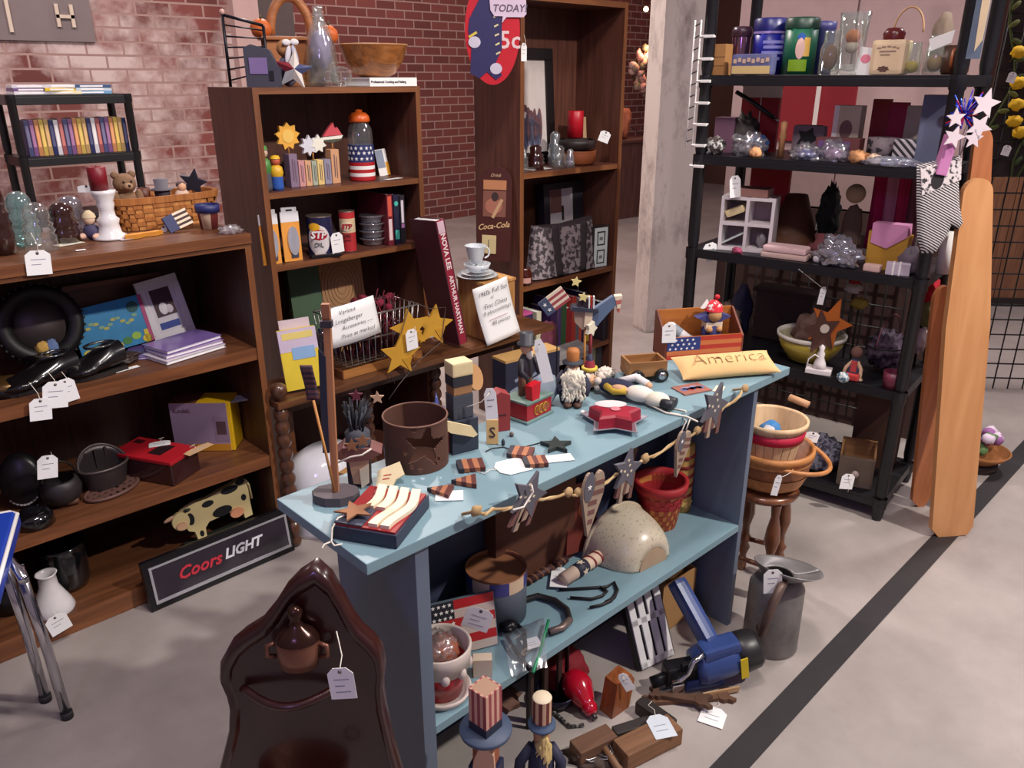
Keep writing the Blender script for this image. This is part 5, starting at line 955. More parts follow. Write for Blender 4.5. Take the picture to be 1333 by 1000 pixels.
# block tower figure
q = at(609, 590, Z); o = T('block_figure', 'stacked block soldier figure on a dark navy box, cream cap on top', 'figurine', q, R(-12)); o.location = (q.x+.005, q.y+.03, Z)
m = mpp(q); h = lambda py: zof(610, py, q)
DN = K(46, 54, 68, .6); MB().bx(-.032, .032, -.024, .024, 0, h(548), DN, .002).build('box', o); MB().bx(-.024, .024, -.018, .018, h(548), h(516), K(62, 66, 76, .6), .003).build('tunic', o)
MB().bx(-.022, .022, -.018, .018, h(516), h(505), K(150, 108, 70, .7), .002).build('face', o); MB().bx(-.023, .023, -.019, .019, h(505), h(492), K(40, 40, 46, .6)).build('hat_band', o); b = MB().bx(-.024, .024, -.02, .02, h(492), h(474), K(214, 196, 150, .6), .004); b.build('cap', o)
MB().lathe([(.0005, -.006), (.024, -.006), (.024, .006), (.0005, .006)], K(176, 132, 84, .7), TR((.034, -.004, h(500)), (R(70), 0, R(10))), 20, False, .8, 1.2).build('wood_slice', o)
MB().prism([(-.05, .01), (-.04, .022), (.02, -.004), (.034, -.026), (.024, -.03), (-.03, -.008)], -.003, .003, K(226, 208, 160, .7), TR((-.012, -.036, h(552))) @ FRONT).build('cream_banner', o); MB().bx(-.006, .018, -.0405, -.0395, h(556)-.006, h(556)+.006, WHITE).build('white_patch', o) if 0 else None
MB().box((-.04, -.012, h(575)), (.008, .012, .05), K(150, 44, 50, .6), .003).build('red_leg', o)
ptag(639, 526, q+Vector((.02, -.02, 0)), 'long white price tag hanging on the block soldier figure', 16, 44, R(-4), cord=q+Vector((.0, -.0, h(530))))
q2 = at(641, 578, Z); o = T('letter_tag', 'small tan wooden tag with a black S on the blue top', 'ornament', q2, 0, None, (R(-8), 0, FC)); MB().bx(-.013, .013, -.003, .003, 0, zof(641, 548, q2), K(206, 170, 112, .7), .001).build('tag', o); text('S', .034, K(50, 40, 36), o, TR((0, -.0034, .026)) @ FRONT)
q = at(652, 563, Z); o = T('red_birdhouse', 'tall dark red wooden birdhouse block behind the block soldier figure', 'birdhouse', (q.x+.012, q.y+.02, Z), R(-25)); H = zof(652, 512, q); MB().prism([(-.022, 0), (.022, 0), (.022, H-.01), (.0, H), (-.022, H-.01)], -.018, .018, K(142, 48, 50, .6), FRONT).build('body', o); MB().bx(-.012, .012, -.0188, -.018, H*.4, H*.4+.003, K(60, 24, 26)).build('slot', o)
q = at(655, 520, Z); o = S('blue_cushion', 'pale blue rounded cloth bundle behind the red birdhouse', 'cloth bundle', MB().lump((0, 0, .042), (.05, .024, .045), K(128, 140, 154, .9), .15, 2, 3, None, -.9), (1.30, 1.26, Z))
# red tin bank with tall hatted figure
p1, p2 = at(668, 554, Z), at(690, 561, Z); c = at(698, 548, Z)
o = T('red_bank', 'red cast bank box with green top, bearing a tall top-hatted figure and red bag', 'bank', (c.x+.012, c.y+.04, Z), R(6)); m = mpp(c); W, D, H = .092, .07, .046
MB().bx(-W/2-.005, W/2+.005, -D/2-.005, D/2+.005, 0, .006, K(110, 140, 136, .5), .002).build('plinth', o); MB().bx(-W/2, W/2, -D/2, D/2, .006, H, K(168, 24, 34, .4), .003).build('box', o); MB().bx(-W/2-.004, W/2+.004, -D/2-.004, D/2+.004, H, H+.006, K(104, 130, 120, .5), .002).build('top', o); b = MB().prism([(x*.026+.012, y*.013+.025) for x, y in circ(18)], D/2, D/2+.0008, K(150, 84, 40, .5), FRONT)
for k in range(3): b.tube([(-.01+.016*k+.009*math.cos(R(a)), -D/2-.0012, .025+.011*math.sin(R(a))) for a in range(60, 300, 20)], .0016, GOLD, 6)
b.build('gold_scroll', o)
fz = H+.006; k = .0016
MB().lathe([(.0005, fz), (.009, fz), (.010, fz+.045), (.008, fz+.05), (.0005, fz+.051)], K(124, 84, 62, .6), TR((-.012, .008, 0)), 14).lathe([(.0005, fz), (.009, fz), (.010, fz+.045), (.008, fz+.05), (.0005, fz+.051)], K(124, 84, 62, .6), TR((.010, .008, 0)), 14).build('trousers', o)
MB().lathe([(.018, fz+.042), (.022, fz+.05), (.02, fz+.085), (.012, fz+.1), (.0005, fz+.102)], K(40, 36, 44, .6), TR((0, .008, 0)), 18, True, 1, .75).tube([(-.018, .004, fz+.092), (-.03, -.004, fz+.066), (-.026, -.022, fz+.05)], .006, K(40, 36, 44, .6), 8).tube([(.018, .004, fz+.092), (.03, .0, fz+.07), (.026, -.012, fz+.05)], .006, K(40, 36, 44, .6), 8).build('coat', o)
MB().ell((0, .006, fz+.115), (.014, .014, .017), SKIN).ell((0, -.01, fz+.115), (.003, .004, .004), K(206, 130, 110)).build('head', o); MB().ell((0, -.004, fz+.101), (.009, .008, .012), K(222, 214, 200, .9)).build('beard', o); MB().lathe([(.022, fz+.124), (.022, fz+.127), (.015, fz+.128), (.017, fz+.152), (.0005, fz+.153)], K(48, 50, 56, .5), TR((0, .006, 0)), 20).build('top_hat', o)
MB().prism([(-.014, 0), (.012, 0), (.016, .04), (-.018, .036)], -.01, .01, K(196, 24, 40, .4), TR((-.012, -.025, fz)) @ FRONT).build('red_bag', o)
ptag(707, 470, (c.x+.02, c.y+.01, 0), 'long white price tag on the top-hatted bank figure', 15, 60, R(-14), lines=0, cord=(c.x+.012, c.y+.035, Z+fz+.09))
# santa
q = at(752, 528, Z); o = T('santa_figure', 'fluffy white-bearded figure in a dark coat and orange-topped cap', 'figurine', (q.x+.006, q.y+.026, Z), FC); m = mpp(q)
MB().lathe([(.0005, 0), (.028, 0), (.034, .03), (.026, .075), (.014, .095), (.0005, .097)], K(44, 44, 64, .8), None, 20, True, 1, .8).tube([(-.02, 0, .08), (-.04, -.012, .055), (-.03, -.03, .04)], .009, K(44, 44, 64, .8), 8).tube([(.02, 0, .08), (.038, -.012, .05), (.03, -.03, .03)], .009, K(44, 44, 64, .8), 8).build('coat', o)
MB().ell((0, -.012, .098), (.015, .014, .015), SKIN).ell((0, -.026, .098), .004, K(190, 110, 90)).build('face', o)
b = MB().lump((0, -.024, .062), (.028, .014, .036), K(226, 218, 196, .95, bump=.8), .35, 6, 4); 
random.seed(4)
for k in range(60): a = random.uniform(-1, 1); z = random.uniform(.03, .09); b.tube([(a*.024, -.03, z), (a*.027+.003, -.036, z-.012), (a*.028, -.034, z-.022)], .0022, K(232, 224, 204, .95), 5)
b.build('beard', o); MB().lathe([(.026, .106), (.026, .11), (.016, .112), (.014, .115)], K(50, 54, 64, .7), TR((0, -.006, 0)), 20).build('hat_brim', o); MB().lathe([(.015, .112), (.016, .135), (.012, .142), (.0005, .144)], K(178, 112, 56, .6), TR((0, -.006, 0)), 20).build('hat_crown', o); b = MB().ell((.012, -.034, .006), (.011, .015, .007), K(70, 46, 36, .6)).ell((-.012, -.034, .006), (.011, .015, .007), K(70, 46, 36, .6)); b.build('boots', o)
# rocket lighthouse
q = at(774, 508, Z); o = T('rocket_ornament', 'slim red and navy rocket ornament with yellow rings and a cream star tip', 'ornament', (q.x, q.y+.02, Z)); H = zof(770, 430, q)
MB().lathe([(.0005, 0), (.016, 0), (.014, .01), (.013, .03)], K(70, 46, 40), None, 18).build('base', o); MB().lathe([(.015, .012), (.015, .06), (.012, .07), (.005, .095), (.0005, .096)], NAVY, None, 18).build('body', o)
for z in (.026, .055): MB().lathe([(.015, z-.005), (.021, z-.004), (.021, z+.004), (.015, z+.005)], K(216, 190, 70, .5), None, 18).build('yellow_ring', o)
MB().lathe([(.015, .06), (.013, .07), (.0065, .086)], K(150, 50, 60, .5), None, 18).build('cone', o); stick(o, 'pole', (0, 0, .085), (0, 0, H), .0045, K(140, 48, 56, .6)); MB().prism([(x*.02, y*.02+H) for x, y in star(5, 1, .6, 70)], -.005, .005, K(222, 214, 190), FRONT).build('star_tip', o)
# whirligig figure and little flag on sticks
q = at(760, 496, Z); c = atv(762, 410, q); o = T('whirligig', 'painted wooden whirligig man with a long outstretched blue arm on a stick', 'whirligig', q, FC); m = mpp(c); d = Euler((0, 0, -FC)).to_matrix() @ (c-q)
MB().bx(-.03, .03, -.02, .02, 0, .012, PINE).build('base', o); stick(o, 'stick', (0, 0, .012), (d.x, d.y, d.z-.02), .003, PINE)
X = TR(d); MB().prism([(-15*m, 9*m), (-14*m, -8*m), (-4*m, -18*m), (8*m, -12*m), (9*m, 8*m)], -.014, .014, K(160, 136, 120, .7), X @ FRONT).prism([(-2*m, -14*m), (8*m, -12*m), (9*m, 8*m), (-1*m, 8*m)], .014, .016, K(226, 206, 176, .7), X @ FRONT).build('head', o)
MB().prism([(-20*m, 8*m), (16*m, 5*m), (16*m, 10*m), (-18*m, 13*m)], -.02, .02, K(48, 52, 68), X @ FRONT).prism([(-12*m, 12*m), (4*m, 12*m), (3*m, 22*m), (-10*m, 22*m)], -.012, .012, K(64, 50, 60), X @ FRONT).build('hat', o)
for k in range(3): MB().bx((3+k*3)*m, (4.6+k*3)*m, -.016, .0, 10*m, 26*m, [WHITE, RED][k % 2], 0, X).build('flag_stripe', o)
for k, (px, py) in enumerate(((748, 364), (758, 384))): MB().prism([(a*7*m+(px-762)*m, e*7*m-(py-410)*m) for a, e in star(5, 1, .5, 80)], .014, .018, K(222, 208, 140), X @ FRONT).cyl(((px-762)*m, -.016, -(py-410)*m), (-4*m, -.012, 14*m), .0008, IRON, seg=6, M=X).build('wire_star', o)
MB().prism([(6*m, 6*m), (34*m, 26*m), (42*m, 18*m), (28*m, 2*m), (12*m, -18*m), (2*m, -20*m)], -.01, .01, K(92, 112, 140, .6), X @ FRONT).build('arm', o)
for k in range(4): MB().prism([((36+k*2)*m, (26-5*k)*m), ((46-k*.6)*m, (27-6*k)*m), ((46-k*.8)*m, (22.5-6*k)*m), ((38+k)*m, (20-5*k)*m)], -.011, .011, [FLAGW, K(186, 100, 90)][k % 2], X @ FRONT).build('cuff_stripe', o)
q = at(724, 506, Z); c = atv(722, 392, q); o = T('flag_pick', 'little wooden stars and stripes flag on a thin stick behind the white-bearded figure', 'flag', q, FC); d = Euler((0, 0, -FC)).to_matrix() @ (c-q); X = TR(d, (0, R(-38), 0)); m = mpp(c)
MB().lathe([(.0005, 0), (.02, 0), (.018, .01), (.0005, .011)], PINE, None, 16).build('base', o); stick(o, 'stick', (0, 0, .01), (d.x+.008, d.y+.002, d.z), .0016, IRON)
for k in range(6): MB().bx(-18*m if k > 2 else -4*m, 18*m, -.003, .003, (-11+22*k/6)*m, (-11+22*(k+1)/6)*m, [K(160, 70, 74), FLAGW][k % 2], 0, X).build('stripe', o) if 0 else MB().bx(-6*m, 18*m, -.003, .003, (-11+22*k/6)*m, (-11+22*(k+1)/6)*m, [K(160, 70, 74), FLAGW][k % 2], 0, X).build('stripe', o)
b = MB().bx(-19*m, -6*m, -.004, .003, -11*m, 11*m, K(72, 84, 108), 0, X)
b.build('star_field', o); b = MB().prism([(a*3*m-13*m, e*3*m+4*m) for a, e in star()], .004, .005, WHITE, X @ FRONT).prism([(a*3*m-12*m, e*3*m-5*m) for a, e in star()], .004, .005, WHITE, X @ FRONT); b.build('white_star', o)
# red star dish
q = at(800, 552, Z); o = T('star_candle', 'big red star candle on a silver star tray near the front of the blue shelf', 'candle', q, FC); m = mpp(q)
def starloft(rs, zs, ri, m_, a0=84):
    b = MB(); vs = []; 
    for r_, z in zip(rs, zs): vs += [(x, y*1.05, z) for x, y in star(5, r_, r_*ri, a0)]
    n = len(rs); fs = [(j*10+i, j*10+(i+1) % 10, (j+1)*10+(i+1) % 10, (j+1)*10+i) for j in range(n-1) for i in range(10)]+[tuple(range(10))[::-1], tuple(range((n-1)*10, n*10))]
    return b.add(vs, fs, m_)
starloft([30*m, 47*m, 47*m, 44*m, 30*m], [0, .011, .0125, .0125, .003], .6, K(170, 166, 176, .3, .5)).build('tray', o)
starloft([34*m, 36*m, 35*m, 30*m], [.004, .008, .032, .037], .58, K(150, 18, 44, .45)).build('wax', o); MB().lathe([(.0005, .0372), (.011, .0375), (.012, .039), (.008, .039), (.0005, .038)], K(200, 120, 130, .5), None, 18).build('wax_pool', o)
MB().prism([(x*21*m-4*m, y*12*m+17*m) for x, y in circ(18)], .0375, .0385, K(214, 196, 196, .5)).build('white_sticker', o)
# lying doll pair
q = at(815, 520, Z); o = T('lying_doll', 'cloth doll in navy and white lying on its back beside the toy wagon', 'doll', q+Vector((.0, .0, 0)), FC+R(-30)); WC = K(224, 218, 206, .9)
L_ = lambda *a: a
MB().ell((-.03, .01, .024), (.055, .026, .022), K(40, 42, 66, .9)).ell((.035, .0, .022), (.04, .026, .02), WC).ell((.085, -.008, .02), (.032, .024, .018), K(226, 220, 200, .95)).build('dress', o)
MB().ell((-.105, .012, .026), (.018, .018, .018), SKIN).build('head', o); b = MB()
for k in range(16): b.ell((-.098+.02*math.cos(k*2.1), .012+.018*math.sin(k*1.3), .03+.012*math.sin(k*1.7)), .010, K(214, 200, 186, .95))
b.build('curly_hair', o); MB().tube([(-.03, .03, .032), (.0, .06, .04), (.035, .052, .03)], .010, K(216, 212, 210, .9), 10).ell((.04, .05, .028), .009, SKIN).build('arm', o); MB().tube([(-.05, -.012, .03), (-.02, -.035, .03), (.01, -.03, .035)], .009, K(206, 170, 60, .8), 10).build('yellow_arm', o); MB().ell((-.008, -.026, .036), (.022, .013, .01), SKIN).build('clasped_hands', o)
for y in (-.02, .004): MB().cyl((.1, y, .018), (.128, y-.004, .017), .0125, K(34, 36, 44, .5)).build('boot', o)
MB().tube([(.06, -.02, .01), (.12, -.04, .003), (.17, -.035, .002), (.2, -.05, .002)], .0022, STRING, 6).build('string', o)
q = at(792, 492, Z); o = S('popcorn_garland', 'clump of pale knotted popcorn garland left of the lying doll', 'garland', MB().lump((0, 0, .012), (.03, .02, .014), K(214, 204, 190, .95), .5, 5, 4), (q.x, q.y+.01, Z))
q = at(765, 533, Z); b = MB()
for k in range(9): b.lump(at(758+4*k, 537+2*math.sin(k*1.4), Z+.007), (.006, .006, .006), [WHITE, K(190, 120, 110), K(150, 160, 180)][k % 3], .2, 3, 2)
S('bead_string', 'short string of white and red beads behind the red star candle', 'beads', b)
# wooden wagon
q = at(845, 497, Z); o = T('toy_wagon', 'small brown wooden toy wagon with black wheels behind the lying doll', 'toy wagon', (q.x+.012, q.y+.03, Z), FC+R(12)); L, W, H = .105, .07, .034; WG = wood((134, 92, 52), (166, 120, 74), .5, 'X')
MB().bx(-L/2, L/2, -W/2, W/2, .016, .022, WG).build('bed', o)
for a in ((-L/2, L/2, -W/2, -W/2+.006), (-L/2, L/2, W/2-.006, W/2), (-L/2, -L/2+.006, -W/2+.006, W/2-.006), (L/2-.006, L/2, -W/2+.006, W/2-.006)): MB().bx(*a, .022, .022+H, WG).build('side_board', o)
for x in (-L*.3, L*.34):
    for y in (-W/2-.006, W/2+.006): wl = MB().lathe([(.0005, -.005), (.016, -.005), (.0185, -.003), (.0185, .003), (.016, .005), (.0005, .005)], BLACK, TR((x, y, .0187), (R(90), 0, 0)), 22).build('wheel', o); MB().lathe([(.0005, .0), (.011, .0), (.011, .002), (.0005, .003)], STEEL, TR((x, y+(-.005 if y < 0 else .005), .0187), (R(90 if y < 0 else -90), 0, 0)), 18).build('hubcap', wl)
# flag tool caddy at the far right
CQ = at(916, 464, Z)+Vector((.012, .03, 0)); CR_ = FC+R(12); CX = Matrix.Translation(CQ) @ Matrix.Rotation(CR_, 4, 'Z')
o = T('flag_caddy', 'open wooden caddy with a flag-painted front and tall back board', 'caddy', (*(CQ.xy), Z), CR_); WK = wood((150, 88, 36), (182, 112, 52), .45, 'X'); L = .228
MB().bx(-L/2, L/2, .04, .047, .0, .125, WK).build('back_board', o); MB().bx(-L/2, L/2, -.035, .047, 0, .006, WK).build('bottom', o)
for x in (-L/2-.006, L/2): MB().prism([(-.041, 0), (.047, 0), (.047, .125), (.036, .125), (-.041, .06)], 0, .006, wood((96, 44, 30), (120, 60, 40), .45, 'Z'), TR((x, 0, 0)) @ Matrix(((0, 0, 1, 0), (1, 0, 0, 0), (0, 1, 0, 0), (0, 0, 0, 1)))).build('side_board', o)
fb = MB().bx(-L/2, L/2, -.041, -.035, 0, .065, WK).build('front_board', o); b = MB()
for k in range(5): b.bx(-L*.06 if k > 1 else -L/2, L/2, -.0422, -.041, .065*k/5, .065*(k+1)/5, [K(176, 52, 36, .5), K(196, 110, 60, .5)][k % 2])
b.build('painted_stripes', fb); b = MB().bx(-L/2, -L*.06, -.0425, -.041, .026, .065, K(44, 56, 116, .5)); b.build('painted_canton', fb); b = MB()
for i in range(5):
    for j in range(3): b.prism([(a*.0045-L*.46+.017*i+.006*(j % 2), e*.0045+.032+.0125*j) for a, e in star()], .0425, .0432, WHITE, FRONT)
b.build('painted_stars', fb)
o2 = T('fabric_bear', 'small bear in a navy star suit and red spotted cap sitting in the flag caddy', 'doll', (CX @ Vector((.038, .002, .012))), CR_); o2.scale = (1.25, 1.25, 1.25); NV = K(58, 58, 110, .9)
MB().ell((0, 0, .04), (.024, .018, .03), NV).build('body', o2); MB().prism([(a*.042, e*.03+.072) for a, e in [(-1, .2), (-.3, .5), (.3, .5), (1, .2), (.35, -.2), (.5, -1), (0, -.5), (-.5, -1), (-.35, -.2)]], -.012, .012, NV, FRONT).bx(-.02, .02, -.014, .012, .05, .066, K(216, 200, 176)).build('star_suit', o2)
MB().ell((0, -.012, .084), (.016, .014, .016), K(182, 138, 92, .9)).ell((-.012, -.014, .05), .008, K(182, 138, 92)).ell((.012, -.014, .05), .008, K(182, 138, 92)).build('head', o2); MB().lathe([(.021, .093), (.018, .106), (.008, .116), (.0005, .118)], voro((206, 30, 50), (230, 220, 214), 90, .8, .62, 'noise', name='spotted_cloth'), TR((0, -.004, 0)), 18).ell((.006, -.004, .124), .006, K(190, 26, 40)).build('cap', o2); MB().prism([(-.03, .098), (-.016, .118), (-.012, .1)], -.004, .004, WHITE, FRONT).build('ear_flap', o2)
o = T('spray_bottle', 'white bottle with a grey round cap lying in the flag caddy', 'bottle', (1.80-.05, 1.235, Z+.05), 0, None, (R(30), R(-50), 0)); o.location = CX @ Vector((-.062, .008, .062)); o.rotation_euler = (R(-20), R(-52), CR_)
MB().lathe([(.0005, -.03), (.018, -.03), (.018, .03), (.010, .042), (.0005, .043)], K(210, 206, 206, .4), None, 20).build('body', o); MB().ell((0, 0, -.038), (.02, .02, .017), K(126, 140, 156, .4)).build('cap', o); MB().lathe([(.0184, -.005), (.0184, .022)], K(120, 130, 140), None, 20).build('label_band', o)
ptag(871, 434, CX @ Vector((-.08, -.05, 0)), 'white price tag hanging on the front of the flag caddy', 18, 26, R(-2), cord=CX @ Vector((-.085, -.01, .09)))
# pillow
q = at(950, 486, Z); o = T('word_pillow', 'long tan cloth pillow stitched with a word at the shelf right end', 'pillow', (at(949, 489, Z)+Vector((.005, .02, .004))), R(-33)); PW = K(214, 178, 122, .9, bump=.3); L, W, H = .275, .095, .05; o.rotation_euler = (R(20), 0, R(-31))
def f(u, v):
    a = v*2*math.pi; e = (1-abs(2*u-1)**4)**.6; pt_ = abs(math.cos(a))
    return ((u-.5)*L*(1+.04*(abs(math.cos(a))**3)), W/2*math.cos(a)*(.88+.12*(2*u-1)**2), H/2+.0+H/2*math.sin(a)*e*.95)
MB().grid(f, 30, 24, PW).build('pillow', o); text('America', .062, K(150, 112, 72), o, TR((.0, -.0, H*.99), (0, 0, 0)), 'stitched_lettering', .0006, .1, off=-.0019, sx=1.02)
q = at(900, 507, Z); o = T('booklet', 'red and blue printed booklet lying before the word pillow', 'booklet', q, FC+R(25)); MB().bx(-.042, .042, -.03, .03, 0, .003, K(150, 96, 84, .5)).build('cover', o); b = MB()
for k in range(7): b.prism([(x*.012-.022+.008*k, y*.009+.006*math.sin(k*2)) for x, y in circ(9)], .003, .0034, K(*[(90, 100, 150), (130, 130, 170), (170, 70, 60)][k % 3], .5))
b.build('printed_flowers', o)
lay(936, 507, Z, 'cream card half under the word pillow end', 22, 12, R(20), K(226, 214, 186), 'price_card', 'card', False, lines=0)
# ------------------------------------------------------------------ garland along the front edge
G = [(618, 664), (640, 662), (690, 648), (738, 640), (752, 640), (800, 618), (838, 596), (880, 572), (906, 560), (940, 530), (968, 506)]
GY = .965
gp = [aty(x, y, GY) for x, y in G]; TW = K(170, 140, 98, .95, bump=.5)
o = T('flag_garland', 'twine garland of painted flag stars and hearts strung along the blue shelf front', 'garland', gp[5])
og = gp[5]; b = MB(); pts = []
for i in range(len(gp)-1):
    for t in (0, .25, .5, .75): pts.append(gp[i].lerp(gp[i+1], t)-og+Vector((0, -.004, -.008*math.sin(t*math.pi))))
pts.append(gp[-1]-og); b.tube([Vector((gp[0].x-og.x-.005, .03, TOPZ-og.z+.004))]+pts+[Vector((gp[-1].x-og.x, .03, TOPZ-og.z+.004))], .0032, TW, 6); b.tube([p_+Vector((0, .003*math.sin(i*1.9), .003*math.cos(i*1.9))) for i, p_ in enumerate(pts)], .0028, K(190, 164, 120, .95), 6); b.build('twine', o)
for i in (0, 3, 4, 6, 8, 10): MB().lump(gp[i]-og+Vector((0, -.004, 0)), (.012, .008, .011), TW, .4, 4, 2, None, None, i).build('twine_knot', o)
GS, GR, GC = K(92, 90, 98, .8), K(112, 76, 70, .8), K(160, 140, 120, .8)
def gstar(px, py, w, a0, tail):
    c = aty(px, py, GY-.012)-og; m = mpp(c+og); st = MB().prism([(x*w*m, y*w*m) for x, y in star(5, 1, .45, a0)], -.004, .004, GS, TR(c) @ FRONT).build('painted_star', o)
    b = MB()
    for x, y in ((-.3, .05), (.1, .3), (.25, -.1), (-.05, -.25), (.0, .62), (-.62, .18)): b.prism([(a*2.6*m+x*w*m*.8, e*2.6*m+y*w*m*.8) for a, e in star()], .004, .0048, FLAGW, TR(c) @ FRONT)
    b.build('white_stars', st)
    dx, dz, L = tail; b = MB()
    for k in range(5):
        x0 = (-20+8*k)*m*w/36; b.prism([(x0, -.25*w*m), (x0+8*m*w/36, -.25*w*m), (x0+8*m*w/36+dx*m, -.25*w*m-(L-10*abs(k-1 if k < 3 else k-4))*m), (x0+dx*m, -.25*w*m-(L-10*abs(k-1 if k < 3 else k-4))*m)], -.003, .003, [GR, GC][k % 2], TR(c) @ FRONT)
    b.build('striped_tail', o)
gstar(688, 645, 34, 60, (-18, 0, 34)); gstar(816, 612, 30, 75, (-6, 0, 36)); gstar(930, 528, 32, 65, (-4, 0, 34))
def gheart(px, py, w, h, ang, blue=True):
    c = aty(px, py, GY-.012)-og; m = mpp(c+og); out = [(0, -h*m*.5), (w*m*.46, h*m*.1)]+[(w*m*(.24+.23*math.cos(R(a))), h*m*(.2+.26*math.sin(R(a)))) for a in range(0, 181, 20)]+[(w*m*(-.24+.23*math.cos(R(a))), h*m*(.2+.26*math.sin(R(a)))) for a in range(0, 181, 20)]+[(-w*m*.46, h*m*.1)]
    X = TR(c, (0, R(ang), 0)) @ FRONT; ht = MB().prism(out, -.004, .004, GC, X).build('painted_heart', o)
    for k in range(5):
        y = -.3+.14*k; hw = (.07+.3*(y+.42)) if y < .1 else .44; MB().bx(-hw*w*m, hw*w*m, -.0048, -.004, y*h*m, (y+.07)*h*m, GR, 0, TR(c, (0, R(ang), 0))).build('stripe', ht)
    MB().prism([(x*.22*w*m-.24*w*m, y*.22*h*m+.26*h*m) for x, y in circ(14)], .004, .0052, GS, X).build('blue_lobe', ht); MB().prism([(a*.1*w*m-.24*w*m, e*.1*w*m+.26*h*m) for a, e in star()], .0052, .006, WHITE, X).build('white_star', ht)
gheart(769, 655, 44, 96, 8); gheart(886, 590, 30, 66, 14)
MB().tube([aty(x, y, GY-.026)-og for x, y in ((668, 664), (682, 660), (694, 640), (692, 632))], .002, STRING, 6).build('white_string', o)
S('loop_string', 'pale string loop over the front edge near the star candle', 'string', MB().tube([at(860, 535, Z+.002), at(885, 540, Z+.002), aty(893, 548, .982), aty(884, 570, .978)], .0018, STRING, 6).tube([at(868, 530, Z+.002), at(892, 535, Z+.002), aty(898, 546, .982), aty(893, 560, .978)], .0018, STRING, 6))
# ================================================================== on the blue shelf's middle board (z .35)
Z = MIDZ+.0006
q = at(590, 925, Z)
o = T('flower_pot', 'red painted clay pot with white rim at the left end of middle board', 'flower pot', (.807, 1.062, Z)); PW_ = K(206, 192, 182, .4)
MB().lathe([(.0005, 0), (.055, 0), (.062, .016), (.058, .018), (.05, .008), (.0005, .008)], PW_, None, 36).build('saucer', o)
MB().lathe([(.0005, .009), (.042, .009), (.054, .085), (.05, .085), (.0005, .02)], K(150, 26, 36, .3, coat=.3), None, 36).build('body', o)
MB().lathe([(.054, .08), (.06, .08), (.064, .125), (.061, .128), (.057, .124), (.052, .07)], PW_, None, 36).build('rim', o)
for a in range(200, 340, 40): MB().ell((.0555*math.cos(R(a)), .0555*math.sin(R(a)), .078), (.01, .01, .014), PW_).build('white_drip', o)
o = T('wrapped_ball', 'shiny orange-brown wrapped ball sitting inside the red and white pot', 'ball', (.807, 1.062, Z+.105)); MB().lump((0, 0, .0), (.038, .038, .034), K(150, 84, 58, .25, coat=.5), .18, 4, 4).build('ball', o); MB().lump((-.004, .006, .006), (.042, .042, .036), BAG, .25, 5, 4).build('film', o)
o = T('flag_picture', 'stars and stripes wooden picture leaning behind the red and white pot', 'picture', (at(608, 850, Z)+Vector((0, 0, .003))), 0, None, (R(-14), 0, R(-22))); W, H = .15, .125
MB().bx(-W/2, W/2, 0, .012, 0, H, K(96, 110, 122, .6)).build('board', o); b = MB()
for k in range(5): b.bx(-W/2+(.055 if k > 2 else 0), W/2-.002, -.001, 0, .02+(H-.02)*k/5, .02+(H-.02)*(k+1)/5, [RED, K(196, 178, 170)][k % 2])
b.bx(-W/2, W/2-.002, -.001, 0, 0, .02, K(196, 178, 170)).build('stripes', o); b = MB().bx(-W/2, -W/2+.055, -.0012, 0, .02+(H-.02)*.6, H, K(26, 28, 40)); b.build('canton', o); b = MB()
for i in range(4):
    for j in range(4): b.prism([(a*.005-W/2+.008+.0125*i+.005*(j % 2), e*.005+H-.008-.0145*j) for a, e in star()], .0012, .002, WHITE, FRONT)
b.build('stars', o)
ptag(622, 806, at(622, 855, Z), 'white price tag hanging on the stars and stripes picture', 36, 34, R(20), lines=3)
q = at(640, 862, Z); o = T('wood_block', 'small block, cream on one face and brown on the other, beside the pot', 'block', (.905, 1.045, Z), R(-40)); MB().bx(-.02, .02, -.012, .012, 0, .045, K(206, 188, 166, .7)).build('block', o); MB().bx(-.0215, -.02, -.012, .012, 0, .045, K(120, 82, 72, .7)).build('brown_side', o)
# drum box
q = at(626, 730, Z+.17); o = T('drum_box', 'round flag-banded cardboard drum with a plain brown lid recess', 'box', (1.07, 1.182, Z)); r = .072; H = .13
b = MB().lathe([(.0005, 0), (r, 0), (r, H*.72)], K(96, 104, 116, .6), None, 40)
for k in range(10): b.lathe([(r+.001, H*.72), (r+.001, H*.98)], [K(60, 60, 124, .6), K(206, 180, 150, .6)][k % 2], None, 4, True, 1, 1, 36*k, 36*k+36)
b.lathe([(r+.001, H*.98), (r+.001, H), (r-.002, H), (r-.002, H-.012)], K(140, 88, 56, .7), None, 40); b.build('body', o); MB().lathe([(r-.002, H-.01), (.0005, H-.01)], K(132, 84, 52, .8), None, 40).build('lid', o)
S('brown_carton', 'plain dark brown carton at the back of the blue shelf middle board', 'carton', MB().bx(-.14, .14, -.02, .02, 0, .30, K(84, 46, 28, .85)), (1.24, 1.235, Z))
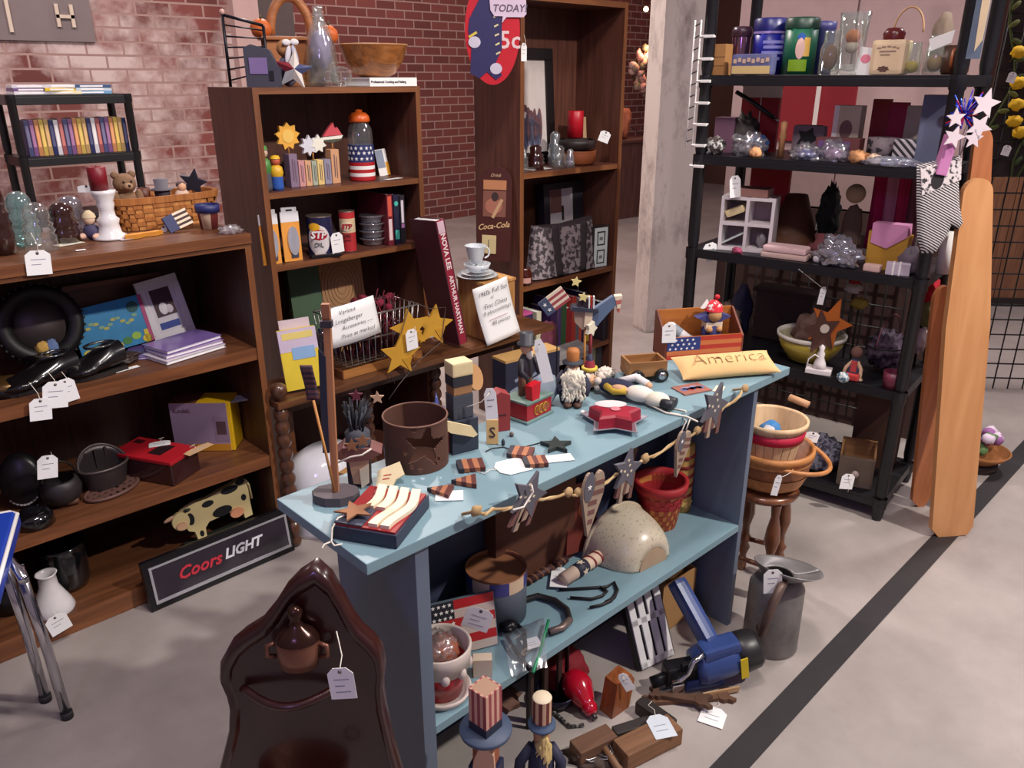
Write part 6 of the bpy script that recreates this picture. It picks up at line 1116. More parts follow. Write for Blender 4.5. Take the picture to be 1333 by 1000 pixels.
# dark candle bundle
random.seed(8); DC = [K(112, 70, 48, .7), K(60, 28, 30, .6)]
for k in range(3):
    a = at(648+6*k, 735+9*k, Z+.02+.012*(k % 2)); x_, y_ = at(676+4*k, 738+10*k, Z+.0125).xy
    o = T('twisted_candle', ['rearmost dark red and tan spiral candle in the bundle', 'second dark red and tan spiral candle in the bundle', 'third dark red and tan spiral candle in the bundle', 'nearest dark red and tan spiral candle in the bundle'][k], 'candle', (x_, y_, Z+.0125), 0, 'spiral candles behind the striped roller'); o.rotation_euler = (0, 0, R(6-3*k))
    L = .15
    MB().cyl((0, 0, 0), (L, 0, 0), .010, DC[1], seg=14).build('wax', o); MB().tube([(L*t/60, .0085*math.cos(t*.75), .0085*math.sin(t*.75)) for t in range(61)], .0045, DC[0], 6).build('spiral', o)
o = T('candy_roller', 'cream stick with red spiral stripes and a navy star band lying on the board', 'stick', (at(733, 755, Z+.021)), R(3)); L = .19
MB().cyl((0, 0, 0), (L, 0, 0), .018, K(222, 196, 170, .5), seg=20).build('body', o); MB().tube([(L*.52+(L*.46)*t/40, .0165*math.cos(t*.5), .0165*math.sin(t*.5)) for t in range(41)], .0042, K(130, 36, 44, .5), 6).build('red_spiral', o); MB().cyl((L*.24, 0, 0), (L*.46, 0, 0), .0188, K(44, 46, 60, .6), seg=20).build('navy_band', o); MB().prism([(a*.012+L*.36, e*.012) for a, e in star()], .0186, .0196, FLAGW).prism([(a*.012+L*.36, e*.012+.0) for a, e in star()], .0186, .0196, FLAGW, FRONT).build('star', o)
lay(728, 752, Z+.008, 'long white price tag lying across the end of the striped roller', 22, 44, R(-50))
# tools in a bag
o = T('riding_crop', 'black plaited leather strap curled on the middle board', 'strap', at(700, 800, Z)+Vector((0, 0, .008))); c0 = at(700, 800, Z); b = MB()
pp = [at(x, y, Z+.009)-c0-Vector((0, 0, .008)) for x, y in ((648, 800), (670, 785), (700, 776), (722, 782), (738, 794), (742, 808), (732, 818), (715, 824))]
b.tube(pp, .008, K(36, 32, 34, .4, bump=.5), 8); b.build('strap', o); MB().tube([p_+Vector((0, 0, .002)) for p_ in pp[-3:]], .0086, K(120, 104, 98, .4, .5), 8).build('silver_tip', o)
o = T('zip_bag', 'clear zip bag with a green slider holding black metal parts, over the board edge', 'plastic bag', at(690, 850, Z)+Vector((0, 0, .001))); c0 = at(690, 850, Z)
cr = [at(x, y, Z)-c0 for x, y in ((652, 828), (664, 882), (712, 872), (716, 806), (672, 800))]
def zf(u, v):
    a = cr[0].lerp(cr[1], v); d = (cr[4].lerp(cr[3], .0)).lerp(cr[2].lerp(cr[3], 1-v), 1) if 0 else cr[4].lerp(cr[2], v).lerp(cr[3].lerp(cr[2], v), .8)
    p_ = a.lerp(d, u); return (p_.x, p_.y, .024+.008*noise.noise(Vector((u*4, v*4, 1))) - .02*abs(2*v-1)**3 - .0)
MB().grid(zf, 14, 14, BAG, None, .0).build('bag_film', o)
MB().tube([(at(x, y, Z+.014)-c0) for x, y in ((714, 808), (708, 830), (702, 852), (694, 876))], .0034, K(30, 140, 90, .4), 8).build('green_zip', o)
b = MB().tube([(at(x, y, Z+.010)-c0) for x, y in ((655, 818), (670, 812), (682, 822), (684, 845), (680, 860), (690, 872))], .006, K(30, 30, 34, .35, .6), 8).tube([(at(x, y, Z+.01)-c0) for x, y in ((660, 830), (672, 850), (682, 862))], .005, K(30, 30, 34, .35, .6), 8).lump(at(662, 815, Z+.014)-c0, (.022, .02, .012), K(30, 28, 32, .35, .5), .4, 3, 3); b.build('metal_parts', o)
lay(692, 838, Z+.012, 'white paper inside the clear zip bag', 24, 20, R(-20), None, 'paper_slip', 'paper', False)
# iron hooks
for k, (pts, lab) in enumerate([([(728, 768), (760, 766), (790, 764), (800, 758), (804, 768), (800, 778), (788, 784)], 'long black iron hook, the one nearest the striped roller'), ([(742, 778), (770, 780), (784, 776), (790, 770), (780, 764)], 'shorter black iron hook in the middle of the hooks'), ([(768, 791), (782, 788), (796, 782), (802, 772)], 'front black iron hook near the edge of the board')]):
    c0 = at(*pts[0], Z); S('iron_hook', lab, 'hook', MB().tube([at(x, y, Z+.0045)-c0 for x, y in pts], .0038, K(36, 32, 34, .45, .5), 8), c0)
# stoneware half dome
o = T('stoneware_planter', 'speckled stoneware half bowl standing on its cut face on the middle board', 'planter', (*at(838, 728, Z).xy, Z), R(-6)); o.location.y += .03; SPK = voro((206, 194, 170), (160, 146, 122), 150, .3, .64, 'noise', name='speckled_stoneware')
hr = lambda v: .05+.068*math.sqrt(max(0, 1-v**1.8))
MB().grid(lambda u, v: (hr(v)*math.cos(math.pi*u), .07-.135*v, hr(v)*math.sin(math.pi*u)), 32, 18, SPK, None, .006).build('body', o)
MB().tube([(.118*math.cos(math.pi*i/28), .072, .001+.118*math.sin(math.pi*i/28)) for i in range(29)], .006, K(190, 176, 150, .4), 8).build('rim', o); MB().prism([(.05*math.cos(math.pi*i/20), .05*math.sin(math.pi*i/20)) for i in range(21)], .062, .067, K(176, 150, 122, .8), FRONT).build('unglazed_foot', o)
# red striped basket, tall candle, picture
q = at(862, 668, Z); o = T('flag_basket', 'round red and tan splint basket behind the stoneware dome', 'basket', (1.685, 1.165, Z)); r0, r1, H = .05, .072, .14; n = 30; RB = [K(150, 60, 34, .6), K(190, 120, 60, .6), K(160, 34, 40, .6)]
b = MB()
for j in range(8):
    for i in range(n):
        w_ = 1.0 if (i+j) % 2 else 1.025; a0, a1 = 2*math.pi*i/n, 2*math.pi*(i+1)/n; f = lambda z: (r0+(r1-r0)*z)*w_
        b.add([(f(z)*math.cos(a), f(z)*math.sin(a), H*z) for a, z in ((a0, j/8), (a1, j/8), (a1, (j+1)/8), (a0, (j+1)/8))]+[((r0+(r1-r0)*z-.005)*math.cos(a), (r0+(r1-r0)*z-.005)*math.sin(a), H*z) for a, z in ((a0, j/8), (a1, j/8), (a1, (j+1)/8), (a0, (j+1)/8))], [(0, 1, 2, 3), (7, 6, 5, 4)], RB[(j+(i//5)) % 3 if j > 5 else (1 if (i+j) % 2 else 0) if j < 4 else 2])
b.lathe([(r0, .001), (.0005, .001)], RB[0]); b.build('woven_body', o); MB().lathe([(r1-.004, H-.024), (r1+.004, H-.024), (r1+.006, H+.002), (r1-.006, H+.002), (r1-.008, H-.02)], K(168, 34, 40, .6), None, 36).build('rim', o)
q = at(905, 668, Z); o = T('carved_candle', 'tall red and gold spiral carved candle beside the right side panel', 'candle', (1.80, 1.165, Z)); H = .215
MB().lathe([(.0005, 0), (.025, 0), (.026, .03), (.024, H), (.0005, H)], K(190, 150, 80, .6), None, 20).build('wax', o); MB().tube([(.0225*math.cos(t*.33), .0225*math.sin(t*.33), .035+(H*.9-.04)*t/95) for t in range(96)], .0065, K(130, 30, 32, .6), 6).build('red_spiral', o); MB().lump((0, 0, .027), (.028, .028, .02), K(206, 172, 96, .7), .3, 4, 3).build('gold_base', o)
o = T('rusty_picture', 'dark red wooden plaque with a rust motif leaning behind the striped heart', 'plaque', (1.40, 1.205, Z+.013), 0, None, (R(-8), R(10), 0)); MB().bx(-.06, .06, 0, .012, 0, .19, K(110, 44, 32, .7)).build('board', o); MB().prism([(x*.022, y*.026+.12) for x, y in circ(12)], 0, .002, K(160, 84, 52, .7), FRONT).build('painted_motif', o)
o = T('garden_stake', 'slim grey wooden stake leaning in the middle of the blue shelf', 'stake', (1.56, 1.225, Z+.006), 0, None, (R(-2), R(22), 0)); MB().bx(-.012, .012, 0, .008, 0, .36, K(120, 92, 78, .8)).build('stake', o)
# ================================================================== on the floor under and before the blue shelf
Z = .0006
# two top-hatted block figures
q = Vector((.742, .875, Z)); c = atv(632, 950, q)
def tophat(label, base, H, hw, hatm, topm, sq, brim, stripe, face):
    o = T('top_hat_figure', label, 'figurine', base, FC+R(8))
    return o
q = at(636, 1190, 0); q = Vector((.83, .93, 0)); 
P = Vector((.71, .86, 0)); ch = lambda py, p: atv(632, py, p).z
# nearer figure: hat top shows at y 887, brim at y 960
base = atv(632, 930, Vector((.765, .868, 0))); bx_, by_ = base.x, base.y
m = mpp(base); o = T('top_hat_figure', 'block figure with square red-striped top hat and wide navy brim', 'figurine', (bx_, by_, .0), FC+R(4)); zt = ch(894, base); zb = ch(948, base); s_ = 15*m
b = MB()
for f_ in range(4):
    for k in range(6):
        x0, x1 = -s_+2*s_*k/6, -s_+2*s_*(k+1)/6
        b.bx(x0, x1, -s_-.0006, -s_+.002, zb+.022, zt, [K(206, 160, 140, .7), K(150, 70, 74, .7)][k % 2], 0, TR(rot=(0, 0, R(45+90*f_))))
b.bx(-s_, s_, -s_, s_, zb+.021, zt-.0005, K(170, 136, 112, .8), 0, TR(rot=(0, 0, R(45)))); b.build('hat_crown', o); MB().bx(-s_*1.03, s_*1.03, -s_*1.03, s_*1.03, zb+.003, zb+.022, K(44, 50, 66, .7), 0, TR(rot=(0, 0, R(45)))).build('hat_band', o)
MB().lathe([(.0005, zb-.006), (34*m, zb-.006), (35*m, zb-.001), (34*m, zb+.003), (.0005, zb+.003)], K(62, 76, 100, .55), None, 40).build('hat_brim', o)
fz = zb-.006; MB().bx(-.02, .02, -.018, .018, fz-.075, fz, K(150, 84, 56, .7), .002, TR(rot=(0, 0, R(-25)))).build('face', o); MB().prism([(-.006, fz-.005), (.026, fz-.03), (.03, fz-.1), (-.022, fz-.09), (-.024, fz-.06)], -.03, -.018, K(206, 164, 134, .7), TR(rot=(0, 0, R(-25))) @ FRONT @ TR((0, 0, 0))).build('beard', o) if 0 else MB().prism([(-.004, fz-.0), (.018, fz-.03), (.022, fz-.1), (-.024, fz-.09), (-.02, fz-.05)], .018, .03, K(206, 164, 134, .7), TR(rot=(0, 0, R(-10))) @ FRONT).build('beard', o)
MB().bx(-.028, .028, -.022, .022, 0, fz-.075, NAVY, .003, TR(rot=(0, 0, R(-25)))).build('body', o)
base = atv(705, 960, Vector((.935, .915, 0))); m = mpp(base); o = T('top_hat_figure', 'slim figure with round striped top hat, curly cream beard and navy coat', 'figurine', (base.x, base.y, 0), FC); ch2 = lambda py: atv(705, py, base).z; zt, zb = ch2(908), ch2(942); r = 12.5*m
b = MB()
for k in range(16): b.lathe([(r, zb+.012), (r, zt)], [K(206, 170, 140, .7), K(110, 50, 44, .7)][k % 2], None, 3, True, 1, 1, 22.5*k, 22.5*k+22.5)
b.build('hat_crown', o); MB().lathe([(r, zt), (r*.9, zt+.003), (.0005, zt+.004)], K(222, 206, 176, .7), None, 24).build('hat_top', o); MB().lathe([(.0005, zb-.004), (18*m, zb-.004), (18*m, zb+.002), (r+.001, zb+.003), (r+.001, zb+.013)], K(66, 84, 112, .6), None, 28).build('hat_brim', o)
MB().lathe([(r*.8, zb-.05), (r*.9, zb-.02), (r*.9, zb-.004)], K(190, 140, 100, .7), None, 18).build('head', o); b = MB().lump((.004, -.014, zb-.075), (.017, .012, .062), K(216, 190, 126, .9, bump=.6), .35, 5, 4); b.build('beard', o)
MB().lathe([(.03, 0), (.034, .04), (.026, zb-.07), (.014, zb-.04), (.0005, zb-.038)], K(40, 42, 66, .7), None, 20).build('coat', o); b = MB().tube([(-.02, 0, zb-.06), (-.045, -.004, zb-.1), (-.05, -.02, zb-.15)], .012, K(40, 42, 66, .7), 10).tube([(.02, 0, zb-.06), (.042, -.004, zb-.1), (.04, -.02, zb-.15)], .012, K(40, 42, 66, .7), 10); b.build('sleeves', o)
# red bulb horn and dark red bag
q = at(770, 925, .0); o = T('red_bulb', 'glossy red bulb-shaped bottle tipped over under the shelf front', 'bottle', q+Vector((-.005, .035, .04)), 0, None, (R(112), 0, FC+R(28))); MB().lathe([(.0005, -.06), (.026, -.056), (.04, -.03), (.041, -.01), (.03, .018), (.023, .032), (.02, .04), (.022, .046), (.016, .06), (.01, .064), (.0005, .065)], K(196, 16, 44, .15, coat=.8), None, 28).build('body', o); MB().cyl((0, 0, .062), (0, 0, .078), .007, K(90, 84, 84, .3, .7), seg=12).build('nozzle', o)
o = T('cloth_hat', 'dark red cloth cap lying behind the glossy red bottle', 'cap', at(745, 905, 0)+Vector((.03, .06, 0))); MB().lump((0, 0, .03), (.07, .06, .06), K(126, 16, 30, .8), .15, 2, 4, None, -.5).build('crown', o)
o = T('dark_bowl', 'dark metal bowl with a purple sheen left of the red bottle', 'bowl', at(735, 920, 0)+Vector((.0, .03, 0))); MB().shell([(.03, 0), (.05, .015), (.055, .04)], .003, K(44, 40, 60, .25, .6)).build('body', o)
q = at(805, 930, 0); o = T('wooden_block', 'orange-brown slanted wooden block standing beside the red bottle', 'block', (q.x+.01, q.y+.02, Z), FC+R(40)); MB().prism([(-.035, 0), (.03, 0), (.045, .085), (.03, .11), (-.02, .1)], -.022, .022, wood((120, 62, 30), (160, 92, 48), .4, 'Z'), FRONT).build('block', o)
ptag(815, 888, q+Vector((.01, -.02, .0)), 'narrow white price tag on the orange-brown wooden block', 13, 30, R(-28), cord=q+Vector((0, 0, .1)))
o = T('iron_stand', 'dark iron stand with wooden slats at the back under the shelf', 'stand', (1.20, 1.14, Z), R(6)); 
for x in (-.06, .0, .06): MB().bx(x-.008, x+.008, -.004, .004, 0, .25, K(60, 40, 34, .7)).build('slat', o)
MB().tube([(-.08, -.01, 0), (-.08, -.01, .24), (.08, -.01, .24), (.08, -.01, 0)], .006, IRON, 8).build('frame', o)
# white slotted register
q = at(855, 880, 0); o = T('slotted_register', 'white slotted metal register leaning under the shelf behind the nail gun', 'register', (1.555, 1.04, Z+.006), 0, None, (R(-24), 0, R(-10))); WR = K(230, 228, 226, .4); b = MB(); W, H = .12, .24
for k in range(4): b.bx(-W/2+.033*k, -W/2+.033*k+.022, -.003, .003, .0, H, WR, .001)
for z in (0, H*.5, H-.02): b.bx(-W/2, W/2, -.003, .003, z, z+.018, WR, .001)
b.build('plate', o); MB().bx(-W/2-.008, W/2+.008, .003, .02, -.0, H+.01, K(20, 20, 22, .4)).build('box', o)
# nail gun
NB = K(48, 68, 122, .35, var=.08); g = at(930, 868, .05)
o = T('nail_gun', 'blue and black nail gun lying on the floor at the right end of the shelf', 'nail gun', (g.x, g.y, .0), FC+R(14)); o.scale = (1.18, 1.18, 1.18)
MB().lathe([(.0005, -.05), (.04, -.048), (.046, -.03), (.047, .035), (.043, .05), (.0005, .051)], NB, TR((-.005, 0, .062), (0, R(78), 0)), 28).build('cylinder', o); b = MB().box((.0, -.01, .105), (.09, .05, .03), NB, .01, (0, R(-8), 0)).box((-.03, .0, .02), (.1, .05, .03), NB, .01); b.build('housing', o)
MB().lathe([(.0005, 0), (.046, 0), (.048, .02), (.046, .05), (.038, .062), (.0005, .064)], K(34, 32, 34, .4), TR((.044, 0, .068), (0, R(78), 0)), 28).build('end_cap', o); MB().bx(.05, .068, -.049, -.046, .03, .085, K(206, 180, 30, .5), 0, TR(rot=(0, R(-10), 0))).build('yellow_label', o)
MB().box((-.03, .07, .15), (.036, .16, .04), NB, .012, (R(38), 0, R(18))).build('handle', o)
NO = K(30, 30, 34, .4, .5); MB().box((-.085, 0, .045), (.08, .04, .05), NO, .006).cyl((-.11, 0, .04), (-.155, 0, .028), .014, NO, seg=14).box((-.07, -.02, .075), (.05, .012, .02), NO, .003).build('nose', o); MB().tube([(-.05, -.03, .11), (-.075, -.035, .1), (-.085, -.035, .07), (-.1, -.034, .055), (-.12, -.03, .05)], .006, STEEL, 8).box((-.105, -.03, .03), (.03, .012, .024), STEEL, .003).box((-.13, -.022, .018), (.03, .01, .012), STEEL, .003).build('steel_guide', o)
MB().bx(-.05, .04, -.05, -.046, .005, .018, K(176, 140, 100, .6)).build('paper_label', o)
q = at(920, 800, 0); o = T('cardboard_box', 'open brown cardboard box stuffed with tan paper under the right end of the shelf', 'box', (1.74, 1.17, Z), R(-4)); W, D, H = .15, .13, .24
for a in ((-W/2, W/2, D/2-.004, D/2), (-W/2, W/2, -D/2, -D/2+.004), (-W/2, -W/2+.004, -D/2+.004, D/2-.004), (W/2-.004, W/2, -D/2+.004, D/2-.004)): MB().bx(*a, 0, H if a[2] > 0 else H*.72, CARD).build('wall', o)
MB().bx(-W/2, W/2, -D/2, D/2, 0, .003, CARD).build('bottom', o); MB().lump((0, -.005, H*.72), (.06, .05, .05), K(206, 164, 100, .8), .3, 3, 3).box((-.01, -.02, H*.78), (.05, .02, .12), K(206, 168, 106, .8), .004, (0, R(20), R(20))).build('packing_paper', o)
# wrenches
def wrench(label, p0, p1, z, w_, m_, open2=True):
    a, b_ = at(*p0, z), at(*p1, z); d = b_-a; o = T('open_wrench', label, 'wrench', a, math.atan2(d.y, d.x)); L = d.length
    j = lambda s: [(0, -.4), (.35, -.62), (.75, -.55), (1.1, -.75), (1.5, -.55), (1.05, -.2), (1.0, .2), (1.5, .55), (1.1, .75), (.75, .6), (.35, .62), (0, .4)]
    out = [(L-.03+x*.03, y*.034) for x, y in j(1)]+[(.03-x*.022, -y*.026) for x, y in j(1)]
    MB().prism([(.02, -w_), (L-.025, -w_*1.1), (L-.025, w_*1.1), (.02, w_)], 0, .011, m_).build('shank', o); MB().prism([(L-.03+x*.03, y*.034) for x, y in j(1)], .0005, .0125, m_).build('jaw', o); MB().prism([(.03-x*.022, y*.026) for x, y in j(1)], .0005, .0125, m_).build('jaw', o); return o
RW = K(104, 74, 56, .7, .3, var=.3, bump=.4)
wrench('rusty open-ended wrench lying before the nail gun', (838, 916), (948, 908), .0015, .011, RW); wrench('second rusty wrench lying half under the first', (846, 904), (920, 916), .0145, .01, K(88, 62, 48, .7, .3, var=.3))
lay(928, 933, .002, 'white price tag lying on the floor below the rusty wrench', 32, 34, R(-70))
o = T('hammer_head', 'dark iron hammer lying on the floor with a pale blue tag', 'hammer', at(842, 948, 0), math.atan2((at(885, 935, 0)-at(800, 962, 0)).y, (at(885, 935, 0)-at(800, 962, 0)).x)); MB().box((.03, .01, .022), (.035, .11, .035), K(58, 52, 50, .5, .5), .006, (0, 0, R(20))).build('head', o); MB().box((-.035, 0, .016), (.12, .03, .022), K(56, 50, 48, .6, .3), .004).build('shaft', o)
o = lay(860, 946, .05, 'pale blue price tag resting on the iron hammer', 30, 40, R(-30), K(206, 214, 222))
o = T('wood_clamp', 'brown wooden block jaw clamp at the bottom of the picture', 'clamp', at(815, 990, 0), FC+R(30)); WCL = wood((104, 70, 46), (140, 100, 68), .7, 'X'); MB().bx(-.02, .15, -.03, .03, 0, .05, WCL, .004).build('jaw', o); MB().bx(-.11, .0, .035, .085, 0, .045, wood((84, 56, 40), (112, 78, 56), .7, 'X'), .004).build('jaw', o); MB().cyl((-.05, -.05, .025), (-.03, .09, .025), .009, K(120, 84, 56), seg=12).build('screw', o)
o = S('twisted_wire', 'tangle of bright wire lying on dark scrap between the block figures and the clamp', 'wire', MB().tube([(.05*math.cos(t*.7)*(1-t*.01), .03*math.sin(t*.9), .022+.012*math.sin(t*.5)) for t in range(40)], .0018, STEEL, 6).lump((0, 0, .006), (.07, .045, .01), K(70, 54, 46, .8), .4, 3, 3), at(775, 985, 0), FC)
o = S('leather_scrap', 'brown scrap of leather lying behind the slim top-hatted figure', 'leather', MB().lump((0, 0, .012), (.06, .04, .02), K(104, 72, 58, .8), .4, 2.5, 3), at(668, 960, 0)+Vector((.05, .1, 0)))
S('black_cable', 'black and white speckled cord lying on the floor near the red bottle', 'cord', MB().tube([at(x, y, .006) for x, y in ((700, 935), (722, 928), (742, 946), (760, 944))], .005, voro((40, 36, 38), (150, 146, 140), 120, .6, .55, 'noise', name='speckled_cord'), 8))
# ================================================================== right of the blue shelf
TW2 = wood((92, 50, 28), (132, 78, 44), .3, 'Z', 1, .5)
o = T('turned_stool', 'brown turned-leg stool carrying the baskets right of the blue shelf', 'stool', (2.09, 1.06, 0), R(10)); MB().lathe([(.0005, .345), (.1, .345), (.105, .355), (.1, .366), (.0005, .367)], TW2, None, 32).build('seat', o)
PRL = [(.0005, 0), (.012, 0), (.016, .02), (.011, .06), (.02, .09), (.013, .105), (.022, .125), (.013, .14), (.012, .17), (.024, .22), (.02, .26), (.012, .3), (.016, .346)]
for x, y in ((-.062, -.062), (.075, -.05), (.062, .062), (-.062, .062)):
    MB().lathe(PRL, TW2, None, 16).build('leg', o, (x, y, 0))
MB().cyl((-.062, -.062, .12), (-.062, .062, .12), .008, TW2).build('stretcher', o); MB().cyl((.075, -.05, .12), (.062, .062, .12), .008, TW2).build('stretcher', o)
BX_, BY_ = 2.10, 1.06
o = T('splint_basket', 'brown wide-splint basket with a swing handle on the turned stool', 'basket', (BX_, BY_, .368)); SB = [wood((120, 70, 36), (150, 92, 52), .5, 'X', 1), wood((168, 108, 56), (196, 134, 76), .5, 'X', 1)]
pr = [(.075, 0), (.1, .02), (.116, .06), (.122, .1), (.124, .13)]; b = MB().lathe([(.0005, .001), (.075, 0)], SB[0])
for k in range(4): b.lathe([(pr[k][0]+(.003 if k % 2 else 0), pr[k][1]), (pr[k+1][0]+(.003 if k % 2 else 0), pr[k+1][1])], SB[1 if k in (1, 3) else 0], None, 32)
b.lathe([(pr[4][0], pr[4][1]), (pr[4][0]-.006, .13), (pr[1][0]-.006, .022), (.0005, .006)], SB[0], None, 32); b.build('body', o)
MB().lathe([(.121, .112), (.129, .112), (.129, .136), (.119, .136), (.118, .115)], SB[1], None, 32).build('rim', o); MB().tube([(.125*math.cos(R(a)), .125*math.sin(R(a))-.03*math.sin(R(a))**2, .118-.028*abs(math.sin(R(a)))) for a in range(190, 400, 10)], .007, SB[1], 8, TR((.02, -.015, .0), (0, 0, R(10)))).build('handle', o)
ptag(1011, 632, Vector((2.02, .93, .4)), 'white price tag hanging on the brown splint basket', 9, 30, R(8), cord=Vector((2.06, .95, .49)))
o = T('bushel_basket', 'pale bushel basket with a bright red band nested in the splint basket', 'basket', (BX_-.01, BY_-.0, .42)); BP = wood((206, 172, 130), (226, 196, 156), .7, 'Z', 1)
b = MB()
for k in range(20):
    a0, a1 = 18*k, 18*k+16.5; b.lathe([(.066, 0), (.098, .17)], BP, None, 2, True, 1, 1, a0, a1).lathe([(.063, 0), (.094, .17)], BP, None, 2, True, 1, 1, a0-1, a1+2)
b.lathe([(.0005, .002), (.066, .002)], BP); b.build('slat_body', o); MB().lathe([(.089, .116), (.094, .116), (.099, .146), (.094, .146), (.089, .118)], K(190, 24, 62, .6), None, 40).build('red_band', o); MB().lathe([(.097, .158), (.1035, .158), (.1035, .174), (.096, .174), (.095, .16)], BP, None, 40).build('rim', o)
MB().tube([(.1, -.03, .168), (.115, -.05, .19), (.112, .0, .2), (.1, .03, .168)], .0025, IRON, 6).build('wire_handle', o); MB().cyl((.116, -.05, .196), (.112, .012, .204), .011, K(196, 150, 110, .6), seg=14).build('wooden_grip', o)
MB().lump((0, 0, .0), (.035, .03, .03), K(60, 130, 190, .5), .2, 3, 3).build('blue_ball', None, (BX_-.0, BY_+.01, .545)); tag(bpy.data.objects['blue_ball'], 'blue crumpled bundle inside the pale bushel basket', 'bundle')
tag(MB().lump((0, 0, 0), (.03, .03, .05), K(216, 212, 214, .8), .3, 3, 3).build('white_cloth', None, (BX_-.055, BY_-.01, .53)), 'white cloth tucked inside the pale bushel basket', 'cloth')
# galvanised pitcher
GAL = K(128, 124, 122, .45, .55, var=.3, scale=40); q = at(1012, 838, 0)
o = T('galvanised_pitcher', 'tall galvanised metal pitcher with a wide flared lip on the floor', 'pitcher', (1.865, .87, Z), FC)
MB().shell([(.076, 0), (.078, .004), (.076, .2), (.06, .226), (.042, .236)], .0025, GAL, None, 40).build('body', o)
def lipf(u, v):
    a = u*2*math.pi; r_ = .042+.052*v+.012*v*math.cos(a+.6); return (r_*math.cos(a)+.012*v, r_*math.sin(a), .236+.03*v**1.5+.03*v*math.cos(a+2.2))
MB().grid(lipf, 40, 6, K(140, 138, 138, .4, .5, var=.3), None, .002).build('flared_lip', o)
MB().tube([(-.01, -.07, .262), (-.03, -.1, .26), (-.05, -.115, .22), (-.06, -.115, .17), (-.062, -.1, .11), (-.055, -.06, .1)], .0125, K(104, 84, 76, .5, .4), 12).build('handle', o)
ptag(1006, 757, Vector((1.865+CS*-.085, .87+SN*-.085, .2)), 'white price tag hanging behind the galvanised pitcher handle', 24, 36, R(-6))
# boards leaning on the rack end
def board(label, b0, t0, w0, w1, th, m_, rz, taper=None):
    """b0: floor point, t0: top point; width w0 at the foot, w1 at the top, round ended"""
    v = t0-b0; L = v.length; X = Matrix.Identity(4); zx = v.normalized(); n = Vector((math.sin(rz), -math.cos(rz), 0)); xx = zx.cross(n).normalized()*-1; yy = zx.cross(xx).normalized()
    for i in range(3): X[i][0], X[i][1], X[i][2], X[i][3] = xx[i], yy[i], zx[i], b0[i]
    out = [(-w0/2+.02, 0), (w0/2-.03, 0), (w0/2, .04), (w0/2, L*.62), (w1/2, L-.05)]+[(w1/2*math.cos(R(a)), L-.05+.05*math.sin(R(a))) for a in range(15, 180, 15)]+[(-w1/2, L-.05), (-w0/2, L*.62), (-w0/2, .03)]
    o = T('wooden_board', label, 'board', b0); M0 = Matrix.Translation(-b0) @ X
    MB().prism(out, -th/2, th/2, m_, M0 @ FRONT).build('board', o); return o
BD = wood((186, 128, 80), (204, 148, 98), .45, 'Z', .4); BD2 = wood((164, 98, 58), (184, 116, 74), .45, 'Z', .7)
b0 = at(1237, 697, 0); b0.z = .0; top = aty(1272, 232, .865)
board('long pale orange wooden board with a rounded top leaning in front on the rack end', b0, top, .155, .1, .022, BD, FC+R(6))
b1 = at(1240, 684, 0)+Vector((.12, .05, 0)); board('taller narrow brown board behind the pale orange board', b1, aty(1276, 168, .93)+Vector((.03, 0, 0)), .1, .06, .02, BD2, FC)
b2 = at(1205, 660, 0)+Vector((-.01, .02, 0)); board('short red-brown board standing left of the pale orange board', b2, aty(1228, 372, .90), .075, .07, .016, BD2, FC+R(10))
# ------------------------------------------------------------------ rack contents
RM = Matrix.Translation(RACK0) @ Matrix.Rotation(RA, 4, 'Z')      # rack frame: x runs to the right post, y into the rack
RI = RM.inverted()
def rp(px, py, i, dy=.04):
    """point on rack shelf i whose front-edge column shows at px; dy = depth into the shelf"""
    z = RZ[i]; r_ = ray(px, py); n = RM.to_3x3() @ Vector((0, 1, 0)); p0 = RM @ Vector((0, dy, 0)); t = n.dot(p0-EP)/n.dot(r_); p = EP+r_*t; return Vector((p.x, p.y, z+.0008))
def rh(px, py, p):   # height above p of what shows at py
    return atv(px, py, p).z-p.z
# top shelf (z 1.555)
i = 4
p = rp(935, 95, i, .06); o = T('kraft_box', 'small tan cardboard box at the left end of the top rack shelf', 'box', p, RA); MB().bx(-.035, .035, -.03, .03, 0, .105, K(166, 118, 68, .8)).build('box', o); b = MB()
for z in (.03, .06): b.bx(-.0352, .0352, -.0304, -.03, z, z+.003, K(120, 80, 46))
b.build('fold_line', o)
p = rp(962, 90, i, .14); o = T('steel_tumbler', 'shiny steel and purple travel tumbler on the top rack shelf', 'tumbler', p, RA); MB().lathe([(.0005, 0), (.03, 0), (.032, .02), (.034, .13), (.03, .15)], K(150, 110, 130, .15, .9), None, 28).build('body', o); MB().lathe([(.034, .13), (.037, .133), (.037, .15), (.032, .165), (.0005, .168)], K(60, 36, 50, .3), None, 28).build('lid', o); MB().lathe([(.031, .0), (.033, .02), (.031, .03)], K(40, 30, 44, .4), None, 28).build('base_ring', o)
p = rp(998, 90, i, .15); o = T('blue_tub', 'bright blue cylindrical tub with pale lettering on the top rack shelf', 'tub', p, RA); r = .057; MB().lathe([(.0005, 0), (r, 0), (r, .165), (.0005, .166)], K(24, 30, 140, .35), None, 36).build('body', o); MB().lathe([(r+.002, .145), (r+.002, .185), (r-.004, .19), (.0005, .191)], K(22, 24, 96, .35), None, 36).build('lid', o); MB().lathe([(r+.0025, .138), (r+.0025, .146)], K(150, 130, 190, .4), None, 36).build('lid_seam', o); b = MB()
for k, (w_, z) in enumerate(((44, .105), (40, .088), (46, .07), (30, .05))): curved(o, 'pale_lettering', r, z, z+.01, math.degrees(FC-RA)-w_*.9, math.degrees(FC-RA)+w_*.9, K(150, 150, 220, .5))
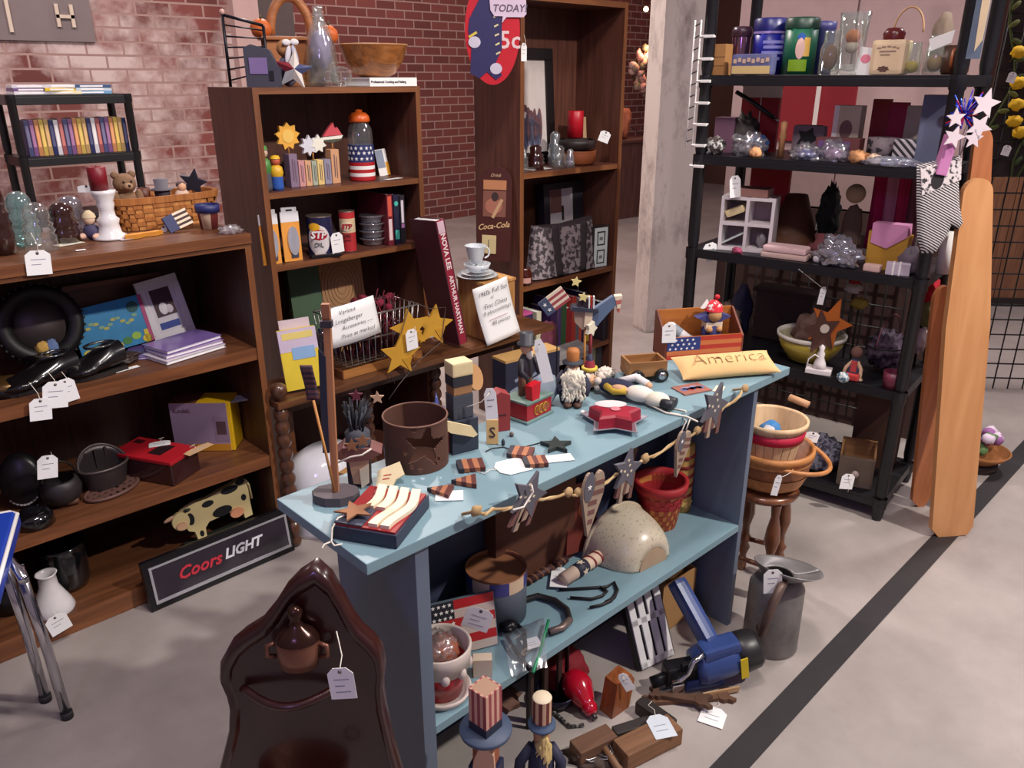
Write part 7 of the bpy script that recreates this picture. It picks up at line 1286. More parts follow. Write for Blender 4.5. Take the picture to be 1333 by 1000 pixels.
p = rp(1038, 92, i, .12); o = T('green_tub', 'dark green cylindrical tub with a house picture on the top rack shelf', 'tub', p, RA); r = .055; MB().lathe([(.0005, 0), (r, 0), (r, .165), (.0005, .166)], K(20, 96, 68, .4), None, 36).build('body', o); MB().lathe([(r+.003, .15), (r+.003, .18), (r-.004, .186), (.0005, .187)], K(16, 54, 40, .4), None, 36).build('lid', o); aa = math.degrees(FC-RA)
curved(o, 'lawn_patch', r, .012, .05, aa-55, aa+10, K(130, 170, 30, .5), False, .001); curved(o, 'house_patch', r, .05, .12, aa-34, aa-2, K(220, 180, 170, .5), True, .0014); curved(o, 'sky_patch', r, .11, .135, aa-30, aa-4, K(40, 90, 170, .5), True, .0012); curved(o, 'yellow_wall', r, .06, .12, aa-6, aa+16, K(226, 180, 90, .5), False, .0012)
p = rp(980, 96, i, .035); o = T('biscuit_tin', 'low blue and cream printed tin before the blue tub', 'tin', p, RA); MB().bx(-.075, .075, -.025, .025, 0, .07, K(96, 100, 140, .4), .012).build('body', o); b = MB().bx(-.07, .07, -.0256, -.025, .004, .03, K(206, 180, 124, .5)); 
for k in range(8): b.box((-.06+.017*k, -.0262, .046+.004*(k % 2)), (.012, .001, .014), K(200, 170, 150, .5))
b.build('printed_front', o)
p = rp(1066, 92, i, .22); o = T('navy_canister', 'navy and grey canister behind the glassware on the top rack shelf', 'canister', p, RA); MB().lathe([(.0005, 0), (.04, 0), (.04, .15), (.042, .152), (.042, .175), (.0005, .18)], K(60, 60, 110, .4), None, 28).build('body', o)
def glassjar(label, px, py, ytop, rpx, m_=None, dy=.07, prof=None, idx=4, extra=None, cat='glass jar', name='glass_jar'):
    p = rp(px, py, idx, dy); h = rh(px, ytop, p); r = rpx*mpp(p); o = T(name, label, cat, p, RA)
    prof = prof or [(.9, 0), (1, .04), (1, .6), (.75, .75), (.7, .9), (.8, 1)]
    MB().lathe([(.0005, 0)]+[(r*a, h*b_) for a, b_ in prof]+[(r*prof[-1][0]-.002, h), (r*.85, h*.1), (.0005, h*.05)], m_ or GLASS, None, 28).build('body', o); return o, r, h
o, r, h = glassjar('clear glass dish with tan contents between the green tub and the vase', 1078, 94, 40, 13); MB().ell((0, 0, h*.4), (r*.7, r*.7, h*.3), K(150, 100, 60, .7)).build('contents', o)
o, r, h = glassjar('tall clear cut-glass vase near the middle of the top rack shelf', 1104, 96, 16, 17, None, .06, [(.7, 0), (.9, .03), (.5, .14), (.6, .22), (.9, .6), (1.15, 1)]); MB().ell((0, 0, h*.62), (r*.55, r*.55, h*.12), K(206, 120, 70, .6)).ell((0, 0, h*.45), (r*.5, r*.5, h*.1), K(226, 206, 190, .6)).build('filling', o)
o = T('greeting_card', 'white card with pink print standing by the glass vase', 'card', rp(1121, 96, 4, .04), RA, None, (R(-8), R(6), RA)); MB().bx(-.025, .025, 0, .002, 0, .085, WHITE).prism([(x*.016, y*.014+.05) for x, y in circ(12)], 0, .001, K(226, 130, 150), FRONT).build('card', o)
p = rp(1156, 97, 4, .07); o = T('printed_jug', 'cream square jug with brown printing and a dark red stopper on the top rack shelf', 'jug', p, RA); MB().bx(-.052, .052, -.045, .045, 0, .105, K(222, 196, 160, .4), .014).build('body', o); MB().lathe([(.03, .1), (.034, .125), (.022, .14), (.0005, .142)], K(90, 24, 24, .3), None, 20).build('stopper', o)
b = MB()
for x, z, w_ in ((-.027, .08, .012), (-.013, .083, .012), (.003, .084, .012), (.018, .082, .012), (.03, .079, .008), (.0, .07, .05), (-.006, .06, .03)): b.box((x, -.0452, z), (w_, .001, .005), K(150, 124, 108, .6))
b.build('printed_words', o); MB().prism([(x*.02-.006, y*.010+.018) for x, y in star(7, 1, .7)], .045, .0458, K(96, 66, 56), FRONT).build('printed_emblem', o)
MB().tube([(.045*math.cos(R(a)), 0, .125+.075*math.sin(R(a))) for a in range(0, 181, 12)], .003, K(180, 140, 100, .5), 8, TR((.04, 0, 0))).build('wire_handle', o)
o, r, h = glassjar('small clear glass jug with a yellow disc on the top rack shelf', 1185, 98, 55, 11); MB().ell((0, -.002, h*.25), (r*.7, r*.7, h*.2), K(226, 196, 70, .5)).build('contents', o)
o, r, h = glassjar('clear glass bottle with a white paper flag on the top rack shelf', 1214, 98, 46, 14); MB().ell((0, 0, h*.3), (r*.7, r*.7, h*.22), K(190, 150, 90, .6)).build('contents', o); MB().prism([(-.02, h*.9), (.05, h*1.12), (.045, h*.8), (-.01, h*.6)], r+.001, r+.002, WHITE, FRONT).build('paper_label', o)
p = rp(1241, 98, 4, .08); o = T('brown_mug', 'brown pottery mug at the right end of the top rack shelf', 'mug', p, RA); MB().shell([(.036, 0), (.04, .01), (.04, .085)], .004, K(76, 44, 28, .4)).build('body', o); MB().tube([(.0, -.04-.022*math.sin(R(a)), .045+.028*math.cos(R(a))) for a in range(0, 181, 15)], .005, K(150, 80, 40, .4)).build('handle', o)
p = rp(1224, 60, 4, .3); o = S('straw_bundle', 'dried grass bundle behind the right end of the top rack shelf', 'dried grass', MB().lump((0, 0, .11), (.036, .03, .085), K(120, 104, 90, .9), .2, 3, 3), p)
# items tied on posts
def onpost(px, py, x, y=-.01):
    return RM @ Vector((x, y, 0))
o = T('painted_board', 'long painted slat with pale patches tied to the upper right rack post', 'slat', RM @ Vector((.018, -.012, 1.60)), RA); MB().bx(-.02, .018, -.006, 0, 0, .32, K(96, 110, 130, .6)).build('board', o); MB().prism([(.0, .02), (.016, .05), (.018, .27), (.004, .29), (-.006, .2)], .006, .009, K(220, 196, 160, .6), FRONT).build('pale_patch', o)
o = T('tinsel_stars', 'red, white and blue tinsel star spray on the right rack post', 'tinsel', RM @ Vector((.03, -.05, 1.44)), FC); b = MB(); random.seed(9)
for k in range(60):
    a = random.uniform(0, 6.28); e = random.uniform(-.9, 1.2); L = random.uniform(.03, .07); d = Vector((math.cos(a)*L*.75, math.sin(a)*L*.4, e*L)); b.tube([(0, 0, 0), d*.6, d], .0022, K(*random.choice([(30, 50, 190), (50, 90, 220), (180, 24, 60), (70, 60, 170)]), .25, .4), 4)
b.build('tinsel', o)
for x, z, s_, a0 in ((.045, .035, .045, 80), (-.035, -.005, .03, 95), (.04, -.03, .04, 60), (-.03, -.06, .035, 75), (.03, -.065, .03, 90)): MB().prism([(a*s_+x, e*s_+z) for a, e in star(5, 1, .45, a0)], .02, .024, K(214, 200, 206, .4), FRONT).build('white_star', o)
o = T('pink_candle', 'pink square candle hanging box below the tinsel stars', 'candle', RM @ Vector((.0, -.055, 1.27)), FC); MB().box((0, 0, .055), (.034, .03, .12), K(190, 120, 170, .5), .004, (0, R(8), 0)).build('box', o)
# zip ties up the left post
for k in range(7):
    p = RM @ Vector((-RLEN+.012, -.012, RZ[3]-.04+.075*k)); S('zip_tie', 'white zip tie on the left rack post, number '+['one', 'two', 'three', 'four', 'five', 'six', 'seven'][k]+' counting upwards', 'zip tie', MB().tube([(.026*math.cos(R(a)), .026*math.sin(R(a))+.016, 0) for a in range(0, 360, 20)], .004, WHITE, 6, None, True).box((.02, -.012, 0), (.04, .008, .01), WHITE, .002), p, RA, 'zip ties on the rack post')
for k in range(7): bpy.data.objects['zip_tie' + ('' if k == 0 else '.%03d' % k)]['label'] = ['lowest', 'second', 'third', 'fourth', 'fifth', 'sixth', 'topmost'][k]+' white zip tie round the left rack post, counted upwards'
o = T('wire_strip', 'narrow white wire strip tied along the left rack post', 'wire strip', RM @ Vector((-RLEN-.02, -.012, 1.30)), RA); b = MB()
for x in (-.012, .012): b.cyl((x, 0, 0), (x, 0, .44), .003, WHITE, seg=6)
for k in range(11): b.cyl((-.012, 0, .02+.04*k), (.012, 0, .03+.04*k), .0025, K(60, 56, 60), seg=6)
b.build('strip', o)
# second shelf (1.275)
i = 3
def clump(label, px, py, i, r, c, dy=.06, seed=0, amp=.4, name='small_toy', cat='toy', m_=None, fr=3):
    p = rp(px, py, i, dy); return S(name, label, cat, MB().lump((0, 0, r[2]*.75), r, m_ or K(*c, .7), amp, fr, 3, None, -.75, seed), p, RA)
clump('white spotted cloth toy at the left end of the second rack shelf', 930, 190, i, (.04, .03, .035), 0, .05, 1, .5, m_=voro((190, 190, 184), (70, 60, 60), 60, .8, .45, 'noise', name='spotted_toy_cloth'))
p = rp(945, 190, i, .16); o = T('pink_box', 'mauve printed box behind the white spotted toy', 'box', p, RA); MB().bx(-.04, .04, -.03, .03, 0, .13, K(120, 84, 104, .6), .003).build('box', o)
bag('clear_bag', 'clear plastic bag with dark toys on the second rack shelf', rp(975, 194, i, .07), (.06, .045, .05), BAG, .4, 3, 6, inner=K(60, 56, 66, .8, var=.5), rz=RA)
clump('dark olive plush heap behind the clear bag of toys', 968, 180, i, (.055, .05, .08), (60, 54, 50), .18, 2, name='plush_heap', cat='plush')
p = rp(985, 180, i, .26); o = T('red_binder_panel', 'bright red and white panel behind the toys on the second rack shelf', 'box', p, RA); MB().bx(-.075, .0, 0, .02, 0, .20, K(150, 20, 30, .6)).bx(.004, .075, 0, .02, 0, .20, K(150, 20, 30, .6)).build('red_panel', o); MB().bx(-.075, .075, -.001, .02, .20, .245, K(214, 200, 196, .6)).bx(0, .004, -.001, .02, 0, .2, K(214, 200, 196, .6)).build('white_band', o)
clump('blue and brown cloth toy in the middle left of the second rack shelf', 985, 186, i, (.045, .035, .04), (40, 70, 120), .15, 3, name='cloth_toy')
clump('small orange-faced doll lying at the front of the second rack shelf', 984, 196, i, (.022, .02, .02), (220, 160, 110), .03, 4, name='small_doll', cat='doll')
o = T('black_umbrella', 'black furled umbrella slanting across the second rack shelf', 'umbrella', rp(975, 150, i, .2)+Vector((0, 0, .19)), RA); MB().tube([(-.06, 0, .03), (.0, 0, .0), (.1, 0, -.06)], .008, BLACK, 8).build('canopy', o); MB().cyl((.1, 0, -.06), (.12, 0, -.072), .003, STEEL).build('tip', o)
p = rp(1018, 186, i, .12); o = S('wooden_post', 'tan turned wooden post standing among the toys', 'post', MB().lathe([(.0005, 0), (.012, 0), (.01, .06), (.014, .07), (.01, .09), (.013, .12), (.0005, .125)], K(176, 126, 84, .6), None, 16), p)
bag('clear_bag', 'clear plastic bag with blue items in the middle of the second rack shelf', rp(1050, 200, i, .05), (.055, .04, .035), BAG, .4, 3, 7, inner=K(60, 64, 120, .7, var=.5), rz=RA)
bag('clear_bag', 'shiny clear plastic bag with mauve items right of the blue one', rp(1085, 204, i, .05), (.05, .04, .045), BAG, .4, 3, 8, inner=K(130, 100, 130, .7, var=.4), rz=RA)
p = rp(1053, 185, i, .2); o = T('print_pillow', 'grey pillow with a black star print on the second rack shelf', 'pillow', p, RA); MB().box((0, 0, .055), (.12, .04, .11), K(130, 112, 120, .8), .02).build('pillow', o); MB().prism([(x*.045, y*.04+.065) for x, y in star(5, 1, .55, 70)], .02, .022, K(24, 22, 26), FRONT).build('star_print', o)
p = rp(1100, 185, i, .2); o = T('boxed_candle', 'white box with a grey oval print on the second rack shelf', 'box', p, RA); MB().bx(-.04, .05, -.03, .03, 0, .18, K(206, 190, 170, .5), .002).build('box', o); MB().prism([(x*.022+.005, y*.032+.1) for x, y in circ(18)], .03, .031, K(120, 90, 90), FRONT).bx(-.042, -.025, -.031, .03, 0, .18, K(236, 230, 230)).build('printed_oval', o)
p = rp(1090, 196, i, .12); o = T('purple_box', 'flat purple and red box under the white oval box', 'box', p, RA); MB().bx(-.07, .08, -.03, .03, 0, .075, K(112, 60, 60, .6), .002).bx(-.06, .05, -.031, -.03, .01, .065, K(110, 76, 130, .4)).build('box', o)
clump('tan knotted rope toy at the front of the second rack shelf', 1117, 206, i, (.03, .025, .025), (190, 136, 90), .04, 9, name='rope_toy'); clump('cream knotted rope toy beside the tan one', 1138, 207, i, (.025, .02, .02), (222, 190, 160), .04, 10, name='rope_toy')
p = rp(1148, 195, i, .16); o = T('patterned_tin', 'round grey tin with dark dots on the second rack shelf', 'tin', p, RA); MB().lathe([(.0005, 0), (.05, 0), (.05, .08), (.0005, .082)], voro((130, 116, 120), (40, 36, 40), 40, .6, .56, 'noise', name='dotted_tin'), None, 28).build('body', o)
p = rp(1182, 190, i, .13); o = T('striped_tin', 'black and white diagonal striped tin near the hanging mitt', 'tin', p, RA); MB().bx(-.04, .04, -.03, .03, 0, .08, voro((40, 36, 42), (180, 172, 176), 26, .6, .5, 'DIAGONAL', name='diagonal_stripe'), .006).build('body', o)
for k, (px, c, h, lab) in enumerate([(1140, (150, 44, 50), .2, 'red hanging cloth strip at the back of the second rack shelf'), (1163, (170, 30, 74), .19, 'magenta box standing at the back of the second rack shelf'), (1185, (206, 190, 170), .18, 'cream floral card at the back of the second rack shelf')]):
    p = rp(px, 185, i, .3); o = T('standing_box', lab, 'box', p, RA); MB().bx(-.03, .03, 0, .03, 0, h, K(*c, .6, var=.3), .002).build('box', o)
p = rp(1215, 190, i, .12); o = T('grey_game_box', 'grey-blue tall box with a dark side at the right end of the second rack shelf', 'box', p, RA); MB().bx(-.05, .045, -.02, .03, 0, .22, K(96, 100, 124, .6), .002).build('box', o); MB().prism([(x*.016+.02, y*.018+.14) for x, y in circ(14)], .02, .021, K(60, 50, 66), FRONT).bx(.03, .046, -.021, -.02, 0, .15, K(80, 40, 60)).build('printed_mark', o)
bag('clear_bag', 'flat pale plastic sleeve overhanging the second rack shelf near the mitt', rp(1160, 213, i, .02), (.09, .03, .018), clear(225, 230, 245, .3, .1, .3), .3, 3, 12, rz=RA, flat=-.6)
# oven mitt
p = RM @ Vector((-.025, -.035, 0)); p = p+RM.to_3x3() @ Vector((.0, -.03, 0)); c = atv(1215, 268, p); m = mpp(c); o = T('oven_mitt', 'black and white knit oven mitt hanging on the front of the rack', 'oven mitt', c, FC); KN = voro((34, 30, 34), (206, 200, 200), 40, .9, .5, 'DIAGONAL', (1, 1, 2), name='knit_rows')
out = [(-31*m, 52*m), (22*m, 64*m), (27*m, 30*m), (34*m, 0), (43*m, -22*m), (38*m, -32*m), (28*m, -26*m), (24*m, -40*m), (14*m, -62*m), (-4*m, -62*m), (-14*m, -40*m), (-24*m, 10*m)]
def puff(o, out, th, m_, nm, x0=0):
    n = len(out); cx = sum(a for a, _ in out)/n; cz = sum(b for _, b in out)/n; b = MB(); vs = []
    for f_, y in ((1, 0), (.94, -th*.6), (.75, -th), (.0, -th*1.1)): vs += [(cx+(a-cx)*f_, y, cz+(e-cz)*f_) for a, e in out]
    fs = [(j*n+i, j*n+(i+1) % n, (j+1)*n+(i+1) % n, (j+1)*n+i) for j in range(3) for i in range(n)]
    b.add(vs, fs, m_, None, True); b.add([(a, -y, e) for a, y, e in vs], fs, m_, None, True); return b.build(nm, o)
puff(o, out, .012, KN, 'mitt'); MB().prism([(-28*m, 48*m), (22*m, 60*m), (26*m, 34*m), (-20*m, 14*m)], .010, .0145, voro((60, 56, 60), (216, 206, 206), 70, .9, .45, 'noise', name='knit_band'), FRONT).build('cuff', o); MB().prism([(x*8*m-4*m, y*12*m+34*m) for x, y in circ(14)], .0145, .016, K(40, 36, 40, .9), FRONT).build('spot', o); MB().tube([(22*m, 0, 62*m), (26*m, .004, 84*m), (24*m, 0, 104*m), (20*m, .004, 84*m), (21*m, 0, 62*m)], .002, K(150, 140, 150, .9), 6).build('hanging_loop', o)
# third shelf (.92)
i = 2
p = rp(968, 322, i, .06); o = T('white_cubby', 'white wooden four-hole cubby at the left of the third rack shelf', 'cubby', p+RM.to_3x3() @ Vector((-.0, 0, 0)), RA+R(12)); W, H, D = .2, .205, .11; WB = K(222, 214, 216, .5)
for x in (-W/2, -.006, W/2-.012): MB().bx(x, x+.012, 0, D, 0, H, WB).build('upright', o)
for z in (0, H/2-.006, H-.012): MB().bx(-W/2+.012, W/2-.012, .001, D-.001, z, z+.012, WB).build('shelf_board', o)
MB().bx(-W/2, W/2, D-.004, D, 0, H, K(150, 130, 134, .6)).build('back', o)
CB = Matrix.Translation(p) @ Matrix.Rotation(RA+R(12), 4, 'Z'); S('folded_cloth', 'rolled cream cloth in the upper left hole of the white cubby', 'cloth', MB().box((0, 0, 0), (.075, .06, .028), K(222, 204, 156, .8), .01, (0, R(-24), 0)), CB @ Vector((-.05, .045, H*.5+.045)), RA+R(12))
S('pale_card', 'pale folded card in the lower left hole of the white cubby', 'card', MB().box((0, 0, 0), (.09, .06, .006), K(200, 210, 208, .6), .002, (0, R(-30), 0)), CB @ Vector((-.05, .045, .045)), RA+R(12))
S('grey_figurine', 'small grey figurine in the lower right hole of the white cubby', 'figurine', MB().lump((0, 0, .03), (.02, .018, .03), K(130, 124, 128, .4), .4, 3, 3), CB @ Vector((.055, .045, .013)), RA)
ptag(957, 243, CB @ Vector((-.005, -.012, 0)), 'white price tag hanging from the top of the white cubby', 14, 28, R(-6)); ptag(926, 328, RM @ Vector((-RLEN+.03, -.02, .9)), 'lilac-white price tag hanging off the left end of the third rack shelf', 18, 24, R(-20))
p = CB @ Vector((-.01, .05, H+.001)); o = T('flat_wooden_box', 'flat pinkish wooden box on top of the white cubby', 'box', p, RA+R(8)); MB().bx(-.06, .08, -.04, .05, 0, .03, K(150, 108, 98, .6), .002).build('box', o)
clump('bright bead bracelet clump at the front of the white cubby', 961, 314, i, (.018, .014, .014), (150, 60, 90), .015, 13, .6, 'bead_bracelet', 'bracelet')
for k, (c, w_, lab, z) in enumerate([((206, 176, 166), .17, 'lower cream folded towel on the third rack shelf', 0), ((214, 180, 180), .16, 'upper pink folded towel on the third rack shelf', .022)]):
    p = rp(1024, 330, i, .06); o = T('folded_towel', lab, 'towel', p+Vector((0, 0, z)), RA+R(3)); MB().bx(-w_/2, w_/2, -.04, .05, 0, .021, K(*c, .9), .007).build('towel', o)
p = rp(1030, 318, i, .30); o = T('brown_lamp_shade', 'dark brown bell-shaped lampshade on the third rack shelf', 'lamp shade', p); MB().lathe([(.10, .0), (.095, .03), (.04, .2), (.037, .2), (.09, .03), (.095, .0)], K(84, 48, 24, .7), None, 28).build('shade', o); MB().lump((0, 0, .05), (.085, .085, .045), K(96, 74, 70, .9), .2, 4, 3, None, -.9).build('fringe', o)
p = rp(1000, 250, i, .30); o = T('red_board_box', 'bright red tall panel behind the lampshade on the third rack shelf', 'box', p, RA); MB().bx(-.08, .08, 0, .02, 0, .30, K(160, 20, 32, .6)).build('panel', o)
clump('dark reddish cloth heap on the third rack shelf beside the lampshade', 1075, 330, i, (.06, .05, .05), (110, 56, 60), .12, 15, name='cloth_heap', cat='cloth'); clump('round white bottle end poking from the cloth heap', 1066, 328, i, (.018, .018, .02), (226, 220, 220), .05, 16, .1, 'white_bottle', 'bottle')
bag('clear_bag', 'big crumpled grey plastic bag at the middle front of the third rack shelf', rp(1088, 342, i, .05), (.075, .05, .06), clear(190, 190, 205, .35, .12, .35), .5, 2.6, 17, rz=RA, inner=K(80, 80, 92, .6))
p = rp(1076, 300, i, .33); o = T('leafy_wreath', 'dark green-black leafy wreath at the back of the third rack shelf', 'wreath', p); MB().lump((0, 0, .13), (.05, .035, .11), K(34, 38, 30, .9), .4, 4, 4).build('foliage', o)
p = rp(1108, 300, i, .24); o = T('tan_doll', 'tan cloth doll at the back of the third rack shelf', 'doll', p, RA); MB().lump((0, 0, .1), (.036, .03, .09), K(110, 90, 76, .9), .15, 3, 3).build('body', o); MB().ell((0, -.01, .23), (.035, .03, .035), K(170, 146, 110, .9)).build('head', o)
for k, (px, c) in enumerate([(1133, (180, 30, 84)), (1148, (200, 130, 150)), (1163, (176, 36, 80)), (1180, (120, 70, 84))]):
    p = rp(px, 320, i, .32); o = T('hanging_cloth', ['magenta cloth strip, leftmost of those behind the mustard bag', 'pink cloth strip behind the mustard bag', 'crimson cloth strip behind the mustard bag', 'dusky mauve cloth strip nearest the hanging mitt'][k], 'cloth', p, RA); MB().grid(lambda u, v: (-.024+.048*u, .006*math.sin(u*9+v*3), .02+.31*v), 8, 8, K(*c, .9), None, .003).build('strip', o)
p = rp(1155, 335, i, .1); o = T('gift_bag', 'mustard yellow gift bag with pink tissue on the third rack shelf', 'gift bag', p, RA); MB().prism([(-.062, 0), (.058, 0), (.066, .12), (.03, .13), (-.03, .122), (-.066, .13)], -.03, .03, K(176, 130, 40, .6), FRONT).build('bag', o); MB().prism([(-.055, .09), (.0, .075), (.06, .12), (.058, .16), (-.056, .158)], -.02, .034, K(196, 130, 170, .7), FRONT).build('tissue', o)
o = T('soap_bars', 'pale pink wrapped soap at the front of the third rack shelf', 'soap', rp(1137, 343, i, .03), RA); MB().bx(-.028, .028, -.018, .018, 0, .024, K(214, 180, 170, .6), .006).build('soap', o)
p = rp(1170, 350, i, .03); o = T('white_box', 'small lilac-white striped box near the mitt on the third rack shelf', 'box', p, RA+R(12)); MB().bx(-.04, .035, -.02, .02, 0, .04, K(190, 176, 190, .6), .003).build('box', o); b = MB().bx(-.02, -.014, -.0206, .0206, 0, .0406, WHITE).bx(.0, .006, -.0206, .0206, 0, .0406, WHITE); b.build('stripe', o)
clump('grey cloth heap behind the lilac striped box', 1186, 342, i, (.04, .04, .05), (110, 98, 108), .09, 19, name='cloth_heap', cat='cloth')
ptag(1070, 385, RM @ Vector((-.42, -.02, .85)), 'narrow white price tag hanging below the third rack shelf', 8, 24, R(6), cord=RM @ Vector((-.42, -.008, .9)))
# fourth shelf (.515)
i = 1
p = rp(1052, 470, i, .14); o = T('mixing_bowl', 'yellow ceramic bowl with a white rim on the fourth rack shelf', 'bowl', p); YB = K(176, 156, 60, .25, coat=.5); MB().shell([(.055, 0), (.08, .012), (.112, .06), (.124, .1)], .005, YB, None, 40, mi=K(190, 184, 150, .3)).build('body', o); MB().lathe([(.124, .098), (.128, .1), (.129, .114), (.123, .115), (.119, .1)], K(220, 214, 200, .3), None, 40).build('rim', o)
S('brown_paper', 'crumpled brown paper sticking out of the yellow bowl', 'paper', MB().lump((0, 0, .07), (.07, .06, .07), K(96, 70, 62, .9), .5, 2.2, 3), p+Vector((0, 0, .05)))
p2 = rp(1072, 470, i, .05); c = atv(1073, 428, p2); o = T('wooden_star_sign', 'orange and brown wooden double star leaning on the yellow bowl', 'star', c, FC); m = mpp(c); MB().prism([((a*30+6)*m, (e*36+6)*m) for a, e in star(5, 1, .45, 70)], -.004, .004, K(176, 92, 24, .6), FRONT).build('orange_star', o); MB().prism([((a*24-4)*m, (e*32-4)*m) for a, e in star(5, 1, .5, 100)], .004, .009, K(78, 46, 36, .7), FRONT).build('brown_star', o); MB().prism([(a*6*m-1*m, e*6*m+1*m) for a, e in circ(14)], .009, .012, K(206, 196, 180), FRONT).build('white_disc', o)
p = rp(1066, 482, i, .03); o = T('white_statue', 'small white statue with a string on a slab, front of the fourth rack shelf', 'statue', p, RA+R(10)); MB().bx(-.045, .045, -.03, .03, 0, .018, K(214, 206, 206, .5), .003).build('slab', o); MB().lathe([(.0005, .018), (.026, .018), (.02, .04), (.012, .06), (.014, .075), (.008, .085), (.011, .1), (.0005, .11)], K(216, 208, 208, .5), None, 18).build('figure', o); MB().tube([(-.045, -.01, .018), (-.04, -.01, .05), (-.02, -.01, .07), (0, -.01, .06)], .0025, WHITE, 6).build('string', o)
p = rp(1112, 480, i, .05); o = T('sitting_doll', 'thin cloth doll in red and blue sitting at the shelf edge', 'doll', p, RA); MB().lathe([(.0005, 0), (.028, 0), (.022, .03), (.012, .07), (.0005, .075)], K(56, 66, 96, .9), None, 16).build('dress', o); b = MB().tube([(.008, 0, .065), (.026, -.01, .04), (.03, -.02, .0), (.036, -.03, .01)], .007, K(206, 170, 140, .9), 8).tube([(-.008, 0, .065), (-.026, -.01, .04), (-.03, -.02, .01)], .007, K(206, 170, 140, .9), 8); b.build('arms', o); MB().box((.004, -.025, .014), (.05, .04, .022), K(170, 50, 50, .9), .006).build('red_legs', o); MB().lump((-.022, -.045, .01), (.022, .016, .02), voro((80, 120, 140), (210, 216, 214), 80, .9, .5, 'noise', name='floral_cloth'), .2, 3, 3).build('floral_pouch', o); MB().ell((0, 0, .1), (.02, .018, .022), K(110, 76, 66, .9)).build('head', o); MB().bx(-.008, .012, -.022, -.012, .03, .07, K(190, 70, 70, .9)).build('bib', o)
p = rp(1148, 490, i, .2); o = T('paper_basket', 'dark wire basket of purple shredded paper on the fourth rack shelf', 'basket', p); MB().lump((0, 0, .08), (.066, .06, .07), K(62, 46, 64, .7), .5, 5, 4, None, -.95).build('shredded_paper', o); MB().tube([(.1*math.cos(R(a)), .08*math.sin(R(a)), .11) for a in range(0, 360, 15)], .003, IRON, 6, None, True).build('rim', o); MB().tube([(.1*math.cos(R(a)), 0, .11+.11*math.sin(R(a))) for a in range(0, 181, 12)], .0025, K(110, 60, 70, .5), 6).build('handle', o); MB().ell((.0, -.07, .09), .018, K(130, 90, 66, .3)).build('brown_ball', o)
p = rp(1165, 505, i, .03); S('maroon_cup', 'maroon votive cup at the right end of the fourth rack shelf', 'cup', MB().shell([(.03, 0), (.034, .06)], .003, K(106, 40, 60, .4)), rp(1160, 505, i, .035))
p = rp(1018, 440, i, .34); o = T('dark_basket', 'dark brown woven hamper behind the yellow bowl', 'basket', p, RA); MB().bx(-.12, .12, -.04, .06, 0, .2, K(58, 42, 36, .8, bump=.5), .01).build('body', o); MB().bx(-.13, .13, -.05, .07, .2, .215, K(50, 36, 32, .8)).build('lid', o)
p = rp(960, 440, i, .2); clump('mauve and brown cloth bundle at the left of the fourth rack shelf', 940, 450, i, (.06, .06, .1), (92, 74, 66), .12, 22, name='cloth_bundle', cat='cloth'); clump('navy cloth bundle beside the brown one on the fourth rack shelf', 962, 440, i, (.04, .04, .12), (48, 50, 80), .33, 23, name='cloth_bundle', cat='cloth')
for k, (px, py, c, lab) in enumerate([(1105, 395, (170, 150, 60), 'small yellow flower sprig above the yellow bowl'), (1095, 375, (190, 180, 180), 'white and red santa ornament above the yellow bowl')]):
    p = rp(px, 480, i, .26); h = atv(px, py, p).z-p.z; o = T(['flower_sprig', 'santa_ornament'][k], lab, 'ornament', p, RA); MB().cyl((0, 0, 0), (0, 0, h), .004, K(50, 60, 36), seg=8).build('stem', o); MB().lump((0, 0, h), (.03, .02, .022), K(*c, .8), .5, 4, 3).build('head', o)
    if k: MB().lump((0, 0, h+.03), (.022, .018, .018), K(150, 30, 40, .8), .3, 3, 3).build('red_cap', o)
# bottom shelf (.09)
i = 0
p = rp(1066, 600, i, .13); o = S('yarn_heap', 'grey-blue yarn heap on the lowest rack shelf', 'yarn', MB().lump((0, 0, .06), (.085, .075, .075), voro((70, 66, 80), (130, 130, 144), 60, .95, .5, 'noise', name='mottled_yarn'), .3, 4, 4, None, -.7, 31), p)
p = rp(1118, 600, i, .06); o = T('drawer_box', 'small brown wooden drawer with a white knob on the lowest rack shelf', 'drawer', p+RM.to_3x3() @ Vector((0, -.02, 0)), RA+R(14)); W, D, H = .125, .17, .12; DWF = K(104, 88, 76, .7, var=.3, bump=.3)
fb = MB().bx(-W/2, W/2, 0, .012, 0, H, DWF, .002).build('front', o); MB().lathe([(.0005, 0), (.006, 0), (.007, .008), (.014, .012), (.012, .02), (.0005, .022)], K(196, 176, 166, .3), TR((0, 0, H*.5)) @ FRONT, 18).build('knob', fb)
for a in ((-W/2, -W/2+.008, .012, D), (W/2-.008, W/2, .012, D), (-W/2+.008, W/2-.008, D-.008, D)): MB().bx(*a, 0, H+.01, wood((150, 110, 68), (176, 134, 88), .6, 'X')).build('side', o)
MB().bx(-W/2+.008, W/2-.008, .012, D-.008, 0, .006, CARD).build('bottom', o)
ptag(1103, 627, rp(1103, 627, i, -.03), 'white price tag hanging from the white drawer knob', 17, 22, R(4), cord=rp(1110, 603, i, -.015)); ptag(1057, 569, Vector((2.26, 1.0, .5)), 'white price tag on the far side of the splint basket', 18, 14, R(12))
p = rp(1140, 560, i, .27); o = T('brown_panel_box', 'tall dark brown box behind the small drawer on the lowest rack shelf', 'box', p, RA); MB().bx(-.08, .08, -.02, .08, 0, .36, K(72, 44, 32, .7), .003).build('box', o)
S('paper_roll', 'white rolled paper at the right rear of the rack', 'paper roll', MB().cyl((0, 0, 0), (0, 0, .14), .025, WHITE, seg=16), RM @ Vector((.02, .15, RZ[2]-.06+.061)), RA)
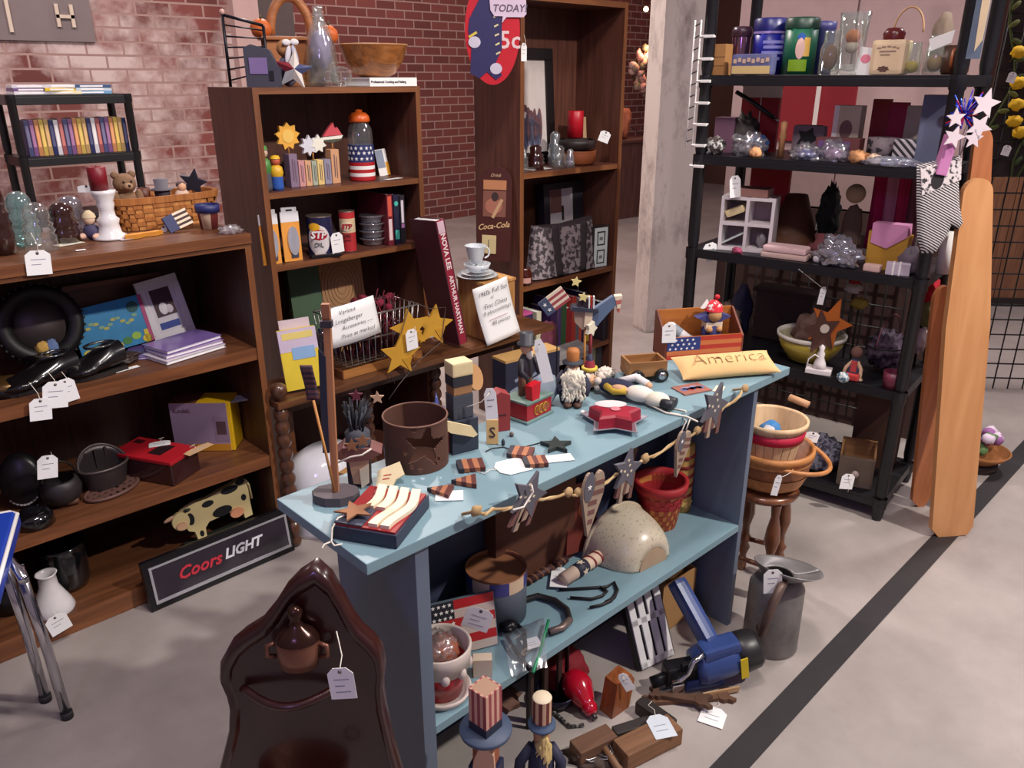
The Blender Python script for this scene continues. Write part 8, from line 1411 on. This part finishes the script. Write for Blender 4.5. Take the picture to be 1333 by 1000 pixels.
# ================================================================== foreground
MAH = K(46, 15, 13, .3, var=.35, scale=6, coat=.3); COP = K(120, 78, 62, .34, .5, var=.3)
Dp = 1.03; PB = Vector((CS*Dp, SN*Dp, 0)); Rot = Euler((0, 0, -FC)).to_matrix()
def pl(zx, zy):
    v = Rot @ (atv(260+zx/3.57, 720+zy/3.57, PB)-PB); return (v.x, v.z)
RT = [(530, 60), (600, 120), (650, 200), (700, 290), (745, 350), (805, 400), (845, 450), (860, 520), (852, 600), (862, 700), (900, 850), (945, 1000)]
LF = [(450, 110), (390, 170), (340, 250), (280, 322), (200, 370), (140, 420), (102, 490), (100, 560), (130, 620), (150, 690), (150, 790), (125, 900), (100, 1000)]
r_, l_ = [pl(*p) for p in RT], [pl(*p) for p in LF]
out = r_+[(r_[-1][0]+.02, .34), (r_[-1][0]-.01, .22), (r_[-1][0]-.05, .12), (.04, 0), (-.08, 0), (l_[-1][0]+.03, .12), (l_[-1][0]-.012, .22), (l_[-1][0]-.012, .34)]+l_[::-1]
o = T('lavabo_plaque', 'dark mahogany shaped wall fountain board with a copper urn, standing in the foreground', 'wall fountain', PB-Vector((CS, SN, 0))*.05, 0, None, (R(-4), 0, FC))
n = len(out); cx = sum(a for a, _ in out)/n; cz = sum(b for _, b in out)/n; b = MB()
rings = [(1, .02), (1, -.004), (.965, -.014), (.9, -.008), (.88, -.004)]; vs = []
for k, y in rings: vs += [(cx+(a-cx)*k, y, cz+(e-cz)*k) for a, e in out]
b.add(vs, [(j*n+i, j*n+(i+1) % n, (j+1)*n+(i+1) % n, (j+1)*n+i) for j in range(len(rings)-1) for i in range(n)], MAH, None, True).add(vs[:n], [tuple(range(n))], MAH).add(vs[-n:], [tuple(range(n))], MAH); b.build('board', o)
ux, uz = pl(470, 400); q = .062
MB().lathe([(.0005, -.03), (.03, -.03), (.033, -.01), (.034, .012), (.032, .016)], COP, TR((ux, -.02, uz)), 30, True, 1, .8).build('urn', o)
MB().lathe([(.035, .016), (.034, .02), (.026, .032), (.012, .04), (.008, .05), (.011, .056), (.012, .066), (.006, .072), (.0005, .073)], K(60, 36, 30, .2, .6), TR((ux, -.02, uz)), 30, True, 1, .8).build('lid', o)
for s_ in (-1, 1): MB().tube([(ux+s_*.032, -.02, uz+.008), (ux+s_*.046, -.024, uz+.006), (ux+s_*.047, -.024, uz-.012), (ux+s_*.034, -.02, uz-.016)], .004, COP, 8).build('handle', o)
sx_, sz_ = pl(430, 590); MB().tube([(sx_-.075+.15*t/14, -.012-.03*math.sin(math.pi*t/14), sz_-.012*math.sin(math.pi*t/14)) for t in range(15)], .007, MAH, 8).build('ledge', o)
bx0, bz0 = pl(600, 925); MB().lathe([(.0005, -.06), (.05, -.055), (.07, -.03), (.076, .0), (.07, 0), (.045, -.045), (.0005, -.05)], COP, TR((bx0-.045, -.03, bz0-.02)), 32, True, 1, .7).build('basin', o)
MB().tube([(bx0+.03+.012*math.cos(R(a)), -.07, bz0+.012*math.sin(R(a))) for a in range(0, 360, 20)], .0028, K(120, 96, 90, .25, .7), 6, None, True).build('ring_pull', o)
ptag(445, 890, PB-Vector((CS, SN, 0))*.10, 'white price tag hanging from the copper urn of the foreground fountain board', 34, 50, R(-4), lines=3, cord=atv(438, 822, PB-Vector((CS, SN, 0))*.06))
# chrome chair at the left edge
f1, f2 = at(88, 934, 0), at(60, 912, 0); s1 = at(24, 738, .47); s2 = at(4, 731, .47)
o = T('chrome_chair', 'chrome-legged chair with a blue vinyl seat and white piping at the left edge', 'chair', (f1.x-.2, f1.y, 0)); og = Vector((f1.x-.2, f1.y, 0)); BV = K(34, 66, 170, .35)
for a, c in ((f1, s1), (f2, s2), (f1+Vector((-.42, .02, 0)), s1+Vector((-.30, .02, 0))), (f2+Vector((-.42, .06, 0)), s2+Vector((-.30, .06, 0)))):
    lg = MB().tube([a-og+Vector((0, 0, .004)), a.lerp(c, .5)-og+Vector((.004, 0, 0)), c-og], .0125, CHROME, 12).build('leg', o); MB().cyl(a-og, a-og+Vector((0, 0, .02)), .015, K(40, 38, 40), seg=12).build('rubber_foot', lg)
e = at(22, 690, .46)-og-Vector((.03, .12, 0)); MB().box((e.x-.20, e.y-.01, .50), (.38, .38, .05), BV, .03, (0, 0, R(-20)), None, 4).build('seat', o)
MB().tube([(e.x-.20+sx*math.cos(R(-20))*.188-sy*.188*math.sin(R(-20)), e.y-.01+sx*math.sin(R(-20))*.188+sy*.188*math.cos(R(-20)), .52) for sx, sy in ((-1, -1), (.9, -1), (1, -.9), (1, .9), (.9, 1), (-1, 1))], .005, WHITE, 8, None, True).build('piping', o)
MB().tube([(e.x-.02, e.y-.16, .472), (e.x-.02, e.y+.1, .472), (e.x-.36, e.y+.2, .472)], .011, CHROME, 10).build('seat_rail', o)
# ================================================================== behind the pillar and beyond the rack
q = aty(841, 92, 6.3); o = T('wreath', 'pale pink flower wreath hanging on brick beyond the tallest bookcase', 'wreath', q, 0); random.seed(6); b = MB()
for k in range(70):
    a = random.uniform(0, 6.28); rr = random.uniform(.12, .26); b.lump((rr*math.cos(a), random.uniform(-.04, .04), rr*math.sin(a)), (.05, .04, .05), K(*random.choice([(150, 130, 110), (196, 160, 150), (110, 104, 76), (206, 150, 140)]), .9), .5, 3, 1, None, None, k)
b.build('flowers', o); MB().tube([(.2*math.cos(R(a)), .03, .2*math.sin(R(a))) for a in range(0, 360, 15)], .02, K(80, 60, 40), 6, None, True).build('frame', o)
MB().cyl((0, .0, .2), (0, .98, .3), .006, IRON).build('hook', o)
BULB = K(255, 190, 140, .4, emit=14.)
for k, (px, py, w_) in enumerate([(841, 12, 'left of the two at the top of the gap'), (857, 11, 'right of the two at the top of the gap'), (842, 182, 'low beside the pillar')]):
    q = aty(px, py, 6.6); o = T('fairy_light', 'glowing fairy light behind the pillar, '+w_, 'light', q); MB().ell((0, 0, 0), .03, BULB).build('bulb', o); MB().cyl((0, 0, .02), (0, .72, .35), .005, IRON, seg=6).build('wire', o)
lamp('fairy_glow', 'POINT', aty(845, 60, 6.2), (0, 0, 0), 16, (1, .5, .3), .1)
o = T('plank_cupboard', 'dark reddish plank cupboard standing behind the concrete pillar', 'cupboard', at(812, 288, 0)+Vector((.2, .1, 0)), R(-6)); MB().bx(-.4, .4, 0, .4, 0, .85, wood((74, 44, 40), (104, 66, 58), .6, 'Z')).build('body', o); MB().bx(-.42, .42, -.02, .42, .85, .88, wood((84, 50, 44), (110, 70, 60), .6)).build('top', o)
o = T('orange_bundle', 'orange lit paper flowers standing on the plank cupboard', 'paper flowers', Vector((*(at(812, 288, 0)+Vector((.22, .3, 0))).xy, .881))); MB().lump((0, 0, .16), (.14, .1, .2), K(206, 120, 84, .8), .5, 4, 3, None, -.8).build('flowers', o)
# partition behind the rack
X = RM @ Matrix.Translation((0, .85, 0)); o = T('display_partition', 'tall partition of pale pink panels over dark brown boards behind the rack', 'partition', X @ Vector((0, 0, 0)), RA)
for k in range(2): MB().bx(-1.12+.52*k, -1.12+.52*k+.51, 0, .03, 1.0, 2.0, K(178, 150, 148, .8)).build('pale_panel', o)
for k in range(2): MB().bx(-1.12+.52*k, -1.12+.52*k+.51, -.005, .03, 0, .99, K(66, 44, 40, .8, var=.3)).build('brown_board', o)
MB().bx(-1.12, -.08, -.01, .03, 2.0, 2.5, wood((110, 62, 40), (140, 84, 56), .6)).build('top_beam', o); MB().bx(-1.12, -.08, .03, .05, .99, 1.0, K(60, 40, 36)).build('rail', o)
g_ = MB()
for k in range(9): g_.cyl((-.9+.085*k, -.03, .05), (-.9+.085*k, -.03, .95), .004, BLACK, seg=6)
for k in range(9): g_.cyl((-.9, -.03, .1+.1*k), (-.22, -.03, .1+.1*k), .004, BLACK, seg=6)
g_.build('wire_grid', o)
c = RM @ Vector((-.62, .70, 1.27)); o = T('red_sign_board', 'red and white boxed sign hung on the partition behind the rack', 'sign', RM @ Vector((-.62, .835, 1.28)), RA); MB().bx(-.26, .06, 0, .014, 0, .26, K(130, 20, 32, .6)).build('red_panel', o); MB().bx(-.26, .06, -.001, .014, .2605, .32, K(214, 200, 196)).build('white_panel', o); MB().bx(-.11, -.09, -.001, .0, 0, .26, K(214, 200, 196)).build('white_strip', o)
# far right: wire grid with flowers, plank cabinet, flower basket
q = at(1306, 398, 0); o = T('plank_cabinet', 'brown plank cabinet far behind at the right edge', 'cabinet', q, R(-48)); WC2 = wood((112, 72, 48), (140, 96, 66), .6, 'Z')
for k in range(5): MB().bx(-.32+.24*k, -.32+.24*k+.235, 0, .4, .02, 1.1, WC2).build('plank', o)
MB().bx(-.34, .9, -.02, .4, 0, .06, K(40, 28, 26)).build('plinth', o); MB().bx(-.34, .9, -.02, .42, 1.1, 1.13, K(60, 46, 44)).build('top', o)
gq = atx(1300, 120, 4.4); o = T('wire_grid_panel', 'black wire grid panel with green vines at the right edge', 'grid panel', (4.4, gq.y, 0), R(-48)); b = MB()
for k in range(9): b.cyl((-.02+.075*k, 0, 0), (-.02+.075*k, 0, 2.1), .004, BLACK, seg=6)
for k in range(26): b.cyl((-.02, 0, .06+.08*k), (.6, 0, .06+.08*k), .004, BLACK, seg=6)
b.build('wire_grid', o); MB().bx(-.02, .6, .02, .03, 1.1, 2.1, K(66, 56, 52, .9)).build('backing', o); random.seed(12); b = MB()
for k in range(6):
    x = random.uniform(0, .35); b.tube([(x+.04*math.sin(t*.8+k), -.015, 2.0-.075*t) for t in range(13)], .006, K(70, 84, 40, .8), 5)
    for t in range(12): b.ell((x+.04*math.sin(t*.8+k)+.02, -.02, 2.0-.075*t), (.026, .006, .012), K(*random.choice([(84, 100, 50), (60, 80, 40), (110, 116, 60)]), .8), None, 8, 6, (0, R(random.uniform(-60, 60)), 0))
b.build('vine', o)
for k, (px, py) in enumerate([(1327, 68), (1326, 108), (1324, 136), (1320, 158), (1328, 172)]):
    p = atv(px, py, (4.36, gq.y-.04, 0)); o = T('yellow_flower', ['topmost', 'second', 'third', 'fourth', 'lowest'][k]+' yellow flower on the vine grid at the right edge, counted downwards', 'flower', p, FC); MB().lump((0, 0, 0), (.034, .02, .026), K(226, 180, 20, .7), .4, 5, 3, None, None, k).build('petals', o); MB().cyl((0, .0, 0), (.0, .06, -.04), .004, K(70, 84, 40), seg=6).build('stem', o)
for k, (px, py) in enumerate([(1317, 101), (1310, 196)]): ptag(px, py, (4.34, gq.y-.06, 0), ['upper', 'lower'][k]+' white price tag on the vine grid at the right edge', 11, 13, R(12))
q = at(1283, 612, 0)+Vector((0, .04, 0)); o = T('flower_basket', 'shallow wicker basket of purple and white flowers on the floor behind the boards', 'flower basket', q); MB().shell([(.06, .03), (.1, .06), (.12, .085)], .006, K(150, 96, 50, .8, bump=.5)).build('basket', o); MB().lathe([(.0005, 0), (.08, 0), (.08, .03), (.0005, .031)], K(50, 34, 30)).build('base', o); random.seed(14)
for k in range(16): MB().lump((random.uniform(-.08, .08), random.uniform(-.07, .07), random.uniform(.1, .17)), (.026, .026, .022), K(*[(150, 96, 150), (206, 190, 206), (90, 120, 70)][k % 3], .8), .4, 4, 2, None, None, k).build(['purple_flower', 'white_flower', 'leaf'][k % 3], o)
o = S('red_ribbon_bundle', 'red, white and green ribbon bundle hanging behind the short red-brown board', 'ribbon', MB().lump((0, 0, .3), (.03, .03, .06), K(180, 24, 44, .8), .5, 3, 3).lump((.01, 0, .2), (.03, .03, .06), K(110, 120, 70, .8), .5, 3, 3).lump((0, 0, .1), (.03, .03, .05), K(206, 196, 196, .8), .5, 3, 3).cyl((0, 0, 0), (0, 0, .3), .004, IRON), RM @ Vector((-.05, .34, RZ[1]+.001)))
